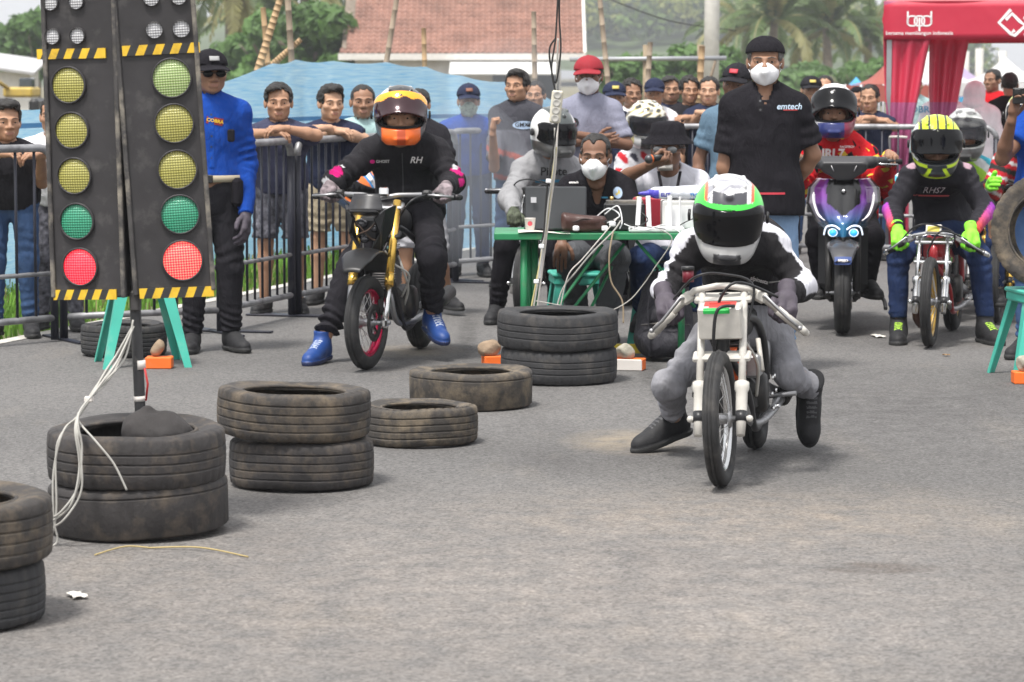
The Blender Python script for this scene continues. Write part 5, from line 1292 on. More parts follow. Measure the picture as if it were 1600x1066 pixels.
# router with antennas
M_RW = M('white_router_plastic', (.74, .74, .75), rough=.35, var=.05)
rt = thing('wifi_router', 'white router with four upright flat antennas on the table', 'router', T(1025, -.02, .001)); b = MB(); b.box((0, 0, .015), (.30, .12, .028), bev=.008); b.build('router_body', M_RW, rt)
for (px, tl, hh) in ((997, -.06, .17), (1013, .04, .175), (1046, 0, .175), (1062, 0, .17)):
    b = MB(); b.box((X(px, TY) - X(1025, TY), .03, .02 + hh / 2), (.026 if px != 1062 else .012, .01, hh), (0, R(-tl * 57), 0), bev=.003); b.build('antenna', M_RW, rt)
# grey box (printer) with tissue pack on it
pb = thing('equipment_box', 'light grey equipment box under the tissue pack', 'box', T(1068, .18, .001)); b = MB(); b.box((0, 0, .085), (.25, .26, .165), bev=.008); b.build('case', M('pale_grey_plastic', (.58, .58, .56), rough=.5, var=.1), pb)
b = MB(); b.box((0, -.131, .08), (.22, .003, .12), bev=.001); b.build('front_panel', M_RW, pb)
tp = thing('tissue_pack', 'soft white and blue pack lying on the grey box', 'pack', T(1052, .14, .168)); g = Grid((-.22, -.14, -.03), (.22, .14, .1), .008); F = g.new(); g.cone(F, (-.10, 0, .02), (.12, 0, .022), .032, .04); g.cone(F, (-.1, -.05, .02), (.12, -.05, .02), .028, .03, k=.03); g.cone(F, (-.10, -.02, .02), (-.19, -.02, .018), .024, .008, k=.02); F += g.noise(.003, 4, 2); V, Q = nets(F, g); V[:, 2] -= V[:, 2].min(); C = V
cols = np.where((V[:, 0:1] < -.085) & (V[:, 2:3] < .06), np.array([[.06, .05, .38]]), np.array([[.66, .68, .74]])); pk = ob('pack_body', mesh_np('pack_body', V, Q, M('pack_film', (1, 1, 1), rough=.3, attr='Col', fold=.2), cols=cols), tp)
V_, F_ = text_mesh_data('nag', .06, .001); print_on(tp, pk, V_, F_, (.12, -.1, .03), (1, 0, 0), (0, 0, 1), M('blue_print', (.05, .25, .6)))
V_, F_ = text_mesh_data('ELIT', .028, .001); print_on(tp, pk, V_, F_, (-.05, -.1, .03), (1, 0, 0), (0, 0, 1), M('blue_print2', (.06, .06, .4)))
# red box and battery pack behind cables
b = MB(); b.box((0, 0, .09), (.17, .1, .17), bev=.01); b.build('red_case', M('red_plastic_case', (.30, .015, .03), rough=.4), None, T(1012, .32, .001), label='dark red plastic case behind the router', cat='case')
bx = thing('power_unit', 'black car battery unit among the cables on the table', 'battery', T(975, .18, .001)); b = MB(); b.box((0, 0, .075), (.22, .15, .148), bev=.008); b.build('case', M_BLKPL, bx); b = MB(); b.box((0, -.0, .155), (.20, .13, .02), bev=.004); b.build('lid', M_BEDGE, bx)
for s in (-.07, .07): b = MB(); b.tube([(s, -.02, .16), (s, -.02, .185)], .01, 8); b.build('terminal', M('brass_terminal', (.5, .36, .14), rough=.35, metal=.9), bx)
# cables on and below the table
cab = [(M_RW, [(940, 352, -.03), (968, 338, -.04), (950, 326, 0), (925, 345, .03), (905, 356, -.03)], .005), (M_RW, [(945, 335, 0), (965, 322, -.04), (972, 345, -.08), (968, 358, -.1)], .005),
       (M_CABLE, [(970, 345, -.1), (958, 362, -.12), (925, 395, -.13), (900, 425, -.13), (880, 450, -.1), (870, 480, -.1)], .006), (M_WBOX, [(965, 340, -.1), (940, 370, -.12), (910, 405, -.13), (888, 430, -.13), (876, 478, -.1)], .0045),
       (M('tan_cable', (.32, .25, .17), rough=.5), [(958, 362, -.12), (952, 400, -.14), (955, 440, -.13), (972, 470, -.12), (974, 505, -.12)], .007), (M_WIRE, [(925, 352, -.04), (960, 344, -.08), (990, 352, -.08), (1040, 358, -.1)], .004),
       (M_WIRE, [(1000, 330, .02), (1012, 345, -.03), (985, 358, -.08)], .004), (M_CABLE, [(1030, 358, -.12), (1050, 375, -.14), (1022, 420, -.12), (1005, 445, -.1), (980, 472, -.12), (940, 488, -.13), (880, 478, -.12), (836, 470, -.1)], .004),
       (M_RW, [(975, 350, -.09), (1005, 360, -.1), (1040, 352, -.1), (1075, 372, -.12)], .0045), (M_WIRE, [(1062, 352, -.02), (1085, 342, -.05), (1100, 352, -.1)], .004)]
tc_ = thing('table_cables', 'tangle of white, grey and tan cables spilling off the green table', 'cables', (T(950).x, TY + .1, 0))
for m_, pl, rr in cab:
    b = MB(); b.tube(bez([at(px, py, TY + .1 + dy) - tc_.location for px, py, dy in pl], 8), rr * .75, 6); b.build('cable', m_, tc_)
for px, py in ((945, 357), (957, 350), (900, 357)): b = MB(); b.box(at(px, py, TY - .0) - tc_.location, (.035, .03, .028), bev=.006); b.build('plug', M_RW, tc_)
# hanging cable run with power strip
hc = thing('hanging_cables', 'twisted cables hanging from above with a white socket strip', 'cables', (X(858, 15.4), 15.4, 0))
for i, (m_, pl) in enumerate([(M_WIRE, [(872, -10), (868, 60), (862, 110), (872, 165), (868, 210), (856, 285), (850, 360), (845, 380)]), (M_WIRE, [(874, -10), (874, 30), (876, 80), (868, 130), (860, 100), (859, 75), (868, 60)]),
                              (M_CABLE, [(867, 200), (866, 260), (858, 310), (852, 360), (842, 430), (832, 492)]), (M('yellow_cable', (.55, .48, .22), rough=.5), [(869, 230), (862, 285), (854, 350), (842, 420), (828, 492)]), (M_WBOX, [(872, 180), (868, 260), (860, 320), (850, 400), (838, 492)]), (M_CABLE, [(872, 60), (870, 120), (868, 180)])]):
    b = MB(); b.tube(bez([at(px, py, 15.4 + .015 * i) - hc.location for px, py in pl], 8), .0055, 6); b.build('cable', m_, hc)
st = MB(); o = at(869, 167, 15.36) - hc.location; st.box(o, (.06, .035, .17), (0, R(6), 0), bev=.008); ss = st.build('socket_strip', M('ivory_plastic', (.52, .49, .40), rough=.45), hc)
for i in range(4): b = MB(); b.lathe([(0, .0), (.012, 0), (.019, .004), (.021, 0)], 14, Matrix.Translation(o + Vector((-.006 + .004 * i, -.0185, -.06 + .04 * i))) @ Matrix.Rotation(R(90), 4, 'X')); b.build('socket', M_CABLE, ss)
for px, py in ((857, 283), (846, 385), (838, 440)): b = MB(); b.box(at(px, py, 15.38) - hc.location, (.028, .03, .022), bev=.004); b.build('cable_clip', M_RW, hc)
# backpack
bp_ = gp(1040, 566); g = Grid((-.2, -.18, -.02), (.2, .18, .56), .011); F = g.new(); g.cone(F, (-.06, 0, .12), (-.03, .05, .40), .11, .09); g.cone(F, (.06, 0, .12), (.04, .05, .40), .11, .09, k=.04); g.cone(F, (-.05, -.09, .10), (.05, -.09, .10), .075, .075, k=.03); g.cone(F, (-.04, -.075, .25), (.04, -.075, .25), .06, .06, k=.03); F = np.maximum(F, -g.plane((0, 0, .0), (0, 0, 1))); F += g.noise(.006, 9, 1.3); V, Q = nets(F, g)
pk = thing('backpack', 'black backpack standing on the road beside the table', 'backpack', (bp_.x, bp_.y + .12, 0)); M_BP = M('black_nylon', (.022, .021, .028), rough=.7, var=.25, fold=.3, bump=.15); ob('bag_body', mesh_np('bag_body', V, Q, M_BP), pk)
b = MB(); b.tube(bez([(-.13, -.10, .20), (0, -.15, .215), (.13, -.10, .20)], 6), .005, 6); b.build('zip', M_BEDGE, pk)
for s in (-1, 1): b = MB(); b.box((s * .085, -.165, .16), (.022, .006, .03), bev=.002); b.build('buckle', M_BEDGE, pk); b = MB(); b.tube(bez([(s * .09, -.12, .36), (s * .1, -.15, .26), (s * .088, -.172, .12), (s * .09, -.15, .03)], 5), .009, 6, flat=(1, .35)); b.build('strap', M_BP, pk)
b = MB(); b.tube(bez([(-.04, .03, .48), (-.03, .02, .53), (.03, .02, .53), (.04, .03, .48)], 5), .008, 6); b.build('top_handle', M_BP, pk)
# green plastic chairs (stools) behind the table, for the seated men
stool(X(905, 16.6), 16.68, R(5), .44, 'turquoise stool under the masked man at the laptop', .2, .15)
stool(X(1040, 16.8), 16.95, R(-8), .44, 'turquoise stool under the man with the microphone', .2, .15)
# red event tent
M_TENT = M('red_tent_cloth', (.55, .035, .06), rough=.6, var=.1, vscale=2, fold=.25); M_TENT2 = M('magenta_tent_cloth', (.42, .07, .16), rough=.6, var=.12, fold=.25)
def mat_tent():
    m = bpy.data.materials.new('red_magenta_tent_print'); m.use_nodes = True; n = m.node_tree.nodes; l = m.node_tree.links; b_ = n['Principled BSDF']; tc = n.new('ShaderNodeTexCoord'); sp = n.new('ShaderNodeSeparateXYZ'); l.new(tc.outputs['Object'], sp.inputs[0])
    a = n.new('ShaderNodeMath'); a.operation = 'MULTIPLY_ADD'; a.inputs[1].default_value = -.28; l.new(sp.outputs[0], a.inputs[0]); l.new(sp.outputs[2], a.inputs[2])
    r_ = n.new('ShaderNodeMapRange'); r_.inputs[1].default_value = 2.135; r_.inputs[2].default_value = 2.145; l.new(a.outputs[0], r_.inputs[0]); mx = n.new('ShaderNodeMixRGB'); mx.inputs[1].default_value = (.46, .016, .045, 1); mx.inputs[2].default_value = (.28, .05, .115, 1); l.new(r_.outputs[0], mx.inputs[0]); l.new(mx.outputs[0], b_.inputs['Base Color']); b_.inputs['Roughness'].default_value = .55
    t = n.new('ShaderNodeTexNoise'); t.inputs['Scale'].default_value = 3; bp = n.new('ShaderNodeBump'); bp.inputs['Strength'].default_value = .3; bp.inputs['Distance'].default_value = .05; l.new(tc.outputs['Object'], t.inputs['Vector']); l.new(t.outputs[0], bp.inputs['Height']); l.new(bp.outputs[0], b_.inputs['Normal']); return m
GY = 25.0; gx0 = X(1375, GY); gw = 3.0; z0 = Z(62, GY); z1 = Z(2, GY)
tent = thing('event_tent', 'red and magenta event gazebo with white logos on its valance', 'tent', (gx0, GY, 0), R(-9)); MT = mat_tent()
b = MB(); b.grid(lambda u, v: (u * gw, .02 * math.sin(u * 9) , z0 + (z1 - z0) * v), 24, 6, 0, .01); val = b.build('front_valance', MT, tent)
b = MB(); b.grid(lambda u, v: (.0 + .012 * math.sin(v * 9), u * gw, z0 + (z1 - z0) * v), 24, 6, 0, .01); b.build('side_valance', MT, tent)
b = MB(); b.grid(lambda u, v: (u * gw, gw, z0 + (z1 - z0) * v), 12, 4, 0, .01); b.build('back_valance', M_TENT, tent)
b = MB(); c = Vector((gw / 2, gw / 2, z1 + .95)); cs = [Vector((0, 0, z1)), Vector((gw, 0, z1)), Vector((gw, gw, z1)), Vector((0, gw, z1))]
for i in range(4):
    a_, d_ = cs[i], cs[(i + 1) % 4]; b.grid(lambda u, v: (a_.lerp(d_, u)).lerp(c, v) - Vector((0, 0, .14 * math.sin(math.pi * v))), 8, 8)
def thin_cloth(name, c, tr=.45):
    m = M(name, c, rough=.6, var=.08, vscale=2); n = m.node_tree.nodes; l = m.node_tree.links; t = n.new('ShaderNodeBsdfTranslucent'); t.inputs[0].default_value = (*c, 1); mx = n.new('ShaderNodeMixShader'); mx.inputs[0].default_value = tr; l.new(n['Principled BSDF'].outputs[0], mx.inputs[1]); l.new(t.outputs[0], mx.inputs[2]); l.new(mx.outputs[0], n['Material Output'].inputs[0]); return m
b.build('canopy', thin_cloth('pink_red_canopy', (.62, .22, .26)), tent)
M_LEG = M('grey_tent_frame', (.35, .35, .36), rough=.4, metal=.6)
for (xx, yy) in ((.05, .05), (gw - .05, .05), (.05, gw - .05), (gw - .05, gw - .05)): b = MB(); b.box((xx, yy, z0 / 2), (.045, .045, z0), bev=.004); b.build('leg', M_LEG, tent)
b = MB(); b.tube([(.05, .05, z0 + .02), (gw - .05, .05, z0 + .02)], .018, 8); b.build('cross_bar', M_LEG, tent)
def drape(x0, x1, xm, zt, zb, zk, label, ph, m, yy):
    def fn(u, v):
        k = math.exp(-((v - .42) / .18) ** 2); wl = x0 + (x1 - x0) * u; wn = xm + (u - .5) * .10
        zz = zt + (zb - zt) * v; f_ = 1 - (1 - .9 * k) * 1.0; t = min(1, v * 1.7) ** .8; x = wl * (1 - t) + (xm + (u - .5) * (.20 - .06 * k)) * t
        return (x, yy + .05 * math.sin(u * 19 + ph) * (1 - .6 * k) * (.3 + .7 * t) + .02 * math.sin(v * 13), zz)
    b = MB(); b.grid(fn, 30, 26, 0, .006); b.build('drape', m, tent)
    b = MB(); b.tube([(xm - .08, yy - .06, zk), (xm, yy - .075, zk + .004), (xm + .08, yy - .06, zk)], .012, 6); b.build('tie', M_WBOX, tent)
def dmat():
    m = bpy.data.materials.new('banded_tent_drape'); m.use_nodes = True; n = m.node_tree.nodes; l = m.node_tree.links; b_ = n['Principled BSDF']; tc = n.new('ShaderNodeTexCoord'); sp = n.new('ShaderNodeSeparateXYZ'); l.new(tc.outputs['Object'], sp.inputs[0])
    r_ = n.new('ShaderNodeValToRGB'); r_.color_ramp.interpolation = 'CONSTANT'; mr = n.new('ShaderNodeMapRange'); mr.inputs[1].default_value = 0; mr.inputs[2].default_value = 2.2; l.new(sp.outputs[2], mr.inputs[0]); l.new(mr.outputs[0], r_.inputs[0])
    e = r_.color_ramp.elements; e[0].color = (.46, .02, .07, 1); e[0].position = 0; e[1].position = .34; e[1].color = (.32, .07, .17, 1); x = e.new(.6); x.color = (.46, .025, .06, 1)
    l.new(r_.outputs[0], b_.inputs['Base Color']); b_.inputs['Roughness'].default_value = .55; return m
DM = dmat()
drape(.0, .40, .13, z0 + .02, .03, 1.03, 'd', 0, DM, .03); drape(.38, .72, .47, z0 + .02, .03, 1.03, 'd', 2, DM, .35)
M_LOGO = M('white_logo_print', (.78, .76, .76), rough=.6, var=.03)
def rr_path(cx_, cy_, w_, h_, r_, n=6):
    pts = []
    for (sx, sy, a0) in ((1, 1, 0), (-1, 1, 90), (-1, -1, 180), (1, -1, 270)):
        for i in range(n + 1): a = R(a0 + 90 * i / n); pts.append((cx_ + sx * (w_ / 2 - r_) + r_ * math.cos(a), cy_ + sy * (h_ / 2 - r_) + r_ * math.sin(a)))
    return pts
def stroke(path, wd, closed=True):
    V = []; F = []; k = len(path)
    for i, p in enumerate(path):
        a = Vector(path[(i + 1) % k] if closed or i < k - 1 else path[i]); c = Vector(path[i - 1] if closed or i > 0 else path[i]); d = (a - c).normalized(); nn = Vector((-d.y, d.x)); p = Vector(p); V += [tuple(p + nn * wd / 2), tuple(p - nn * wd / 2)]
    for i in range(k if closed else k - 1): j = (i + 1) % k; F.append((2 * i, 2 * i + 1, 2 * j + 1, 2 * j))
    return V, F
lx = X(1430, GY) - gx0; lz = Z(33, GY); s_ = GY / FPX
for (ox, st_) in ((-11, 'b'), (0, 'p'), (11, 'd')):
    V_, F_ = stroke(rr_path(0, 0, 15 * s_, 15 * s_, 6 * s_), 2.4 * s_); print_on(tent, val, V_, F_, (lx + ox * s_, 0, lz), (1, 0, 0), (0, 0, 1), M_LOGO, 'logo')
for (ox, y0_, y1_) in ((-18, 15, -5), (0, 5, -16), (18, 15, -5)):
    V_, F_ = stroke([(0, y0_ * s_), (0, (y0_ + y1_) / 2 * s_), (0, y1_ * s_)], 2.8 * s_, False); print_on(tent, val, V_, F_, (lx + ox * s_, 0, lz), (1, 0, 0), (0, 0, 1), M_LOGO, 'logo')
V_, F_ = text_mesh_data('bersama membangun indonesia', 8.2 * s_, .0004); print_on(tent, val, V_, F_, (lx, 0, Z(52, GY)), (1, 0, 0), (0, 0, 1), M_LOGO)
lx2 = X(1572, GY) - gx0
for a0 in (0, 1):
    q = 21 * s_; pts = [(-q * .1, q * .95), (-q * .95, 0), (-q * .1, -q * .8), (q * .2, -q * .55)] if a0 == 0 else [(-q * .45, q * .2), (q * .0, q * .65), (q * .55, q * .1), (q * .95, -q * .25), (q * .2, -q * .95), (-q * .1, -q * .8)]
    V_, F_ = stroke(pts, 5 * s_, False); print_on(tent, val, V_, F_, (lx2 - 1 * s_, 0, Z(36, GY)), (1, 0, 0), (0, 0, 1), M_LOGO, 'logo')
V_, F_ = disc_shape(3 * s_, 3 * s_); print_on(tent, val, V_, F_, (lx2 + 19 * s_, 0, Z(29, GY)), (1, 0, 0), (0, 0, 1), M_LOGO, 'logo')
V_, F_ = text_mesh_data('J', 34 * s_, .001, .2); print_on(tent, val, V_, F_, (X(1597, GY) - gx0, 0, Z(38, GY)), (1, 0, 0), (0, 0, 1), M_LOGO)
# small far tents
def far_tent(px, Y, wpx, pyt, pye, m, label):
    x = X(px, Y); hw_ = wpx * Y / FPX / 2; zt, ze = Z(pyt, Y), Z(pye, Y); root = thing('market_tent', label, 'tent', (x, Y, 0), R(6), 'small tents behind the riders')
    b = MB(); cs = [Vector((-hw_, 0, ze)), Vector((hw_, 0, ze)), Vector((hw_, 2 * hw_, ze)), Vector((-hw_, 2 * hw_, ze))]; c = Vector((0, hw_, zt))
    for i in range(4):
        a_, d_ = cs[i], cs[(i + 1) % 4]; b.grid(lambda u, v: a_.lerp(d_, u).lerp(c, v) - Vector((0, 0, .1 * math.sin(math.pi * v))), 6, 6)
    b.build('canopy', m, root); b = MB()
    for i in range(4): a_, d_ = cs[i], cs[(i + 1) % 4]; b.grid(lambda u, v: a_.lerp(d_, u) - Vector((0, 0, v * .22 + .02 * abs(math.sin(u * 12)))), 12, 1)
    b.build('valance', m, root)
    for c_ in cs: b = MB(); b.tube([(c_.x, c_.y, 0), (c_.x, c_.y, ze)], .025, 6); b.build('leg', M_LEG, root)
M_WT = thin_cloth('white_tent_cloth', (.78, .77, .77)); M_PT = thin_cloth('pale_purple_tent', (.50, .42, .60)); M_RT = thin_cloth('faded_red_tent', (.50, .16, .13)); M_BT = M('blue_tent_cloth', (.06, .30, .52), rough=.6)
far_tent(1395, 40, 110, 96, 132, M_RT, 'faded red tent behind the red gazebo drapes')
far_tent(1462, 52, 120, 78, 130, M_WT, 'white peaked tent just under the red valance')
far_tent(1500, 60, 110, 92, 134, M_PT, 'pale purple peaked tent beside the white tent')
far_tent(1580, 48, 120, 88, 128, M_WT, 'white peaked tent at the right edge under the valance')
far_tent(1530, 70, 150, 118, 146, M_BT, 'low blue tent behind the man in white')
far_tent(1340, 62, 60, 120, 140, M_BT, 'small dark blue tent behind the scooter rider')
# concrete columns far right
for i, (px, py0, py1, lb) in enumerate([(1502, 80, 120, 'first pale post beyond the white tents'), (1524, 76, 116, 'second pale post beyond the white tents'), (1560, 80, 110, 'third pale post beyond the white tents')]):
    b = MB(); Y = 85; b.tube([(X(px, Y), Y, 0), (X(px, Y), Y, Z(py0, Y))], .12, 10); b.build('concrete_post', M('pale_concrete', (.5, .5, .46)), label=lb, cat='post', group='pale posts beyond the tents')
# yellow excavator and shed far left
ex = thing('excavator', 'small yellow excavator parked far behind the bare-headed spectator', 'excavator', (X(40, 70), 70, 0)); M_EX = M('machine_yellow', (.45, .32, .06), rough=.5, dust=(.3, .22, .1), dscale=2, damt=.4)
ez_ = Z(160, 70)
b = MB(); b.box((0, 0, ez_ + .24), (.7, 1.2, .24), bev=.05); b.build('body', M_EX, ex); b = MB(); b.box((.14, -.1, ez_ + .46), (.3, .5, .24), bev=.03); b.build('cab', M('dark_window_glass', (.05, .06, .07)), ex)
for s in (-1, 1): b = MB(); b.box((s * .4, 0, ez_ / 2 + .05), (.24, 1.6, ez_ + .1), bev=.08); b.build('track', M_BLKPL, ex)
b = MB(); b.tube([(-.2, -.5, ez_ + .3), (-.4, -1.0, ez_ + .5), (-.45, -1.4, ez_ + .2)], .05, 6); b.build('boom', M_EX, ex)
sh_ = thing('shed', 'pale low shed with sloping roof far behind the left spectator', 'shed', (X(18, 110), 110, 0)); b = MB(); b.box((0, 0, Z(112, 110) / 2), (2.0, 2, Z(112, 110)), bev=0); b.build('wall', M_WHITE, sh_); b = MB(); b.box((0, -.2, Z(98, 110)), (2.6, 2.8, .1), (R(10), R(8), 0)); b.build('roof', M('grey_sheet_roof', (.42, .42, .43), rough=.5), sh_)
# ------------------------------------------------------------------ motorcycles
M_RUB = M('bike_tyre_rubber', (.022, .022, .023), rough=.75, var=.25, vscale=20, dust=(.13, .12, .11), dscale=9, damt=.35)
M_CHROME = M('polished_alloy', (.62, .62, .62), rough=.22, metal=1.0, var=.1); M_ALLOY = M('cast_alloy', (.34, .34, .35), rough=.42, metal=.9, var=.2, dust=(.10, .09, .08), dscale=12, damt=.3)
M_CREAM = M('cream_painted_fork', (.52, .50, .46), rough=.35, var=.12, vscale=20, coat=.3, dust=(.30, .26, .21), dscale=14, damt=.22)
M_GOLD = M('gold_anodised_fork', (.72, .46, .10), rough=.25, metal=.85, var=.08); M_REDRIM = M('magenta_red_rim', (.55, .01, .07), rough=.25, metal=.55, var=.1)
M_GOLDRIM = M('gold_rim', (.58, .36, .08), rough=.3, metal=.85, var=.15); M_ENG = M('black_engine', (.035, .034, .034), rough=.5, metal=.5, var=.3, dust=(.12, .10, .08), dscale=14, damt=.3)
M_FIN = M('grey_cylinder_fins', (.20, .19, .19), rough=.5, metal=.7, var=.2); M_SEATV = M('black_seat_vinyl', (.015, .015, .016), rough=.5); M_ORG = M('orange_frame_paint', (.62, .10, .02), rough=.4)
M_REDF = M('red_frame_paint', (.28, .015, .02), rough=.35, coat=.3); M_STEEL = M('spoke_steel', (.5, .5, .5), rough=.3, metal=.9, var=.05); M_FRAME = M('black_frame_paint', (.02, .02, .022), rough=.4)
def wheel(parent, y, r, tw, rimw, rim_m, name, steer=0.0, spokes=28, cast=False, x=0):
    w_ = ob(name, None, parent, (x, y, r), (0, 0, steer))
    A = Matrix.Rotation(R(90), 4, 'Y')
    b = MB(); ri = r - tw * .95; n = 56
    def fn(p, i, j, t):
        return p
    prof = [(ri, -tw * .36), (ri + tw * .25, -tw * .5), (r - tw * .32, -tw * .46), (r - tw * .10, -tw * .30), (r - .006, -tw * .12), (r - .010, -tw * .09), (r - .001, -tw * .06), (r, 0), (r - .001, tw * .06), (r - .010, tw * .09), (r - .006, tw * .12), (r - tw * .10, tw * .30), (r - tw * .32, tw * .46), (ri + tw * .25, tw * .5), (ri, tw * .36)]
    b.lathe(prof, n, A, closed=True); b.build('tyre', M_RUB, w_)
    b = MB(); b.lathe([(ri + .004, -rimw / 2), (ri + .006, -rimw / 2 + .003), (ri - .012, -rimw * .3), (ri - .016, 0), (ri - .012, rimw * .3), (ri + .006, rimw / 2 - .003), (ri + .004, rimw / 2), (ri - .010, rimw / 2), (ri - .020, rimw * .28), (ri - .024, 0), (ri - .020, -rimw * .28), (ri - .010, -rimw / 2)], n, A, closed=True); b.build('rim', rim_m, w_)
    b = MB(); b.lathe([(0, -.06), (.012, -.06), (.012, -.045), (.034, -.042), (.036, -.034), (.022, -.03), (.02, .03), (.036, .034), (.034, .042), (.012, .045), (.012, .06), (0, .06)], 18, A); b.build('hub', M_ALLOY, w_)
    me = None
    if not cast:
        for i in range(spokes):
            a = 2 * math.pi * i / spokes; s = 1 if i % 2 else -1; da = (.42 if (i // 2) % 2 else -.42)
            if me is None or True:
                b = MB(); p0 = Vector((s * .036, math.cos(a + da) * .033, math.sin(a + da) * .033)); p1 = Vector((s * .004, math.cos(a) * (ri - .02), math.sin(a) * (ri - .02))); b.tube([p0, p1], .0016, 4, cap=False); b.build('spoke', M_STEEL, w_)
    else:
        for i in range(5):
            a = 2 * math.pi * i / 5; b = MB(); d = Vector((0, math.cos(a), math.sin(a))); t_ = Vector((0, -math.sin(a), math.cos(a)))
            b.tube([d * .03, d * (ri - .02)], [.016, .012], 6); b.build('spoke', rim_m, w_)
    return w_
def disc(parent, x, r, m=None):
    A = Matrix.Translation((x, 0, 0)) @ Matrix.Rotation(R(90), 4, 'Y'); b = MB(); b.lathe([(r * .6, -.0015), (r, -.0015), (r, .0015), (r * .6, .0015)], 36, A, closed=True)
    for i in range(5): a = 2 * math.pi * i / 5; b.tube([(x, math.cos(a) * .03, math.sin(a) * .03), (x, math.cos(a + .3) * r * .65, math.sin(a + .3) * r * .65)], .006, 5)
    return b.build('brake_disc', m or M_CHROME, parent)
def engine(parent, y, z, k=1.0, side=1):
    e = ob('engine', None, parent, (0, y, z))
    b = MB(); b.box((0, .05, 0), (.19 * k, .30 * k, .17 * k), bev=.035); b.build('crankcase', M_ENG, e)
    for s in (-1, 1):
        b = MB(); b.lathe([(0, .0), (.075 * k, 0), (.085 * k, -.012), (.088 * k, -.04)], 24, Matrix.Translation((s * .125 * k, .06, 0)) @ Matrix.Rotation(R(90 * s), 4, 'Y')); b.build('engine_cover', M_ENG, e)
    cyl = ob('cylinder', None, e, (0, -.06, .085), (R(12), 0, 0))
    for i in range(10):
        b = MB(); b.box((0, 0, .014 + i * .014), (.14 * k, .14 * k, .0055), bev=.002); b.build('cooling_fin', M_FIN, cyl)
    b = MB(); b.tube([(0, 0, 0), (0, 0, .15)], .05 * k, 14); b.build('barrel', M_ENG, cyl); b = MB(); b.box((0, 0, .175), (.125 * k, .13 * k, .05), bev=.012); b.build('cylinder_head', M_ENG, cyl)
    b = MB(); b.tube(bez([(.02, -.10, .16), (.05, -.17, .06), (.07, -.12, -.09), (.1, .1, -.11), (.13, .5, -.07)], 6), [.016] * 18 + [.018] * 7, 10); b.build('exhaust_pipe', M_ALLOY, e)
    b = MB(); b.tube([(.135, .48, -.07), (.15, .82, .0)], [.032, .042], 14); b.build('silencer', M_ENG, e)
    b = MB(); b.box((0, .13, .16), (.07, .08, .07), bev=.012); b.build('carburettor', M_ALLOY, e)
    return e
def bars(parent, pts, r, m, grip_m, tips, gl=.12):
    b = MB(); b.tube(pts, r, 10); h = b.build('handlebar', m, parent)
    for e in (0, -1):
        p1 = Vector(pts[e]); p0 = Vector(pts[1 if e == 0 else -2]); d = (p1 - p0).normalized()
        b = MB(); b.tube([p1 - d * gl, p1 - d * .012], [r + .005, r + .006], 12); b.build('grip', grip_m, h)
        b = MB(); b.tube([p1 - d * .012, p1 + d * .022], [r + .004, r + .003], 12); b.sphere(p1 + d * .022, r + .002, 10); b.build('bar_end', tips, h)
    return h
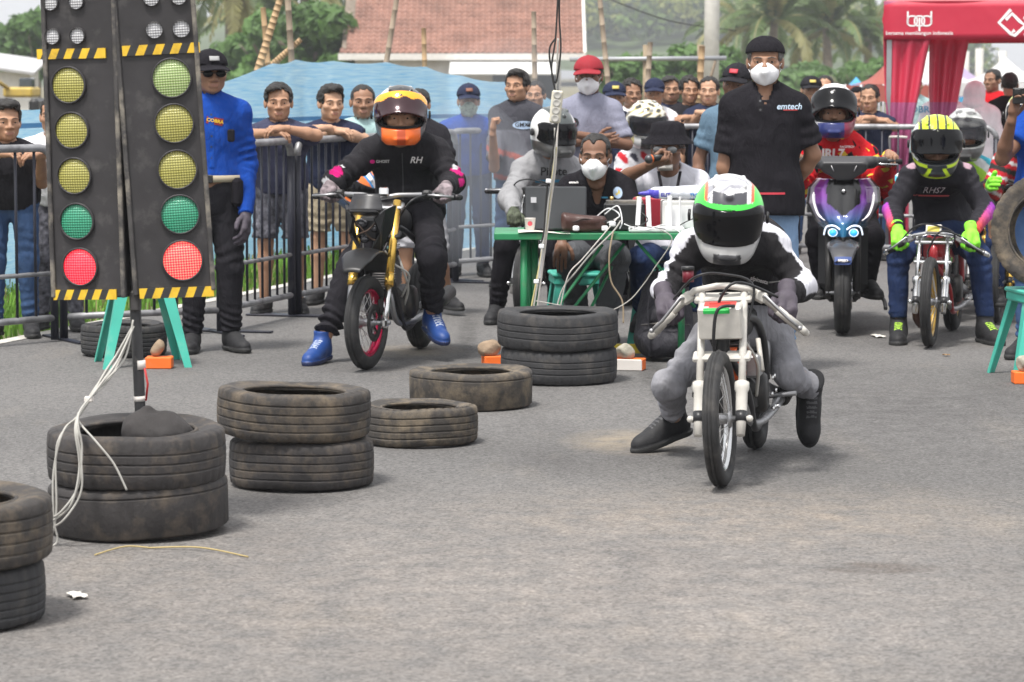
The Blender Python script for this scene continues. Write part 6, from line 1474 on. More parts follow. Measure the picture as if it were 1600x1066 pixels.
def drag_bike(label, loc, rz, wb=1.2, rf=.26, rr=.245, fork_m=None, rim_m=None, zt=.70, zc=.49, fx=.08, steer=0.0, bar_span=.29, bar_drop=.17, bar_m=None, grip_m=None, frame_m=None, lean=0.0, box=None, tank_m=None, group='drag bikes and motorcycles'):
    root = thing('drag_motorcycle', label, 'motorcycle', loc, rz, group); root.rotation_euler = (0, lean, rz)
    wheel(root, 0, rf, .062, .034, rim_m, 'front_wheel', steer); rw = wheel(root, wb, rr, .085, .05, rim_m, 'rear_wheel')
    rake = .46; ax = Vector((0, 0, rf))
    def F(z, x, dy=0): return Vector((x, (z - rf) * rake + dy, z))
    for s in (-1, 1):
        fk = ob('fork_leg', None, root)
        b = MB(); b.tube([F(zc - .16, s * fx), F(zt + .02, s * fx)], .0145, 14); b.build('stanchion', M_CHROME if fork_m is M_CHROME else fork_m, fk)
        b = MB(); b.tube([F(rf - .06, s * fx, -.005), F(rf + .03, s * fx), F(zc - .13, s * fx), F(zc - .12, s * fx), F(zc - .095, s * fx), F(zc - .09, s * fx)], [.016, .022, .0225, .028, .028, .018], 14); b.build('fork_slider', fork_m, fk)
        b = MB(); b.tube([F(rf + .025, s * fx), F(rf - .012, s * fx)], .0235, 12); b.build('fork_band', M_FRAME if s > 0 else M_FRAME, fk)
        b = MB(); b.tube([(s * .05, 0, rf), (s * (fx + .03), 0, rf)], .011, 10); b.sphere((s * (fx + .032), 0, rf), .014, 8); b.build('axle', fork_m, fk)
    for z in (zc, zt): b = MB(); c = F(z, 0, .0); b.box(c + Vector((0, .012, 0)), (fx * 2 + .06, .06, .022), (R(24), 0, 0), bev=.006); b.build('triple_clamp', fork_m, root)
    # bars: a pair of clip-ons that drop outwards
    e = Vector((bar_span, .12, -bar_drop)); c = F(zt, 0, -.005) + Vector((0, 0, .035))
    pts = [c + Vector((-e.x, e.y, e.z)), c + Vector((-fx - .03, .015, -.004)), c + Vector((-fx * .3, -.005, .012)), c + Vector((fx * .3, -.005, .012)), c + Vector((fx + .03, .015, -.004)), c + Vector((e.x, e.y, e.z))]
    h = bars(root, pts, .0125, bar_m or fork_m, grip_m or bar_m or fork_m, bar_m or fork_m, .13)
    for s in (-1, 1):
        p0 = pts[1 if s < 0 else 4].lerp(pts[0 if s < 0 else 5], .18); p1 = pts[0 if s < 0 else 5] + Vector((s * .0, -.075, .012)); b = MB(); b.tube([p0, p0 + Vector((s * .02, -.04, .004)), p1.lerp(p0, .3), p1], [.008, .007, .006, .006], 8); b.sphere(p1, .010, 8); b.build('lever', M_ALLOY, h)
        b = MB(); b.box(p0, (.05, .05, .045), (0, R(30 * s), 0), bev=.01); b.build('bar_clamp', bar_m or M_ALLOY, h)
    # frame
    fm = frame_m or M_FRAME; hp = F((zc + zt) / 2, 0, .03)
    b = MB(); b.tube([F(zc - .01, 0, .03), F(zt + .01, 0, .03)], .026, 12); b.build('steering_head', fm, root)
    for s in (-1, 1):
        b = MB(); b.tube(bez([hp, (s * .07, .50, .60), (s * .09, .72, .50), (s * .09, .80, .33)], 6), .017, 10); b.build('frame_tube', fm, root)
        b = MB(); b.tube(bez([hp - Vector((0, 0, .07)), (s * .07, .30, .34), (s * .08, .45, .17), (s * .09, .80, .22)], 6), .014, 10); b.build('down_tube', fm, root)
        b = MB(); b.box((s * .09, (.80 + wb) / 2, (.30 + rr) / 2), (.022, wb - .76, .038), (math.atan2(rr - .30, wb - .80), 0, 0), bev=.006); b.build('swingarm', M_ALLOY, root)
        b = MB(); b.tube([(s * .08, .84, .33), (s * .08, .98, .56)], .012, 8); b.tube([(s * .08, .85, .35), (s * .08, .97, .53)], .024, 10); b.build('rear_shock', M_ALLOY, root)
        b = MB(); b.tube([(s * .10, .80, .26), (s * .21, .80, .27)], .010, 8); b.build('footpeg', M_ALLOY, root)
        b = MB(); b.tube([(s * .12, .82, .25), (s * .13, .64, .23), (s * .16, .62, .24)], .007, 8); b.build('pedal', M_ALLOY, root)
    g = Grid((-.14, .15, .45), (.14, .75, .78), .012); T_ = g.new(); g.cone(T_, (0, .34, zt - .06), (0, .6, zt - .13), .075, .07); V, Q = nets(T_, g); ob('fuel_tank', mesh_np('fuel_tank', V, Q, tank_m or fm), root)
    g = Grid((-.16, .55, .45), (.16, 1.35, .72), .014); T_ = g.new(); g.cone(T_, (0, .68, .56), (0, 1.2, .60), .055, .05); T_ = np.maximum(T_, g.plane((0, .9, .61), (0, -.05, 1))); V, Q = nets(T_, g); ob('seat', mesh_np('seat', V, Q, M_SEATV), root)
    engine(root, .50, .30, .95)
    b = MB(); b.lathe([(.035, -.004), (.08, -.004), (.08, .004), (.035, .004)], 20, Matrix.Translation((-.1, wb, rr)) @ Matrix.Rotation(R(90), 4, 'Y'), closed=True); b.build('sprocket', M_ALLOY, root)
    b = MB(); b.tube([(-.1, .56, .36), (-.1, wb, rr + .08)], .008, 6); b.tube([(-.1, .56, .26), (-.1, wb, rr - .08)], .008, 6); b.build('chain', M_ENG, root)
    b = MB(); b.tube(bez([c + Vector((-.2, .08, -.04)), c + Vector((-.1, -.06, .05)), c + Vector((.0, -.03, .06)), c + Vector((.12, .0, .0)), F(zc, .05, .05)], 6), .005, 6); b.build('brake_cable', M_FRAME, root)
    b = MB(); b.tube(bez([c + Vector((.2, .08, -.04)), c + Vector((.06, -.09, .03)), c + Vector((-.02, -.07, -.08)), F(zc, -.03, .04)], 6), .006, 6); b.build('clutch_cable', M_FRAME, root)
    return root, F, c
# --- 1: the launching drag bike
p = gp(1128, 762); mainbike, FF, cc = drag_bike('white-forked drag bike launching with green-helmet rider aboard', p, R(-11), wb=1.16, fork_m=M_CREAM, rim_m=M_CHROME, zt=.70, zc=.485, bar_m=M_CREAM, grip_m=M_CREAM, frame_m=M_FRAME, lean=R(-2.0), steer=R(-2), bar_span=.285, bar_drop=.17)
b = MB(); bc = FF(.62, 0, -.055); b.box(bc, (.165, .075, .125), (R(14), 0, 0), bev=.006); bx_ = b.build('battery_box', M_CREAM, mainbike)
b = MB(); b.box(bc + Vector((0, -.0, .0645)), (.12, .05, .004), (R(14), 0, 0)); b.build('red_sticker', M('red_sticker', (.55, .06, .05)), bx_)
V_, F_ = rect_shape(.10, .022, 8, 2); print_on(mainbike, bx_, V_, F_, bc + Vector((-.01, -.05, .042)), (1, 0, 0), (0, 0, 1), M('green_sticker', (.02, .45, .08)), 'green_sticker', .002)
V_, F_ = rect_shape(.08, .016, 8, 2); print_on(mainbike, bx_, V_, F_, bc + Vector((-.0, -.05, .062)), (1, 0, 0), (0, 0, 1), M('red_sticker', (.55, .06, .05)), 'red_label', .002)
b = MB(); b.tube([cc + Vector((-.13, -.01, .03)), cc + Vector((-.13, -.01, .075))], .022, 12); b.tube([cc + Vector((-.13, -.01, .075)), cc + Vector((-.13, -.01, .09))], .025, 12, 1); b.build('brake_reservoir', [M('dark_red_cap', (.13, .01, .02), rough=.35), M_BLKPL], mainbike)
b = MB(); b.box((0.03, .30, .44), (.07, .1, .12), bev=.012); b.build('coil_cover', M_ORG, mainbike); b = MB(); b.tube([(-.02, .22, .47), (.0, .30, .36)], .016, 8); b.build('damper', M_ALLOY, mainbike)
b = MB(); b.tube(bez([bc + Vector((.06, -.05, .06)), bc + Vector((.0, -.08, .05)), bc + Vector((-.02, -.07, -.05)), FF(.48, -.02, -.03)], 6), .007, 6); b.build('power_lead', M_FRAME, mainbike)
for i, (a, c, r_, m_) in enumerate([((.02, .30, .20), (.06, .10, .30), .006, M_FRAME), ((.07, .30, .52), (.09, .44, .30), .007, M_CABLE), ((-.06, .26, .54), (-.08, .42, .30), .006, M_FRAME), ((.05, .33, .50), (.02, .50, .46), .008, M_FRAME)]):
    a, c = Vector(a), Vector(c); b = MB(); b.tube(bez([a, (a + c) / 2 + Vector((.03, -.03, .02)), c], 6), r_, 6); b.build('hose', m_, mainbike)
b = MB(); b.box((.085, .42, .42), (.06, .10, .09), bev=.01); b.build('ignition_box', M_ALLOY, mainbike)
b = MB(); b.tube([(.10, .46, .52), (.12, .40, .40)], .010, 8); b.build('linkage_rod', M_CREAM, mainbike)
for i in range(6): b = MB(); b.lathe([(0, .006), (.008, .006), (.009, 0)], 6, Matrix.Translation((.145, .56 + .07 * math.cos(i * 1.047), .30 + .07 * math.sin(i * 1.047))) @ Matrix.Rotation(R(90), 4, 'Y')); b.build('bolt', M_CHROME, mainbike)
# --- 2: trail bike with gold forks
p = gp(573, 578); rz = R(-11.5); tb2 = thing('motorcycle', 'black stripped trail bike with gold forks and magenta rims', 'motorcycle', p, rz, 'drag bikes and motorcycles')
fw = wheel(tb2, 0, .25, .075, .045, M_REDRIM, 'front_wheel', R(-8), 32); disc(fw, .045, .10, M_ENG); wheel(tb2, 1.24, .25, .10, .06, M_REDRIM, 'rear_wheel')
def F2(z, x, dy=0): return Vector((x, (z - .25) * .45 + dy, z))
for s in (-1, 1):
    fk = ob('fork_leg', None, tb2)
    b = MB(); b.tube([F2(.46, s * .10), F2(.88, s * .10)], .0215, 16); b.build('gold_tube', M_GOLD, fk); b = MB(); b.tube([F2(.44, s * .1), F2(.50, s * .1)], .0255, 16); b.build('gold_collar', M_GOLD, fk)
    b = MB(); b.tube([F2(.22, s * .1), F2(.45, s * .1)], [.018, .019], 14); b.box(F2(.25, s * .1), (.032, .06, .05), bev=.010); b.build('fork_lower', M_CHROME if s > 0 else M_ALLOY, fk)
b = MB(); b.tube([(-.12, 0, .25), (.13, 0, .25)], .011, 10); b.build('axle', M_ALLOY, tb2)
b = MB(); b.box(F2(.33, .07, .06), (.05, .08, .09), bev=.012); b.build('brake_caliper', M_ENG, tb2)
for z in (.70, .85): b = MB(); b.box(F2(z, 0, .01), (.27, .07, .03), (R(24), 0, 0), bev=.008); b.build('triple_clamp', M_FRAME if z < .8 else M_CHROME, tb2)
c = F2(.88, 0, .0); pts = [c + Vector((-.385, .17, .015)), c + Vector((-.22, .10, .03)), c + Vector((-.10, .03, .03)), c + Vector((0, .02, .012)), c + Vector((.10, .03, .03)), c + Vector((.22, .10, .03)), c + Vector((.385, .17, .015))]
h2 = bars(tb2, pts, .0135, M_ALLOY, M_BLKPL, M_BLKPL, .12)
for s in (-1, 1):
    b = MB(); p0 = c + Vector((s * .24, .10, .03)); b.box(p0, (.05, .06, .05), bev=.012); b.build('switchgear', M_BLKPL, h2); b = MB(); b.tube([p0, p0 + Vector((s * .03, -.06, 0)), p0 + Vector((s * .15, -.02, -.01))], .007, 8); b.build('lever', M_ALLOY, h2)
    b = MB(); b.tube(bez([p0 + Vector((0, -.03, 0)), p0 + Vector((-s * .06, -.12, -.03)), p0 + Vector((-s * .14, -.10, -.14)), F2(.6, s * .05, -.02)], 6), .006, 6); b.build('cable', M_FRAME, h2)
b = MB(); b.box(c + Vector((.03, -.015, .045)), (.05, .05, .05), (R(-20), 0, .2), bev=.008); b.build('bar_clamp', M_CHROME, h2)
# cowl: smoked screen, open headlight shroud and beak fender
M_GLP = M('black_gloss_plastic', (.012, .012, .013), rough=.38, spec=.3)
for s in (-1, 1):
    V = [(s * .14, .10, .865), (s * .105, -.01, .845), (s * .060, -.05, .80), (s * .085, -.03, .72), (s * .04, -.02, .64), (s * .06, .07, .63), (s * .115, .12, .74)]
    b = MB(); W = V + [(x - s * .012, y + .014, z) for x, y, z in V]; k = len(V); F = [tuple(range(k)), tuple(range(2 * k - 1, k - 1, -1))] + [(i, (i + 1) % k, k + (i + 1) % k, k + i) for i in range(k)]; b.add(W, F, 0, False); b.build('side_shroud', M_GLP, tb2)
b = MB(); b.box((0, -.03, .83), (.15, .07, .014), (R(-14), 0, 0), bev=.005); b.build('brow', M_GLP, tb2)
b = MB(); b.box((0, .07, .74), (.12, .05, .13), bev=.02); b.build('inner_bracket', M_FRAME, tb2)
for (x, y, z, r_) in ((-.03, .015, .77, .035), (.045, .01, .745, .026), (-.01, .015, .69, .028)): b = MB(); b.sphere((x, y, z), (r_, r_, r_ * .8), 12); b.build('lamp_unit', M('smoked_headlight', (.04, .04, .045), rough=.12, coat=.6), tb2)
for pl in ([(-.07, .0, .79), (-.03, -.03, .76), (.02, -.01, .70), (.06, .0, .68)], [(.06, .0, .79), (.02, -.03, .74), (-.04, -.02, .71), (-.05, .02, .65)]): b = MB(); b.tube(bez(pl, 6), .005, 6); b.build('wiring', M('dark_wiring', (.05, .03, .02), rough=.5), tb2)
def scr(u, v):
    x = (u - .5) * (.19 - .05 * v); return (x, -.035 + 2.2 * x * x + .05 * v, .842 + .085 * v - .3 * x * x)
b = MB(); b.grid(scr, 14, 10, 0, .005); b.build('windscreen', M('grey_smoked_screen', (.03, .03, .033), rough=.16, var=.1, alpha=.85), tb2)
def fend(u, v):
    t = -.95 + u * 1.75; rr_ = .345; wdt_ = .185 * (1 - .35 * abs(u - .45)) * (1 if u < .8 else 1 - 2.2 * (u - .8)); x = (v - .5) * wdt_
    return (x, rr_ * math.sin(-t) * 1.12 - .03, .25 + rr_ * math.cos(t) - 2.6 * x * x + .045)
b = MB(); b.grid(fend, 20, 12, 0, .006); b.build('front_fender', M_GLP, tb2)
engine(tb2, .50, .32, 1.05)
for s in (-1, 1):
    b = MB(); b.tube(bez([F2(.78, 0, .04), (s * .09, .45, .72), (s * .1, .85, .62), (s * .11, 1.15, .68)], 6), .016, 8); b.build('frame_tube', M_FRAME, tb2); b = MB(); b.tube(bez([F2(.7, 0, .05), (s * .08, .33, .38), (s * .09, .5, .18), (s * .1, .85, .25)], 6), .015, 8); b.build('down_tube', M_FRAME, tb2)
    b = MB(); b.box((s * .1, 1.05, .28), (.025, .44, .045), bev=.008); b.build('swingarm', M_ALLOY, tb2); b = MB(); b.tube([(s * .12, .82, .25), (s * .22, .82, .25)], .011, 8); b.build('footpeg', M_ALLOY, tb2)
g = Grid((-.18, .2, .5), (.18, 1.3, .95), .013); T_ = g.new(); g.cone(T_, (0, .36, .80), (0, .62, .76), .105, .09); g.cone(T_, (0, .65, .73), (0, 1.2, .74), .08, .06, k=.04); T_ = np.maximum(T_, g.plane((0, .9, .79), (0, .12, 1))); V, Q = nets(T_, g); ob('tank_and_seat', mesh_np('tank_and_seat', V, Q, M_SEATV), tb2)
b = MB(); b.tube(bez([(.08, .38, .58), (.12, .34, .50), (.13, .40, .40), (.09, .46, .30)], 6), .007, 6); b.build('breather_hose', M_CABLE, tb2)
b = MB(); b.tube(bez([(.06, .16, .62), (.1, .2, .55), (.16, .3, .48), (.1, .38, .36)], 6), .006, 6); b.build('hose', M_CABLE, tb2)
for i in range(5): b = MB(); b.tube([(.07, .34 , .62 + .02 * i), (.07, .34, .632 + .02 * i)], .03, 12); b.build('shock_coil', M_CHROME if i % 2 else M_ALLOY, tb2)
b = MB(); b.tube([(.09, .84, .24), (.17, .70, .16), (.19, .60, .18)], .009, 8); b.build('brake_pedal', M_ALLOY, tb2); b = MB(); b.tube([(.13, .78, .32), (.20, .80, .36), (.21, .86, .40)], .010, 8); b.build('kick_starter', M_CHROME, tb2)
# --- 3: neon rider's drag bike
p = gp(1452, 543); nb_, F3, c3 = drag_bike('drag bike with chrome forks and a gold front rim', p, R(-15), wb=1.15, fork_m=M_CHROME, rim_m=M_GOLDRIM, zt=.60, zc=.49, bar_m=M_CHROME, grip_m=M_BLKPL, frame_m=M_REDF, tank_m=M_REDF, bar_span=.28, bar_drop=.11, lean=R(0))
b = MB(); b.box(c3 + Vector((0, -.01, .035)), (.09, .02, .05), (R(-25), 0, 0), bev=.004); pl_ = b.build('number_tag', M_WBOX, nb_)
V_, F_ = rect_shape(.07, .03, 4, 2); print_on(nb_, pl_, V_, F_, c3 + Vector((0, -.03, .036)), (1, 0, 0), (0, 0, 1), M('yellow_print', (.6, .5, .08)), 'tag_print', .002)
b = MB(); b.box(F3(.52, 0, .10), (.13, .08, .2), (R(20), 0, 0), bev=.02); b.build('radiator', M_REDF, nb_)
b = MB(); b.tube(bez([(-.04, .38, .42), (-.10, .24, .30), (-.11, .26, .16), (-.09, .34, .10)], 6), [.018] * 6 + [.022] * 7 + [.024] * 6, 10); b.build('expansion_pipe', M('rusty_pipe', (.10, .05, .04), rough=.5, metal=.5), nb_)
# --- 4: scooter with blue-lit twin headlamps
p = gp(1316, 523); sc_ = thing('scooter', 'purple and blue scooter with glowing blue twin headlamps', 'scooter', p, R(-6.4), 'drag bikes and motorcycles')
fw = wheel(sc_, 0, .25, .10, .065, M_FRAME, 'front_wheel', 0, cast=True); disc(fw, .055, .10); wheel(sc_, 1.28, .25, .12, .07, M_FRAME, 'rear_wheel', cast=True)
for s in (-1, 1): fk = ob('fork_leg', None, sc_); b = MB(); b.tube([(s * .085, 0, .22), (s * .085, .14, .58)], .022, 12); b.build('fork_tube', M_ENG, fk)
b = MB(); b.tube([(-.1, 0, .25), (.1, 0, .25)], .011, 8); b.build('axle', M_ALLOY, sc_)
def fnd(u, v):
    t = -.55 + u * 1.5; x = (v - .5) * .19 * (1 - .45 * max(0, u - .6) / .4); return (x, -.295 * math.sin(t), .25 + .295 * math.cos(t) - 3.2 * x * x + .03)
b = MB(); b.grid(fnd, 16, 10, 0, .006); fo_ = b.build('front_fender', M('dark_grey_gloss', (.05, .05, .055), rough=.25, coat=.4), sc_)
V_, F_ = rect_shape(.10, .05, 6, 4); print_on(sc_, fo_, V_, F_, (.0, -.24, .46), (1, 0, 0), (0, .35, 1), M('navy_sticker', (.03, .06, .2)), 'fender_sticker', .003)
V_, F_ = text_mesh_data('SPEED', .022, .0006); print_on(sc_, fo_, V_, F_, (.0, -.25, .46), (1, 0, 0), (0, .35, 1), M_LOGO, 'fender_lettering', .006)
nu, nv = 60, 48; V = []; C = []; F = []
def hw(v): return float(np.interp(v, [0, .12, .35, .6, .85, 1.0], [.045, .10, .175, .225, .215, .165]))
def sh_pt(u, v):
    au = abs(u); y = -.105 + .24 * au ** 1.8 + .13 * v ** 1.2 - .022 * math.exp(-((au - .52 - .1 * v) / .09) ** 2) + (.035 * max(0, 1 - au / .38) * (1 if v > .42 else max(0, (v - .3) / .12)))
    for s in (-1, 1): y += .03 * math.exp(-(((u - s * .52) / .26) ** 2 + ((v - .17) / .10) ** 2))
    return (u * hw(v), y, .555 + .375 * v)
for i in range(nu + 1):
    for j in range(nv + 1):
        u = -1 + 2 * i / nu; v = j / nv; V.append(sh_pt(u, v)); au = abs(u); t = min(1, max(0, (v - .25) / .5))
        c = np.array([.010, .12, .24]) * (1 - t) + np.array([.20, .04, .30]) * t
        if au < .30 + .22 * v and v > .40 + au * .5: c = np.array([.012, .012, .013])
        if au > .80 and v > .3: c = np.array([.36, .33, .40]) if au < .92 else np.array([.02, .02, .022])
        if v < .10: c = np.array([.012, .012, .013])
        C.append(c)
W = nv + 1; F = [(i * W + j, (i + 1) * W + j, (i + 1) * W + j + 1, i * W + j + 1) for i in range(nu) for j in range(nv)]; n0 = len(V)
V2 = [(x, y + .02, z) for x, y, z in V]; F2_ = [(d + n0, c + n0, b_ + n0, a + n0) for a, b_, c, d in F]
for i in range(nu): F2_ += [(i * W, i * W + n0, (i + 1) * W + n0, (i + 1) * W), ((i + 1) * W + nv, (i + 1) * W + nv + n0, i * W + nv + n0, i * W + nv)]
for j in range(nv): F2_ += [(j + 1, j + 1 + n0, j + n0, j), (nu * W + j, nu * W + j + n0, nu * W + j + 1 + n0, nu * W + j + 1)]
fr_ = ob('front_fairing', mesh_np('front_fairing', np.array(V + V2), np.array(F + F2_), M('scooter_candy_paint', (1, 1, 1), rough=.22, attr='Col', coat=.5, metal=.15, var=.05), cols=np.array(C + C)), sc_)
co_ = fr_
g2 = Grid((-.34, -.2, .9), (.34, .35, 1.12), .009); D_ = g2.new(); g2.cone(D_, (-.16, .06, 1.035), (.16, .06, 1.035), .045, .045); g2.cone(D_, (-.09, .0, 1.01), (.09, .0, 1.01), .05, .05, k=.04); g2.cone(D_, (-.03, -.01, .965), (.03, -.01, .965), .045, .045, k=.04); g2.cone(D_, (-.23, .12, 1.04), (.23, .12, 1.04), .032, .032, k=.04); D_ = np.maximum(D_, g2.plane((0, 0, 1.072), (0, .1, 1))); D_ = np.maximum(D_, g2.plane((0, -.025, 1.0), (0, -1, -.35))); D_ = np.maximum(D_, g2.plane((0, .0, 1.05), (0, -.8, 1.4))); V, Q = nets(D_, g2); hc_ = ob('handlebar_cover', mesh_np('handlebar_cover', V, Q, M('charcoal_plastic', (.045, .044, .047), rough=.4, var=.15)), sc_)
M_HL = M('blue_lit_headlamp', (.05, .42, .85), rough=.2, emit=.35, var=0); M_DRL = M('white_lit_strip', (.80, .88, 1.0), rough=.2, emit=.3, var=0)
for s in (-1, 1):
    b = MB(); b.lathe([(0, .016), (.010, .014), (.018, .005), (.021, 0)], 18, Matrix.Translation((s * .062, -.078, .615)) @ Matrix.Rotation(R(92), 4, 'X')); hl = b.build('headlamp', M_HL, sc_)
    b = MB(); b.tube([(s * .062 + .026 * math.cos(t), -.076, .615 + .022 * math.sin(t)) for t in [2 * math.pi * i / 24 for i in range(24)]], .0035, 6, closed=True); b.build('halo_ring', M_DRL, hl)
    b = MB(); b.tube(bez([(s * .115, -.052, .60), (s * .10, -.062, .648), (s * .055, -.085, .656), (s * .02, -.10, .635)], 6), .0055, 6); b.build('light_strip', M_DRL, hl)
    b = MB(); b.tube(bez([(s * .11, -.03, .685), (s * .15, .012, .72), (s * .175, .045, .79), (s * .178, .06, .85)], 6), [.005] * 4 + [.010] * 9 + [.011] * 4 + [.005] * 2, 8, flat=(1, .6)); b.build('indicator', M('clear_indicator', (.72, .70, .72), rough=.12, coat=.6), sc_)
    b = MB(); b.tube([(s * .15, .12, 1.03), (s * .24, .15, 1.035)], .014, 10); b.build('bar_stub', M_ALLOY, sc_); b = MB(); b.tube([(s * .23, .15, 1.035), (s * .345, .185, 1.03)], [.018, .017], 12); b.build('grip', M_BLKPL, sc_); b = MB(); b.tube([(s * .17, .10, 1.03), (s * .22, .05, 1.02), (s * .32, .10, 1.015)], .006, 8); b.build('lever', M_CHROME, sc_)
    b = MB(); b.tube([(s * .05, .01 , 1.035), (s * .075, -.028, 1.012), (s * .06, -.048, .98)], .0035, 6); b.build('cover_trim', M_ALLOY, hc_)
b = MB(); b.lathe([(0, .004), (.010, .004), (.012, 0)], 14, Matrix.Translation((0, .012, .86)) @ Matrix.Rotation(R(80), 4, 'X')); b.build('badge', M_CHROME, co_)
b = MB(); b.box((0, .26, .46), (.30, .10, .42), bev=.04); b.build('leg_shield', M_FRAME, sc_); b = MB(); b.box((0, .60, .30), (.30, .66, .14), bev=.04); b.build('footboard', M_FRAME, sc_)
g = Grid((-.22, .75, .35), (.22, 1.6, .85), .015); T_ = g.new(); g.cone(T_, (0, .92, .60), (0, 1.4, .66), .13, .11); g.cone(T_, (0, .95, .45), (0, 1.3, .5), .14, .12, k=.04); V, Q = nets(T_, g); ob('seat_and_tail', mesh_np('seat_and_tail', V, Q, M_SEATV), sc_)
b = MB(); b.box((.0, .9, .22), (.24, .4, .16), bev=.04); b.build('engine_block', M_ENG, sc_); b = MB(); b.tube(bez([(.14, .35, .24), (.24, .30, .20), (.26, .22, .14)], 5), .012, 8); b.build('side_stand', M_FRAME, sc_)
# --- simpler bikes behind, seen only in part
def back_bike(px, py, rz, label, rim=None, fork=None, zt=.80):
    p = gp(px, py); return drag_bike(label, p, rz, wb=1.22, fork_m=fork or M_CHROME, rim_m=rim or M_FRAME, zt=zt, zc=zt - .17, bar_m=M_BLKPL, grip_m=M_BLKPL, bar_span=.33, bar_drop=.02, tank_m=M_BLKPL)
back_bike(822, 508, R(-14), 'motorcycle of the grey-jacket rider, half hidden behind the table', fork=M_CHROME)
back_bike(988, 478, R(0), 'motorcycle hidden behind the man with the microphone')
back_bike(1492, 500, R(-10), 'motorcycle behind the gold-rimmed drag bike')
back_bike(1556, 505, R(-14), 'motorcycle of the red-jersey rider beside the stool', rim=M_FRAME, fork=M_GOLD)
# ------------------------------------------------------------------ cloth colours
def cloth(name, c, **kw):
    d = dict(rough=.9, var=.12, vscale=9, bump=.10, bscale=260, spec=.12, fold=.25); d.update(kw); return M(name, c, **d)
C_BLK = cloth('black_cloth', (.011, .010, .013)); C_BLK2 = cloth('faded_black_cloth', (.018, .017, .021)); C_NAVY = cloth('navy_cloth', (.022, .027, .055)); C_DENIM = cloth('blue_denim', (.045, .085, .18), var=.25, vscale=5); C_DENIMD = cloth('dark_denim', (.018, .032, .085), var=.25)
C_DENIML = cloth('pale_denim', (.17, .26, .40), var=.25, vscale=4); C_GREYJ = cloth('washed_grey_denim', (.24, .24, .26), var=.45, vscale=7); C_BLUE = cloth('royal_blue_cloth', (.008, .050, .28)); C_WHT = cloth('white_cloth', (.74, .74, .77)); C_LILAC = cloth('grey_lilac_cloth', (.22, .225, .29)); C_GREY = cloth('light_grey_cloth', (.25, .25, .26))
C_TEAL = cloth('pale_teal_cloth', (.33, .47, .47)); C_RED = cloth('red_cloth', (.46, .012, .018)); C_BEIGE = cloth('beige_cloth', (.33, .28, .20)); C_GRAPH = cloth('patterned_grey_cloth', (.11, .11, .13), var=.8, vscale=30); C_STONE = cloth('grey_trousers_cloth', (.075, .078, .085)); C_BLUEG = cloth('denim_shirt_cloth', (.10, .16, .22))
C_COL = M('painted_cloth', (1, 1, 1), rough=.85, var=.10, vscale=9, bump=.12, bscale=260, spec=.2, fold=.22, attr='Col')
S_BLK = dict(mat=M('black_shoe', (.014, .014, .016), rough=.7, bump=.3, bscale=90), sole=M('black_sole', (.03, .03, .03), rough=.8), style='sneaker'); S_BOOT = dict(S_BLK, style='boot'); S_WHT = dict(mat=M('white_shoe', (.5, .5, .5)), sole=M_WBOX)
M_MASKW = M('white_face_mask', (.74, .74, .76), rough=.8, var=.04, fold=.12)
G_BLK = M('dark_grip_glove', (.06, .05, .065), rough=.7, var=.3, vscale=30); G_NEON = M('neon_green_glove', (.22, .72, .04), rough=.7, var=.2, vscale=30); G_GREY = M('grey_red_glove', (.16, .13, .14), rough=.7, var=.8, vscale=25); G_CAMO = M('dark_green_glove', (.05, .06, .035), rough=.7, var=.7, vscale=40)
PRT = M_LOGO
def bw(root, v): return Matrix.Translation(root.location) @ root.rotation_euler.to_matrix().to_4x4() @ Vector(v)
def PJ(**k): return {q: (at(*v) if q[:2] not in ('ft', 'fu') else Vector(v)) for q, v in k.items()}
def grip(J, side, G, d, n=(0, .25, -1)):
    d = Vector(d).normalized(); n = Vector(n); n = (n - d * n.dot(d)).normalized(); J['wr_' + side] = Vector(G) - d * .105 - n * .026; return ('grip', tuple(n), tuple(d))
def tprint(P, part, txt, size, org, mat, right=(1, 0, 0), up=(0, 0, 1), bold=.0005, shear=0.0, name='lettering', lift=.007):
    V, F = text_mesh_data(txt, size, bold, shear); return print_on(P['root'], P[part], V, F, Vector(org) - P['base'], right, up, mat, name, lift)
def sprint(P, part, VF, org, mat, right=(1, 0, 0), up=(0, 0, 1), name='print'):
    return print_on(P['root'], P[part], VF[0], VF[1], Vector(org) - P['base'], right, up, mat, name)

# ------------------------------------------------------------------ helmets' paint schemes (on the shell itself)
def lerpc(V, rules, base):
    c = np.tile(np.array(base, float), (len(V), 1))
    for m_, col in rules: c[m_] = col
    return c
def hx(V): return V[:, 0], V[:, 1], V[:, 2]
def paint_green(V):
    x, y, z = hx(V); s = np.abs(x); n = np.sin(x * 60 + 4 * np.sin(y * 40)) * np.sin(z * 55 + y * 35)
    front = y < .06
    return lerpc(V, [(n > .25, (.28, .28, .31)), ((z > .075) & (s < .062) & front & (z < .118), (.055, .055, .065)), ((s > .10) & (z < .06), (.06, .06, .065)), (front & (z > .052) & (z < .085 - s * .03), (.06, .72, .07)), (front & (s > .085) & (z > .052) & (z < .115), (.06, .72, .07)), ((s > .078) & (s < .09) & (z > .085) & front, (.6, .12, .05)), ((z < -.055), (.42, .42, .42)), ((y > .03) & (z < .03), (.07, .07, .075)), ((z < -.085) & (s < .05) & (y < 0), (.05, .05, .055))], (.62, .62, .63))
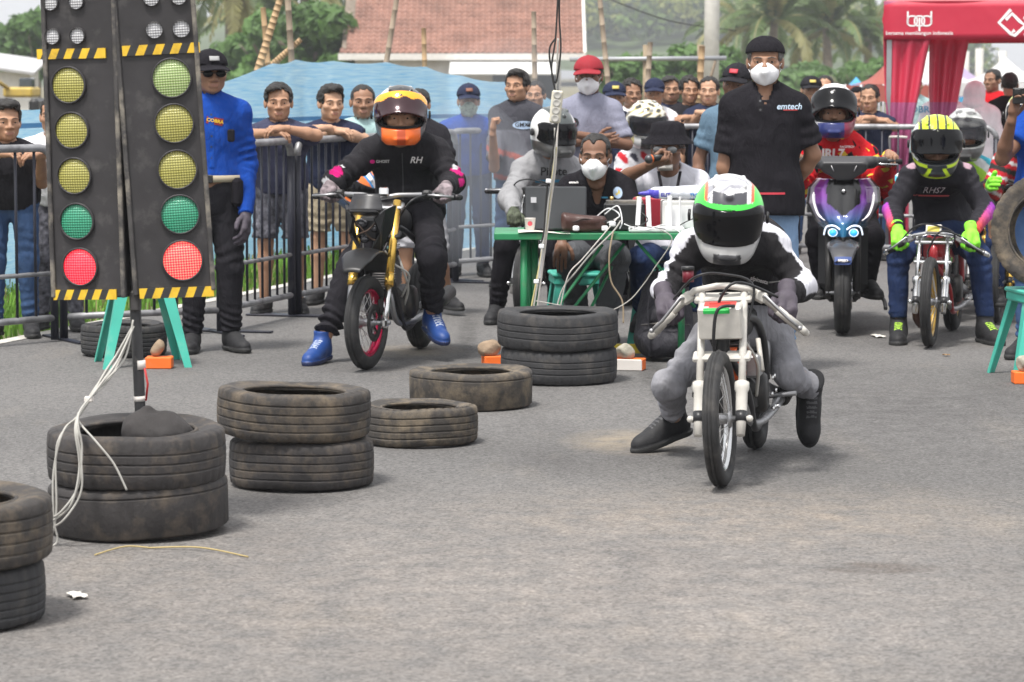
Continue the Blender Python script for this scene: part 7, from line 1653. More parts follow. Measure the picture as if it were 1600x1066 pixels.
def paint_orange(V):
    x, y, z = hx(V); s = np.abs(x)
    return lerpc(V, [((x > .06) & (z > -.05), (.03, .03, .032)), ((s < .06) & (z > .06) & (y < .02), (.02, .02, .022)), ((z < -.045) & (y < -.04) & (s < .095), (.80, .14, .015)), ((z < -.05) & (y < -.08) & (s < .02), (.45, .06, .01)), ((s > .095) & (z < -.02), (.05, .05, .052)), ((np.abs(x + .02 - y * .2) < .012) & (z > .08), (.03, .03, .03)), ((y > .06), (.25, .25, .25))], (.66, .66, .64))
def paint_gold(V):
    x, y, z = hx(V); n = np.sin(x * 75 + 3 * np.sin(z * 40)) * np.sin(z * 60 + y * 50)
    return lerpc(V, [(n > .12, (.45, .36, .12)), (n > .42, (.04, .04, .04)), ((z < -.05), (.5, .5, .5)), ((z < -.06) & (np.abs(x) < .06), (.03, .03, .03)), ((np.abs(x) > .095) & (z < .03), (.45, .36, .14))], (.58, .57, .52))
def paint_redwhite(V):
    x, y, z = hx(V); s = np.abs(x)
    return lerpc(V, [((z > .0) & (y < .0) & (s < .10) & (z < .12), (.03, .028, .03)), ((z > .05) & (z < .066) & (y < 0), (.45, .02, .03)), ((x > .06) & (z < .06), (.28, .015, .04)), ((x > .1) & (z > .0), (.10, .01, .02)), ((z < -.05) & (y < -.02), (.02, .03, .14)), ((z < -.05) & (x > .06), (.22, .01, .05)), ((x < -.09) & (z < .0), (.35, .35, .36))], (.66, .65, .66))
def paint_neon(V):
    x, y, z = hx(V); s = np.abs(x); st = np.sin(x * 150 + 1.5) > .55
    return lerpc(V, [((z > .085) & (y < .08), (.55, .72, .02)), ((z > .085) & st & (y < .06), (.02, .02, .02)), ((s > .055) & (z > .045) & (z < .09), (.02, .02, .02)), ((x < -.095) & (z > -.08), (.62, .63, .6)), ((x > .085) & (z > .02), (.55, .72, .02)), ((x > .105) & (z < .02), (.03, .03, .03)), ((z < -.05), (.02, .025, .03)), ((z < -.118) & (y < .06), (.55, .75, .02)), ((z < -.055) & (z > -.07) & (s > .05) & (y < 0), (.55, .75, .02)), ((np.abs(s - .06 + (z + .12) * .5) < .010) & (z < -.07) & (y < 0), (.55, .75, .02))], (.03, .03, .032))
def paint_greyh(V):
    x, y, z = hx(V); n = np.sin(x * 50 + z * 70) * np.sin(z * 60 - x * 30 + y * 40)
    return lerpc(V, [(n > .3, (.12, .12, .12)), (n < -.45, (.55, .55, .53)), ((z < -.055), (.06, .06, .06))], (.33, .34, .33))
def paint_wblk(V):
    x, y, z = hx(V); s = np.abs(x)
    return lerpc(V, [((z > .06) & (y < .05) & (s < .07), (.06, .07, .07)), ((z < -.045), (.07, .07, .07)), ((x > .08) & (z < .03), (.05, .05, .05))], (.68, .68, .67))
def paint_wneon(V):
    x, y, z = hx(V); return lerpc(V, [((z > .08), (.5, .62, .1)), ((z < -.05), (.05, .05, .05))], (.62, .62, .6))

# ------------------------------------------------------------------ 1 launching rider
mb_ = mainbike
c0 = cc
gl_ = bw(mb_, cc + Vector((-.082 - .14, .10, -.115))); gr_ = bw(mb_, cc + Vector((.082 + .14, .10, -.115)))
J = PJ(pelvis=(1174, 484, 11.98), mid=(1164, 404, 12.0), neck=(1143, 376, 11.68), head=(1138, 342, 11.50), sh_l=(1084, 388, 11.70), sh_r=(1204, 386, 11.70), el_l=(1043, 452, 11.66), el_r=(1254, 448, 11.66), wr_l=(1046, 480, 11.5), wr_r=(1234, 480, 11.5),
       hp_l=(1136, 494, 12.02), hp_r=(1206, 494, 12.02), kn_l=(1047, 604, 11.84), kn_r=(1230, 584, 11.84), an_l=(1052, 654, 12.12), an_r=(1266, 606, 12.05), ft_l=(-.82, -.55, -.24), ft_r=(.02, -.35, -.92), fu_r=(.1, -.9, .35))
hl = grip(J, 'l', gl_, (.10, -.80, -.55), (.2, .45, -.8)); hr = grip(J, 'r', gr_, (-.10, -.80, -.55), (-.2, .45, -.8))
def jk_main(V, J):
    c = np.tile(np.array([.017, .016, .018]), (len(V), 1)); rg = np.random.RandomState(1)
    for s in 'lr':
        sh, el, wr, nk = (v3(J[q + '_' + s]) for q in ('sh', 'el', 'wr')) .__iter__() if False else (v3(J['sh_' + s]), v3(J['el_' + s]), v3(J['wr_' + s]), v3(J['neck']))
        sg = -1 if s == 'l' else 1
        for a, b, w in ((nk, sh, .5), (sh, el, .25), (el, wr, .2)):
            ba = b - a; t = np.clip(((V - a) @ ba) / (ba @ ba), 0, 1); q = V - a - t[:, None] * ba; d = np.linalg.norm(q, axis=1)
            out_ = (q @ np.array([sg * .85, .22 if a is not nk else -.15, .5])) / np.maximum(d, 1e-5)
            lim = .10 if a is not nk else .095
            m_ = (d < lim) & (out_ > (.62 if a is not el else .55)) & ((t > .25) if a is nk else True)
            if b is wr: m_ &= t < .62
            c[m_] = (.58, .58, .63)
    return c
P1 = person(J, 'rider in black and white jacket crouched over the white-forked bike', head=dict(yaw=-4, pitch=15, roll=2), skin='tan', top=dict(mat=C_COL, name='jacket', paint=jk_main, loose=1.02, infl=.028, fold=.010, hem=-.04, neck='high'), bottom=dict(mat=C_GREYJ, fold=.012, loose=.86, ankle=.10, infl=.006), shoes=dict(S_BLK, style='hi', sc=1.0, lace=M('dark_grey_lace', (.06, .06, .065))), hands={'l': hl, 'r': hr}, gloves=G_BLK, helmet_on=True, h=.0095, seed=1.3)
h_ = helmet(P1, paint_green, 'closed', M_VIS_DARK, 1.0); P1['helmet'] = h_
Hm = P1['H']; rt = (Hm.to_3x3() @ Vector((1, 0, 0))); upv = (Hm.to_3x3() @ Vector((0, .45, 1)))
q = Hm @ Vector((0, -.15, .077)); V_, F_ = disc_shape(.036, .0145); print_on(P1['root'], h_, V_, F_, q - P1['base'], rt, upv, M_LOGO, 'helmet_logo'); V_, F_ = text_mesh_data('HJC', .026, .0006, .25); print_on(P1['root'], h_, V_, F_, q - P1['base'], rt, upv, M_BLKPL, 'helmet_lettering', .006)
tprint(P1, 'top', 'alpinestars', .022, at(1200, 436, 11.6), PRT, up=(0, .1, 1), right=(1, 0, -.25))
# ------------------------------------------------------------------ 2 orange-helmet rider
c2 = F2(.88, 0, .0); gl_ = bw(tb2, c2 + Vector((-.32, .145, .018))); gr_ = bw(tb2, c2 + Vector((.32, .145, .018)))
J = PJ(pelvis=(640, 318, 16.4), mid=(634, 272, 16.42), neck=(628, 218, 16.22), head=(626, 182, 16.06), sh_l=(578, 240, 16.22), sh_r=(680, 238, 16.22), el_l=(526, 283, 16.1), el_r=(708, 283, 16.12), wr_l=(503, 305, 15.9), wr_r=(690, 297, 15.9), hp_l=(612, 330, 16.36), hp_r=(662, 330, 16.36), kn_l=(548, 416, 15.95), kn_r=(676, 404, 15.9), an_l=(503, 539, 15.85), an_r=(676, 497, 16.05), ft_l=(-.3, -.92, -.05), ft_r=(.32, -.85, -.22))
hl = grip(J, 'l', gl_, (-.05, -.9, -.2)); hr = grip(J, 'r', gr_, (-.1, -.9, -.2))
def jk_p2(V, J):
    c = np.tile(np.array([.014, .013, .016]), (len(V), 1))
    def spot(p, r, col, zs=1.0):
        d = (V - v3(p)) * np.array([1, .6, zs]); c[np.linalg.norm(d, axis=1) < r] = col
    for sd, sg in (('l', -1), ('r', 1)):
        sh, el, wr = v3(J['sh_' + sd]), v3(J['el_' + sd]), v3(J['wr_' + sd]); o = np.array([sg * .05, -.05, .0])
        spot(sh * .30 + el * .70 + o, .040, (.45, .008, .14)); spot(sh * .45 + el * .55 + o, .022, (.5, .5, .52)); spot(el * .85 + wr * .15 + o, .026, (.5, .5, .52) if sd == 'l' else (.55, .01, .18))
    return c
P2 = person(J, 'rider in black jacket and orange-chinned helmet astride the gold-forked bike', head=dict(yaw=3, pitch=6), top=dict(mat=C_COL, paint=jk_p2, name='jacket', loose=1.2, infl=.026, fold=.011, hem=-.09, neck='high'), bottom=dict(mat=C_BLK2, loose=1.1, fold=.012, ankle=.16), shoes=dict(mat=M('blue_shoe', (.015, .055, .22), rough=.5), sole=M('blue_sole', (.02, .03, .09)), lace=M('white_lace', (.4, .45, .55)), style='hi'), hands={'l': hl, 'r': hr}, gloves=G_GREY, helmet_on=True, h=.0105, seed=2.1)
h_ = helmet(P2, paint_orange, -30, M_VIS_GOLD, vpaint=lambda V: np.where(V[:, 2:3] > .028 + .006 * np.sin(V[:, :1] * 90), np.array([[.95, .42, .03]]), np.array([[.035, .012, .016]])))  # orange sky reflection painted on the visor's upper part, dark tint below
sprint(P2, 'top', rect_shape(.006, .26, 1, 14), at(627, 278, 16.0), M('dark_zip', (.05, .05, .055), rough=.4), name='zip'); tprint(P2, 'top', 'RH', .05, at(648, 252, 16.0), PRT, bold=.001, shear=.3); tprint(P2, 'top', 'GHOST', .022, at(596, 254, 16.0), PRT); sprint(P2, 'top', disc_shape(.014, .011), at(580, 254, 16.0), M('magenta_print', (.6, .01, .2)))
# ------------------------------------------------------------------ 3 scooter rider
gl_ = bw(sc_, (-.29, .165, 1.03)); gr_ = bw(sc_, (.29, .165, 1.03))
J = PJ(pelvis=(1320, 322, 18.5), mid=(1314, 272, 18.55), neck=(1308, 225, 18.32), head=(1303, 176, 18.2), sh_l=(1268, 243, 18.32), sh_r=(1352, 245, 18.32), el_l=(1248, 296, 18.15), el_r=(1376, 298, 18.15), wr_l=(1255, 275, 17.9), wr_r=(1385, 275, 17.9), hp_l=(1296, 335, 18.45), hp_r=(1344, 335, 18.45), kn_l=(1276, 372, 18.0), kn_r=(1364, 372, 18.0), an_l=(1284, 443, 18.05), an_r=(1356, 443, 18.05), ft_l=(-.2, -1, 0), ft_r=(.2, -1, 0))
hl = grip(J, 'l', gl_, (-.05, -.9, -.15)); hr = grip(J, 'r', gr_, (.05, -.9, -.15))
def mat_redprint():
    m = cloth('red_printed_jersey', (.46, .012, .018)); n = m.node_tree.nodes; l = m.node_tree.links; b = n['Principled BSDF']; src = b.inputs['Base Color'].links[0].from_socket; tc = n.new('ShaderNodeTexCoord')
    for sc__, col, th, off in ((11, (.01, .01, .012, 1), .17, 0), (8, (.55, .42, .05, 1), .15, 3.3)):
        mp = n.new('ShaderNodeMapping'); mp.inputs['Location'].default_value = (off, off, off); mp.inputs['Scale'].default_value = (1, .6, 1.7 if off else .8); mp.inputs['Rotation'].default_value = (0, .5, .3); l.new(tc.outputs['Object'], mp.inputs[0])
        v = n.new('ShaderNodeTexVoronoi'); v.distance = 'CHEBYCHEV'; v.inputs['Scale'].default_value = sc__; v.inputs['Randomness'].default_value = .8; l.new(mp.outputs[0], v.inputs['Vector']); mt = n.new('ShaderNodeMath'); mt.operation = 'LESS_THAN'; mt.inputs[1].default_value = th * 1.25; l.new(v.outputs['Distance'], mt.inputs[0]); mx = n.new('ShaderNodeMixRGB'); mx.inputs[2].default_value = col; l.new(mt.outputs[0], mx.inputs[0]); l.new(src, mx.inputs[1]); src = mx.outputs[0]
    l.new(src, b.inputs['Base Color']); return m
P3 = person(J, 'rider in red printed jersey sitting on the purple scooter', head=dict(yaw=-6, pitch=2), skin='brown', top=dict(mat=mat_redprint(), name='jersey', loose=1.35, infl=.035, fold=.012, hem=-.1, neck='high'), bottom=dict(mat=C_BLK), shoes=S_BOOT, hands={'l': hl, 'r': hr}, helmet_on=True, seed=3.2)
helmet(P3, paint_redwhite, -30, M_VIS_DARK); tprint(P3, 'top', 'JRL7', .075, at(1308, 242, 18.0), PRT, bold=.003); tprint(P3, 'top', 'RACETECH', .018, at(1330, 231, 18.0), PRT)
# ------------------------------------------------------------------ 4 neon rider
gl_ = bw(nb_, c3 + Vector((-.21, .085, -.072))); gr_ = bw(nb_, c3 + Vector((.21, .085, -.072)))
J = PJ(pelvis=(1478, 358, 17.65), mid=(1470, 308, 17.72), neck=(1464, 262, 17.36), head=(1463, 228, 17.18), sh_l=(1424, 276, 17.38), sh_r=(1508, 276, 17.38), el_l=(1394, 328, 17.3), el_r=(1540, 328, 17.3), wr_l=(1405, 368, 17.1), wr_r=(1527, 368, 17.1), hp_l=(1454, 372, 17.6), hp_r=(1504, 372, 17.6), kn_l=(1403, 400, 17.1), kn_r=(1530, 400, 17.1), an_l=(1404, 512, 17.08), an_r=(1540, 512, 17.05), ft_l=(-.15, -1, 0), ft_r=(.22, -1, 0))
hl = grip(J, 'l', gl_, (.0, -.7, -.65), (.1, .5, -.75)); hr = grip(J, 'r', gr_, (.0, -.7, -.65), (-.1, .5, -.75))
def jk_neon(V, J):
    c = np.tile(np.array([.018, .017, .022]), (len(V), 1))
    for s, sg in (('l', -1), ('r', 1)):
        el, wr = v3(J['el_' + s]), v3(J['wr_' + s]); ba = wr - el; t = ((V - el) @ ba) / (ba @ ba); q = V - el - np.clip(t, 0, 1)[:, None] * ba; d = np.linalg.norm(q, axis=1); o = (q[:, 0] * sg + q[:, 1] * -.4) / np.maximum(d, 1e-6)
        m_ = (d < .085) & (t > .02) & (o > .62); tt = np.clip(t, 0, 1)[:, None]; c[m_] = (np.array([[.28, .05, .42]]) * (1 - tt) + np.array([[.75, .10, .04]]) * tt)[m_]
        sh = v3(J['sh_' + s]); m_ = np.linalg.norm(V - sh - np.array([0, -.03, .05]), axis=1) < .035; c[m_] = (.38, .25, .30)
    return c
P4 = person(J, 'rider in black jersey and neon yellow helmet on the gold-rimmed bike', head=dict(yaw=-5, pitch=20), skin='brown', top=dict(mat=C_COL, paint=jk_neon, name='jersey', loose=1.1, infl=.02, fold=.009, hem=-.06, neck='high'), bottom=dict(mat=C_DENIMD, loose=.98, ankle=.14), shoes=dict(mat=M('black_shoe', (.018, .018, .02)), sole=M('black_sole', (.03, .03, .03)), lace=M('neon_lace', (.35, .6, .05)), style='boot', sc=1.05), hands={'l': hl, 'r': hr}, gloves=G_NEON, helmet_on=True, h=.0105, seed=4.4)
helmet(P4, paint_neon, -24, M_VIS_DARK); tprint(P4, 'top', 'RHS7', .052, at(1467, 300, 17.2), PRT, bold=.000, shear=.1); sprint(P4, 'top', rect_shape(.20, .009, 14, 1), at(1467, 309, 17.2), M('orange_purple_print', (.7, .10, .10)))
# ------------------------------------------------------------------ other riders
J = PJ(pelvis=(846, 346, 18.85), mid=(848, 300, 18.95), neck=(858, 250, 18.75), head=(866, 208, 18.62), sh_l=(818, 268, 18.72), sh_r=(893, 265, 18.85), el_l=(797, 312, 18.5), el_r=(900, 318, 18.6), wr_l=(803, 332, 18.2), wr_r=(870, 340, 18.25), hp_l=(822, 362, 18.75), hp_r=(870, 362, 18.85), kn_l=(790, 384, 18.35), kn_r=(868, 390, 18.35), an_l=(776, 482, 18.45), an_r=(868, 470, 18.5), ft_l=(-.2, -1, 0), ft_r=(.2, -1, 0))
P5 = person(J, 'rider in light grey jacket and white helmet left of the laptop', head=dict(yaw=28, pitch=6), skin='brown', top=dict(mat=C_GREY, name='jacket', loose=1.2, infl=.03, fold=.012, neck='high', hem=-.06), bottom=dict(mat=C_BLK), shoes=S_BOOT, hands={'l': ('grip', (0, .2, -1), (0, -.9, -.2)), 'r': ('grip', (0, .2, -1), (0, -.9, -.2))}, gloves=G_CAMO, helmet_on=True, seed=5.5)
helmet(P5, paint_wblk, 'closed'); tprint(P5, 'top', 'Pilote', .075, at(866, 270, 18.5), M_BLKPL, bold=.001); sprint(P5, 'top', rect_shape(.22, .018, 10, 1), at(864, 285, 18.5), M('cyan_print', (.06, .3, .5)))
J = PJ(pelvis=(1012, 330, 20.2), neck=(1012, 236, 20.1), head=(1011, 196, 20.0), sh_l=(978, 252, 20.1), sh_r=(1046, 252, 20.1), el_l=(962, 300, 20.0), el_r=(1062, 300, 20.0), wr_l=(975, 330, 19.8), wr_r=(1050, 330, 19.8), hp_l=(994, 345, 20.2), hp_r=(1030, 345, 20.2), kn_l=(975, 385, 19.9), kn_r=(1050, 385, 19.9), an_l=(972, 465, 20), an_r=(1052, 465, 20), ft_l=(0, -1, 0), ft_r=(0, -1, 0))
def jk_wr(V, J):
    c = np.tile(np.array([.55, .55, .58]), (len(V), 1)); n = np.sin(V[:, 0] * 40 + V[:, 2] * 25) * np.sin(V[:, 2] * 30); c[n > .45] = (.45, .02, .03); c[n < -.6] = (.05, .05, .07); return c
P6 = person(J, 'rider in gold and white helmet behind the man with the microphone', head=dict(yaw=8, pitch=8), top=dict(mat=C_COL, paint=jk_wr, name='jersey', neck='high', loose=1.15), bottom=dict(mat=C_BLK), shoes=S_BLK, helmet_on=True, h=.014, seed=6.1, gloves=G_BLK); helmet(P6, paint_gold, 'closed', M_VIS_CLEAR)
J = PJ(pelvis=(1500, 335, 19.8), neck=(1507, 252, 19.6), head=(1508, 212, 19.45), sh_l=(1470, 266, 19.6), sh_r=(1540, 266, 19.6), el_l=(1412, 285, 19.4), el_r=(1560, 310, 19.4), wr_l=(1388, 305, 19.1), wr_r=(1545, 335, 19.1), hp_l=(1484, 348, 19.8), hp_r=(1524, 348, 19.8), kn_l=(1470, 385, 19.5), kn_r=(1545, 385, 19.5), an_l=(1465, 470, 19.5), an_r=(1548, 470, 19.5), ft_l=(0, -1, 0), ft_r=(0, -1, 0))
def jk_gw(V, J):
    c = np.tile(np.array([.58, .60, .60]), (len(V), 1)); u = V[:, 0] * 5 + V[:, 2] * 6; c[np.sin(u * 3.1) > .45] = (.35, .62, .06); c[np.sin(u * 3.1) < -.75] = (.05, .35, .45); return c
P7 = person(J, 'rider in grey helmet with green and white sleeves behind the neon rider', head=dict(yaw=-8, pitch=8), skin='brown', top=dict(mat=C_COL, paint=jk_gw, name='jersey', neck='high', loose=1.2), bottom=dict(mat=C_BLK), shoes=S_BLK, helmet_on=True, h=.014, seed=7.7, gloves=G_BLK); helmet(P7, paint_greyh, -20, M_VIS_CLEAR)
J = PJ(pelvis=(1580, 340, 18.9), neck=(1606, 240, 18.7), head=(1608, 182, 18.6), sh_l=(1570, 252, 18.7), sh_r=(1648, 252, 18.7), el_l=(1548, 300, 18.5), el_r=(1665, 305, 18.5), wr_l=(1548, 290, 18.15), wr_r=(1640, 300, 18.2), hp_l=(1568, 345, 18.9), hp_r=(1612, 345, 18.9), kn_l=(1556, 352, 18.4), kn_r=(1640, 360, 18.4), an_l=(1555, 455, 18.4), an_r=(1640, 460, 18.4), ft_l=(0, -1, 0), ft_r=(0, -1, 0))
def jk_rb(V, J):
    c = np.tile(np.array([.34, .012, .02]), (len(V), 1)); u = np.sin(V[:, 0] * 18 + V[:, 2] * 55); c[u > .55] = (.02, .02, .02); c[u < -.85] = (.5, .5, .5); return c
P8 = person(J, 'rider in red and black jersey at the right edge beside the phone man', head=dict(yaw=-10), top=dict(mat=C_COL, paint=jk_rb, name='jersey', neck='high', loose=1.2), bottom=dict(mat=C_DENIMD), shoes=S_BLK, helmet_on=True, h=.014, seed=8.8, gloves=G_NEON); helmet(P8, paint_wneon, 'closed')

# ------------------------------------------------------------------ officials at the table
J = stand(X(1192, 15.3), 15.3, 1.725, -3, ('down', 'behind'))
J['el_l'] = at(1132, 262, 15.32); J['wr_l'] = at(1150, 335, 15.36)
P9 = person(J, 'standing man in black polo shirt, black skull cap and white mask', head=dict(yaw=-6, pitch=1, sc=1.06), skin='brown', build=1.12, top=dict(mat=C_BLK, sleeve='short', slen=.78, loose=1.12, infl=.02, fold=.008, hem=-.14, neck='v', name='polo_shirt'), bottom=dict(mat=C_DENIML), shoes=S_BLK, hair='short', hairm=M_GREYHAIR, seed=9.3)
mask(P9, M_MASKW); cap(P9, C_BLK, style='skull')
tprint(P9, 'top', 'emtech', .045, at(1236, 167, 15.1), M('pale_blue_print', (.5, .62, .75)), bold=.0008, shear=.2); sprint(P9, 'top', rect_shape(.075, .005, 6, 1), at(1238, 172.5, 15.1), M('red_line_print', (.6, .05, .05)))
sprint(P9, 'top', rect_shape(.028, .10, 2, 6), at(1190, 160, 15.1), cloth('polo_placket', (.018, .017, .02)), name='placket')
for py in (158, 172): sprint(P9, 'top', disc_shape(.006, .006, 10), at(1190, py, 15.1), M('dark_button2', (.06, .06, .065)), name='button')
sprint(P9, 'top', rect_shape(.15, .011, 12, 1), at(1205, 303, 15.1), M('red_hem_print', (.5, .04, .06)))
J = stand(X(919, 19.3), 19.3, 1.645, -4, 'cross'); P10 = person(J, 'standing man in lilac grey polo and red cap with arms crossed', head=dict(yaw=-8, pitch=2, roll=-2, sc=1.04), skin='dark', build=.95, top=dict(mat=C_LILAC, sleeve='short', slen=.85, loose=1.05, infl=.014, neck='polo', name='polo_shirt'), bottom=dict(mat=C_STONE), shoes=S_BLK, hair='short', seed=10.2, hands={'l': ('drape', (0, .9, .1)), 'r': ('drape', (0, .9, -.2))})
mask(P10, M_MASKW); cap(P10, M('dark_red_cap_cloth', (.26, .012, .022), rough=.8), brim=M('dark_red_cap_cloth', (.26, .012, .022)))
sprint(P10, 'top', disc_shape(.032, .032), at(897, 192, 19.1), M_BLKPL); tprint(P10, 'top', 'EM', .02, at(897, 192, 19.05), M('red_hem_print', (.5, .04, .06)))
J = PJ(pelvis=(930, 392, 16.95), mid=(932, 345, 17.0), neck=(932, 279, 16.88), head=(930, 246, 16.78), sh_l=(892, 294, 16.88), sh_r=(973, 292, 16.88), el_l=(876, 350, 16.75), el_r=(990, 348, 16.72), wr_l=(878, 378, 16.45), wr_r=(960, 352, 16.42), hp_l=(908, 402, 16.9), hp_r=(952, 402, 16.9), kn_l=(888, 402, 16.5), kn_r=(962, 404, 16.5), an_l=(905, 492, 16.72), an_r=(945, 508, 16.45), ft_l=(-.2, -1, 0), ft_r=(.2, -1, 0))
P11 = person(J, 'seated man with receding hair, white mask and black polo behind the laptop', head=dict(yaw=-8, pitch=2, sc=1.04), skin='dark', top=dict(mat=C_BLK, sleeve='short', slen=.95, loose=1.2, infl=.02, neck='v', name='polo_shirt'), bottom=dict(mat=C_STONE, loose=1.15), shoes=S_BLK, hair='recede', seed=11.5, hands={'l': ('relax', (0, .3, -1), (-.1, -.5, -.8)), 'r': ('relax', (0, 0, -1), (-.2, -1, 0))}); mask(P11, M_MASKW)
sprint(P11, 'top', disc_shape(.026, .033), at(966, 302, 16.7), M('pale_blue_badge', (.35, .45, .6))); sprint(P11, 'top', disc_shape(.015, .018), at(966, 302, 16.65), M('gold_badge', (.5, .4, .1))); sprint(P11, 'top', rect_shape(.05, .01), at(944, 310, 16.7), M('cyan_print', (.06, .3, .5))); tprint(P11, 'top', 'emtech', .018, at(897, 286, 16.7), PRT)
J = PJ(pelvis=(1044, 392, 17.15), mid=(1046, 345, 17.2), neck=(1046, 272, 17.05), head=(1043, 232, 16.95), sh_l=(1004, 288, 17.05), sh_r=(1088, 286, 17.05), el_l=(966, 282, 16.95), el_r=(1104, 335, 16.95), wr_l=(1022, 255, 16.72), wr_r=(1080, 350, 16.6), hp_l=(1022, 402, 17.1), hp_r=(1066, 402, 17.1), kn_l=(1000, 404, 16.7), kn_r=(1082, 404, 16.7), an_l=(1004, 492, 16.85), an_r=(1078, 492, 16.8), ft_l=(-.2, -1, 0), ft_r=(.2, -1, 0))
def jk_wb(V, J):
    c = np.tile(np.array([.60, .60, .66]), (len(V), 1)); sh = v3(J['sh_r']); m_ = np.linalg.norm(V - sh - np.array([.06, 0, -.06]), axis=1) < .085; c[m_] = (.02, .02, .025); return c
P12 = person(J, 'seated announcer in black bucket hat and white shirt holding a microphone', head=dict(yaw=-10, pitch=3, sc=1.04), skin='dark', top=dict(mat=C_COL, paint=jk_wb, sleeve='short', slen=.8, loose=1.25, infl=.022, neck='crew'), bottom=dict(mat=C_DENIMD), shoes=S_BLK, hair='short', hairm=M_GREYHAIR, seed=12.4, hands={'l': ('fist', (.2, .3, .95), (.75, -.5, .2)), 'r': ('relax', (0, 0, -1), (0, -1, 0))})
b = MB(); b.lathe([(0, .115), (.05, .114), (.080, .10), (.090, .05), (.094, .034), (.128, -.004), (.130, -.008), (.096, .028), (.088, .024)], 32, Matrix.Translation((0, .012, .036))); wear_mb(P12, 'bucket_hat', b, C_BLK)
def glasses(P, m, clear=None):
    b = MB()
    for s in (-1, 1):
        b.lathe([(0, .004), (.020, .003), (.025, 0), (.026, -.003)], 16, Matrix.Translation((s * .033, -.105, .0)) @ Matrix.Rotation(R(90), 4, 'X') @ Matrix.Scale(.8, 4, (0, 1, 0)))
    g_ = wear_mb(P, 'sunglasses', b, m); b = MB(); b.tube([(-.012, -.106, .004), (.012, -.106, .004)], .003, 6)
    for s in (-1, 1): b.tube([(s * .056, -.098, .006), (s * .078, -.05, .008), (s * .086, .01, .004)], .0032, 6)
    wear_mb(P, 'glasses_frame', b, M_BLKPL, g_)
glasses(P12, M('grey_lens', (.10, .105, .11), rough=.12)); b = MB(); b.grid(lambda u, v: ((u - .5) * .07, -.087 + 10 * ((u - .5) * .07) ** 2 - .012 * (1 - abs(v - .5) * 2), -.083 - .034 * v), 8, 4, 0, .006); wear_mb(P12, 'beard', b, M('white_beard', (.42, .40, .38), rough=.9, bump=.6))
mic_a, mic_b = at(1008, 250, 16.62), at(1046, 243, 16.70)
b = MB(); b.tube([mic_b, mic_b.lerp(mic_a, .72)], [.017, .020], 12); b.tube([mic_b.lerp(mic_a, .72), mic_b.lerp(mic_a, .80)], .0235, 12, 1); b.v = [tuple(Vector(v) - mic_b) for v in b.v]; mk = b.build('microphone', [M_BLKPL, M('orange_ring', (.6, .12, .02))], None, mic_b, label='black wireless microphone with orange ring held by the announcer', cat='microphone')
b = MB(); b.sphere(mic_a.lerp(mic_b, .16) - mic_b, .026, 14); b.build('mic_grille', M('dark_mesh', (.08, .08, .085), rough=.4, metal=.7), mk)
for s in (-1, 1): b = MB(); b.tube([at(1046 + s * 17, 268, 16.93) - P12['base'], at(1046 + s * 13, 290, 16.86) - P12['base'], at(1046 + s * 4, 325, 16.84) - P12['base']], .009, 6, flat=(1, .3)); b.build('lanyard', C_BLK, P12['root'])
# ------------------------------------------------------------------ guard
J = stand(X(332, 16.5), 16.5, 1.665, 14, 'down'); J['wr_r'] = at(384, 338, 16.4); J['el_r'] = at(386, 255, 16.55); J['sh_r'] = at(372, 178, 16.5)
P13 = person(J, 'security guard in royal blue shirt, black cap and sunglasses', head=dict(yaw=18, pitch=2, sc=1.04), skin='brown', top=dict(mat=C_BLUE, loose=1.12, infl=.022, fold=.009, hem=.045, neck='polo', name='uniform_shirt'), bottom=dict(mat=C_BLK2, waist=.06, over=False, loose=1.1), shoes=S_BOOT, gloves=G_BLK, seed=13.1)
cap(P13, C_BLK, badge=M('grey_badge', (.3, .3, .3))); glasses(P13, M_VIS_DARK)
p = P13['base']; pel = Vector(P13['J']['pelvis']) - p
b = MB(); ring = [(math.cos(t) * .172 + pel.x, math.sin(t) * .142 + pel.y, pel.z + .045) for t in [2 * math.pi * i / 36 for i in range(36)]]; b.tube(ring, .022, 6, closed=True, flat=(.35, 1)); bt = b.build('belt', M('khaki_belt', (.34, .29, .21), rough=.7), P13['root'])
b = MB(); b.box((pel.x + .0, pel.y - .148, pel.z + .045), (.05, .012, .045), bev=.004); b.build('buckle', M_BLKPL, bt); b = MB(); b.box((pel.x + .15, pel.y - .08, pel.z - .03), (.06, .1, .16), (0, 0, .4), bev=.02); b.build('pouch', C_BLK, bt)
sprint(P13, 'top', rect_shape(.085, .04), at(361, 190, 16.2), M('dark_red_patch', (.20, .02, .02)), right=(.85, .5, -.2)); tprint(P13, 'top', 'COBRA', .026, at(361, 190, 16.2), M('yellow_letters', (.7, .45, .03)), right=(.85, .5, -.2), bold=.0006)
sprint(P13, 'top', rect_shape(.030, .34, 2, 16), at(341, 215, 16.2), cloth('shirt_placket_blue', (.008, .055, .30)), name='placket', right=(.95, .3, 0))
for py in (180, 197, 214, 231, 248): sprint(P13, 'top', disc_shape(.007, .007, 10), at(341, py, 16.2), M('dark_button', (.02, .03, .08)), name='button', right=(.95, .3, 0))
b = MB(); b.box(at(361, 212, 16.31) - p, (.04, .03, .07), bev=.008); b.build('radio_pocket', C_BLK, P13['root'])
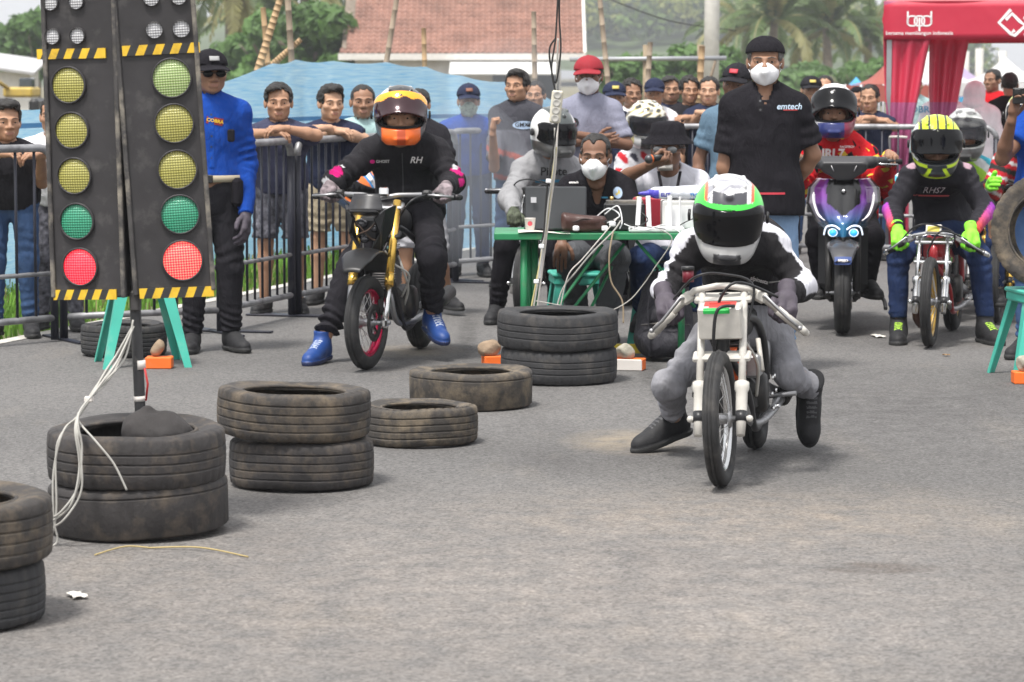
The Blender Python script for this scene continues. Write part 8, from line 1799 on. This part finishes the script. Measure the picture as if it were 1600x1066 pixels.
# ------------------------------------------------------------------ spectators
def leaner(px, Y, ztop, label, rail_dy=.30, h=1.62, yaw=0, **kw):
    J = stand(X(px, Y), Y, h, yaw, 'rail'); drop = h - ztop
    for q in ('neck', 'head', 'sh_l', 'sh_r'): J[q] = J[q] + Vector((0, -.10, -drop))
    x0 = X(px, Y)
    J['el_l'] = Vector((x0 - .25, Y - rail_dy + .10, 1.165)); J['el_r'] = Vector((x0 + .25, Y - rail_dy + .10, 1.165)); J['wr_l'] = Vector((x0 - .03, Y - rail_dy - .01, 1.185)); J['wr_r'] = Vector((x0 + .05, Y - rail_dy - .03, 1.21))
    ps = kw.pop('pose', 'fold')
    if ps == 'wide':
        J['wr_l'] = Vector((x0 - .30, Y - rail_dy - .01, 1.17)); J['el_l'] = Vector((x0 - .31, Y - rail_dy + .24, 1.10)); J['wr_r'] = Vector((x0 + .27, Y - rail_dy - .01, 1.17)); J['el_r'] = Vector((x0 + .30, Y - rail_dy + .24, 1.10)); kw['hands'] = {'l': ('grip', (0, .4, -1), (.1, -.9, .1)), 'r': ('grip', (0, .4, -1), (-.1, -.9, .1))}
    if ps in ('one', 'down'):
        J['el_r'] = J['sh_r'] + Vector((.07, .02, -.27)); J['wr_r'] = J['el_r'] + Vector((.0, -.10, -.22)); kw['hands'] = {'l': ('drape', (0, .3, -1), (.8, -.5, -.1)), 'r': ('relax', None)}
    if ps == 'down':
        J['el_l'] = J['sh_l'] + Vector((-.07, .02, -.27)); J['wr_l'] = J['el_l'] + Vector((.0, -.10, -.22)); kw['hands'] = {}
    if ps == 'mid':
        J['wr_l'] = Vector((x0 + .04, Y - rail_dy - .02, 1.18)); J['wr_r'] = Vector((x0 - .02, Y - rail_dy - .06, 1.20)); J['el_l'] = Vector((x0 - .20, Y - rail_dy + .22, 1.10)); J['el_r'] = Vector((x0 + .22, Y - rail_dy + .2, 1.12))
    if 'rj' in kw:
        for q, v in kw.pop('rj').items(): J[q] = at(*v)
    kw.setdefault('hands', {'l': ('drape', (0, .3, -1), (.9, -.4, .0)), 'r': ('drape', (0, .3, -1), (-.9, -.4, .0))})
    return person(J, label, h=kw.pop('vox', .0125), **kw)
TS = lambda m, **k: dict(dict(mat=m, sleeve='short', slen=.72, loose=1.15, infl=.02, name='t_shirt'), **k)
leaner(20, 17.45, 1.375, 'bare-headed spectator in black shirt gripping the leftmost barrier', head=dict(yaw=22, pitch=2, sc=1.05), skin='tan', h=1.58, top=TS(C_BLK2), bottom=dict(mat=C_DENIM), shoes=S_BLK, hair='quiff', seed=21, rj={'el_l': (-30, 250, 17.3), 'wr_l': (2, 240, 17.08), 'el_r': (66, 285, 17.4), 'wr_r': (64, 243, 17.1)})
leaner(92, 17.9, 1.40, 'spectator in white shirt mostly hidden behind the start lights', head=dict(yaw=0), h=1.58, top=TS(C_WHT), bottom=dict(mat=C_GRAPH), shoes=S_BLK, pose='wide', seed=22)
leaner(440, 19.15, 1.475, 'boy in faded navy tee and patterned shorts nearest the guard', head=dict(yaw=6, pitch=2, sc=1.05), skin='tan', top=TS(cloth('faded_navy_cloth', (.045, .048, .085))), bottom=dict(mat=C_GRAPH, length='short'), shoes=S_BLK, hair='swept', seed=23)
leaner(521, 19.98, 1.462, 'young man in navy tee leaning with folded hands on the barrier', head=dict(yaw=20, pitch=2, sc=1.05), skin='light', top=TS(C_NAVY), bottom=dict(mat=C_BEIGE, length='short'), shoes=S_BLK, hair='quiff', pose='mid', seed=24)
leaner(570, 20.7, 1.465, 'thin man in pale teal shirt beside the orange helmet', head=dict(yaw=6, sc=1.04), skin='brown', top=TS(C_TEAL, neck='polo'), bottom=dict(mat=C_DENIM), shoes=S_BLK, hair='buzz', pose='down', seed=25)
P = leaner(733, 22.75, 1.455, 'man in blue polo with patterned green face scarf and cap', head=dict(yaw=4, sc=1.03), skin='brown', top=TS(C_BLUE, neck='polo', name='polo_shirt'), bottom=dict(mat=C_DENIMD), shoes=S_BLK, pose='wide', seed=26, vox=.014)
cap(P, C_NAVY, badge=M('brown_badge', (.2, .08, .05))); mask(P, M('green_patterned_scarf', (.22, .27, .22), rough=.9, var=.9, vscale=70))
J = stand(X(808, 21.6), 21.6, 1.565, -10, ('up', 'down')); J['wr_l'] = at(770, 205, 21.2); J['el_l'] = at(772, 262, 21.4)
def jk_ps(V, J):
    c = np.tile(np.array([.045, .045, .055]), (len(V), 1)); c[V[:, 2] < 1.15] = (.12, .12, .14); u = np.sin(V[:, 2] * 34 + V[:, 0] * 10); c[(u > .8) & (V[:, 2] < 1.1)] = (.35, .1, .08); return c
P = person(J, 'man in dark printed jersey with one hand raised beside the tarp', head=dict(yaw=-22, pitch=-3, sc=1.04), skin='tan', top=TS(C_COL, paint=jk_ps, neck='polo', slen=.85, name='jersey'), bottom=dict(mat=C_DENIM), shoes=S_BLK, hair='quiff', seed=27, hands={'l': ('fist', (.9, .2, 0), (.1, -.1, 1)), 'r': ('relax', None)}, h=.0135)
sprint(P, 'top', disc_shape(.08, .03), at(818, 196, 21.4), M('pale_blue_badge', (.35, .45, .6))); tprint(P, 'top', 'GMXB', .045, at(818, 196, 21.3), M_BLKPL)
leaner(836, 24.0, 1.49, 'face peeping behind the man in the dark printed jersey', head=dict(yaw=-10), top=TS(C_BLK), bottom=dict(mat=C_DENIM), shoes=S_BLK, pose='down', seed=28, vox=.016)
P = leaner(958, 23.6, 1.475, 'man in blue cap behind the lilac polo shoulder', head=dict(yaw=4), skin='tan', top=TS(C_NAVY), bottom=dict(mat=C_DENIM), shoes=S_BLK, pose='down', seed=29, vox=.016); cap(P, C_NAVY, badge=M('gold_badge', (.5, .4, .1)))
P = leaner(1020, 24.95, 1.50, 'boy in plain dark cap standing next to the chubby boy', head=dict(yaw=-4), skin='tan', top=TS(C_WHT), bottom=dict(mat=C_DENIM), shoes=S_BLK, pose='one', seed=30, vox=.016); cap(P, C_NAVY)
leaner(1044, 25.35, 1.53, 'chubby bare-headed boy between the capped boy and a taller one', head=dict(yaw=6), skin='tan', chub=.008, build=1.15, top=TS(C_NAVY), bottom=dict(mat=C_DENIM), shoes=S_BLK, hair='swept', pose='down', seed=31, vox=.016)
leaner(1074, 25.0, 1.525, 'bare-headed boy in dark tee between the chubby boy and the hand-at-mouth boy', head=dict(yaw=8), skin='tan', top=TS(C_BLK2), bottom=dict(mat=C_DENIM), shoes=S_BLK, hair='curly', pose='mid', seed=32, vox=.015)
leaner(1104, 24.9, 1.52, 'boy with a hand at his mouth beside the denim-shirt man', head=dict(yaw=-10), skin='light', top=TS(C_NAVY), bottom=dict(mat=C_DENIM), shoes=S_BLK, seed=33, vox=.015, rj={'el_l': (1075, 195, 24.7), 'wr_l': (1094, 176, 24.6)})
J = stand(X(1148, 18.0), 18.0, 1.59, -8, ('down', 'down')); P = person(J, 'man in dark cap and denim shirt behind the black polo shoulder', head=dict(yaw=-18, pitch=0, roll=5, sc=1.04), skin='dark', top=TS(C_BLUEG, neck='polo'), bottom=dict(mat=C_DENIMD), shoes=S_BLK, seed=34, h=.014); cap(P, C_BLK2, badge=M('red_hem_print', (.5, .04, .06)))
P = leaner(1262, 25.6, 1.525, 'capped man peeping between the black polo and the red rider', head=dict(yaw=2), skin='tan', top=TS(C_BLK), bottom=dict(mat=C_DENIM), shoes=S_BLK, pose='down', seed=35, vox=.016); cap(P, C_BLK2, badge=M('gold_badge', (.5, .4, .1)))
leaner(1352, 24.8, 1.46, 'spectator in navy tee behind the red tent drape', head=dict(yaw=-20), skin='tan', top=TS(C_NAVY), bottom=dict(mat=C_DENIM), shoes=S_BLK, pose='mid', seed=36, vox=.016)
P = leaner(1333, 26.4, 1.42, 'woman in black headscarf behind the scooter rider', head=dict(yaw=-10), skin='tan', top=TS(C_BLK, sleeve='long'), bottom=dict(mat=C_BLK), shoes=S_BLK, hair='long', pose='down', seed=37, vox=.017); P['hair'].name = 'headscarf'; P['hair'].data.materials[0] = C_BLK
J = stand(X(1470, 27.2), 27.2, 1.53, 165, 'down'); P = person(J, 'man in white team shirt and black cap seen from behind', head=dict(yaw=150), top=TS(C_WHT), bottom=dict(mat=C_DENIM), shoes=S_BLK, seed=38, h=.016); cap(P, C_BLK)
tprint(P, 'top', 'COBRA TEAM', .085, at(1464, 172, 26.9), M('cyan_print', (.06, .3, .5)), bold=.001)
J = stand(X(1518, 25.8), 25.8, 1.49, 170, 'down'); P = person(J, 'person in white hooded top seen from behind under the tent', head=dict(yaw=160, sc=.9), top=TS(C_WHT, sleeve='long', loose=1.35, infl=.04, name='hoodie'), bottom=dict(mat=C_BLK), shoes=S_BLK, hair=None, seed=39, h=.016)
g = Grid((-.16, -.16, -.17), (.16, .18, .18), .008); F = g.new(); g.ell(F, (0, .02, .02), (.105, .12, .125)); g.cone(F, (0, .05, -.05), (0, .06, -.13), .10, .12, k=.04); F = np.maximum(F, -.09 - g.plane((0, 0, 0), (0, 1, 0))); F += g.noise(.005, 2, 1.3); wear(P, 'hood', nets(F, g), C_WHT)
J = stand(X(1572, 27.6), 27.6, 1.56, 175, 'down'); P = person(J, 'man in black shirt under the tent behind the red jersey rider', head=dict(yaw=170), top=TS(C_BLK), bottom=dict(mat=C_DENIM), shoes=S_BLK, seed=40, h=.016)
leaner(985, 24.6, 1.50, 'spectator in white tee between two blue caps', head=dict(yaw=12), skin='brown', top=TS(C_WHT), bottom=dict(mat=C_DENIM), shoes=S_BLK, hair='curly', pose='down', seed=43.3, vox=.017)
J = stand(X(1422, 29.5), 29.5, 1.56, 20, 'down'); person(J, 'man in teal shirt standing deep under the red tent', head=dict(yaw=30), skin='tan', top=TS(C_TEAL), bottom=dict(mat=C_BLK), shoes=S_BLK, hair='swept', seed=44.6, h=.018)
J = stand(X(1545, 30.5), 30.5, 1.60, -30, ('fwd', 'down')); person(J, 'man in red shirt beyond the white hooded person', head=dict(yaw=-40), skin='brown', top=TS(C_RED), bottom=dict(mat=C_DENIMD), shoes=S_BLK, hair='short', seed=45.2, h=.018)
J = stand(X(1285, 27.5), 27.5, 1.54, 0, 'down'); person(J, 'man in grey tee far behind the scooter rider helmet', head=dict(yaw=-15), skin='light', top=TS(C_GREY), bottom=dict(mat=C_BLK), shoes=S_BLK, hair='buzz', seed=46.9, h=.018)
# man filming with a phone at the right edge
J = stand(X(1632, 16.1), 16.1, 1.64, -20, ('up', 'up')); J['el_l'] = at(1566, 248, 15.95); J['wr_l'] = at(1582, 182, 15.8); J['sh_l'] = at(1602, 205, 16.1); J['sh_r'] = at(1672, 205, 16.0); J['wr_r'] = at(1622, 180, 15.75); J['el_r'] = at(1668, 250, 15.85)
P = person(J, 'man in royal blue shirt filming with a phone at the edge', head=dict(yaw=-25), skin='dark', top=dict(mat=C_BLUE, sleeve='short', slen=.5, loose=1.25, infl=.025), bottom=dict(mat=C_DENIM), shoes=S_BLK, seed=41, hands={'l': ('drape', (.7, -.7, .1), (.15, -.1, 1)), 'r': ('drape', (-.7, -.7, .1), (-.1, -.1, 1))})
b = MB(); b.box((0, 0, 0), (.16, .01, .085), bev=.004); ph_ = b.build('phone', M_BLKPL, None, at(1606, 150, 15.74), (R(4), 0, R(-12)), label='black phone held up by the man in blue', cat='phone'); b = MB(); b.box((-.055, -.007, .022), (.03, .005, .03), bev=.003); b.build('camera_bump', M_FRAME, ph_)
# helper behind the orange-helmet rider, with a spare helmet in the hand
J = stand(X(655, 19.0), 19.0, 1.45, 0, 'fwd'); J['kn_r'] = at(686, 400, 18.95); J['an_r'] = at(700, 466, 19.1); J['hp_r'] = at(676, 330, 19.0); J['ft_r'] = Vector((.5, -.9, 0)); J['wr_l'] = at(572, 282, 18.6); J['el_l'] = at(600, 262, 18.9)
P = person(J, 'helper in black shirt and pale shorts standing behind the orange-helmet rider', head=dict(yaw=-10), skin='tan', top=TS(C_BLK2), bottom=dict(mat=cloth('pale_grey_shorts', (.42, .42, .45)), length='short'), shoes=dict(S_BLK, style='hi'), seed=42)
Hf = dict(H=HM(at(556, 296, 18.45), 40, 20, 15, .95), base=Vector(at(556, 296, 18.45)))
sh_, vi_, li_ = helmet_tpl(); hv = xf(sh_[0], Hf['H']) - v3(Hf['base'])
def paint_spare(V):
    x, y, z = hx(V); n = np.sin(x * 30 + z * 40) ; return lerpc(V, [(n > .3, (.65, .15, .02)), (n < -.55, (.6, .6, .62)), (z < -.07, (.03, .05, .1))], (.02, .22, .5))
sp = thing('spare_helmet', 'blue and orange helmet carried beside the handlebar of the gold-forked bike', 'helmet', Hf['base'])
ob('shell', mesh_np('shell', hv, sh_[1], M_HELM, cols=paint_spare(sh_[0])), sp); ob('visor', mesh_np('visor', xf(vi_[0], Hf['H']) - v3(Hf['base']), vi_[1], M_VIS_DARK), sp)

HAZE_D = .0007
# ------------------------------------------------------------------ haze: warm damp air over the whole place
def vol_mat(name, dens, col, an=.3):
    m = bpy.data.materials.new(name); m.use_nodes = True; n = m.node_tree.nodes; n.remove(n['Principled BSDF']); v = n.new('ShaderNodeVolumePrincipled'); v.inputs['Color'].default_value = (*col, 1); v.inputs['Density'].default_value = dens; v.inputs['Anisotropy'].default_value = an
    m.node_tree.links.new(v.outputs[0], n['Material Output'].inputs['Volume']); return m
b = MB(); b.box((0, 690, 25), (1600, 1440, 56)); b.build('haze', vol_mat('pale_haze', HAZE_D, (.93, .96, 1.0)), kind='stuff', label='pale damp haze in the air', cat='haze')

b = MB(); b.sphere((0, 0, 0), (.5, .55, .62), 24); b.build('exhaust_smoke', vol_mat('blue_exhaust_smoke', .42, (.86, .91, 1.0)), None, (X(728, 21.3), 21.3, .78), kind='stuff', label='thin bluish exhaust smoke drifting by the barrier', cat='smoke')
b = MB(); b.sphere((0, 0, 0), (.7, .5, .40), 24); b.build('exhaust_smoke', vol_mat('pale_exhaust_smoke', .13, (.9, .93, 1.0)), None, (X(800, 22.5), 22.9, 1.45), kind='stuff', label='pale exhaust smoke hanging before the tarp end', cat='smoke')
print('SCRIPT TIME', round(time.time() - T0, 1))
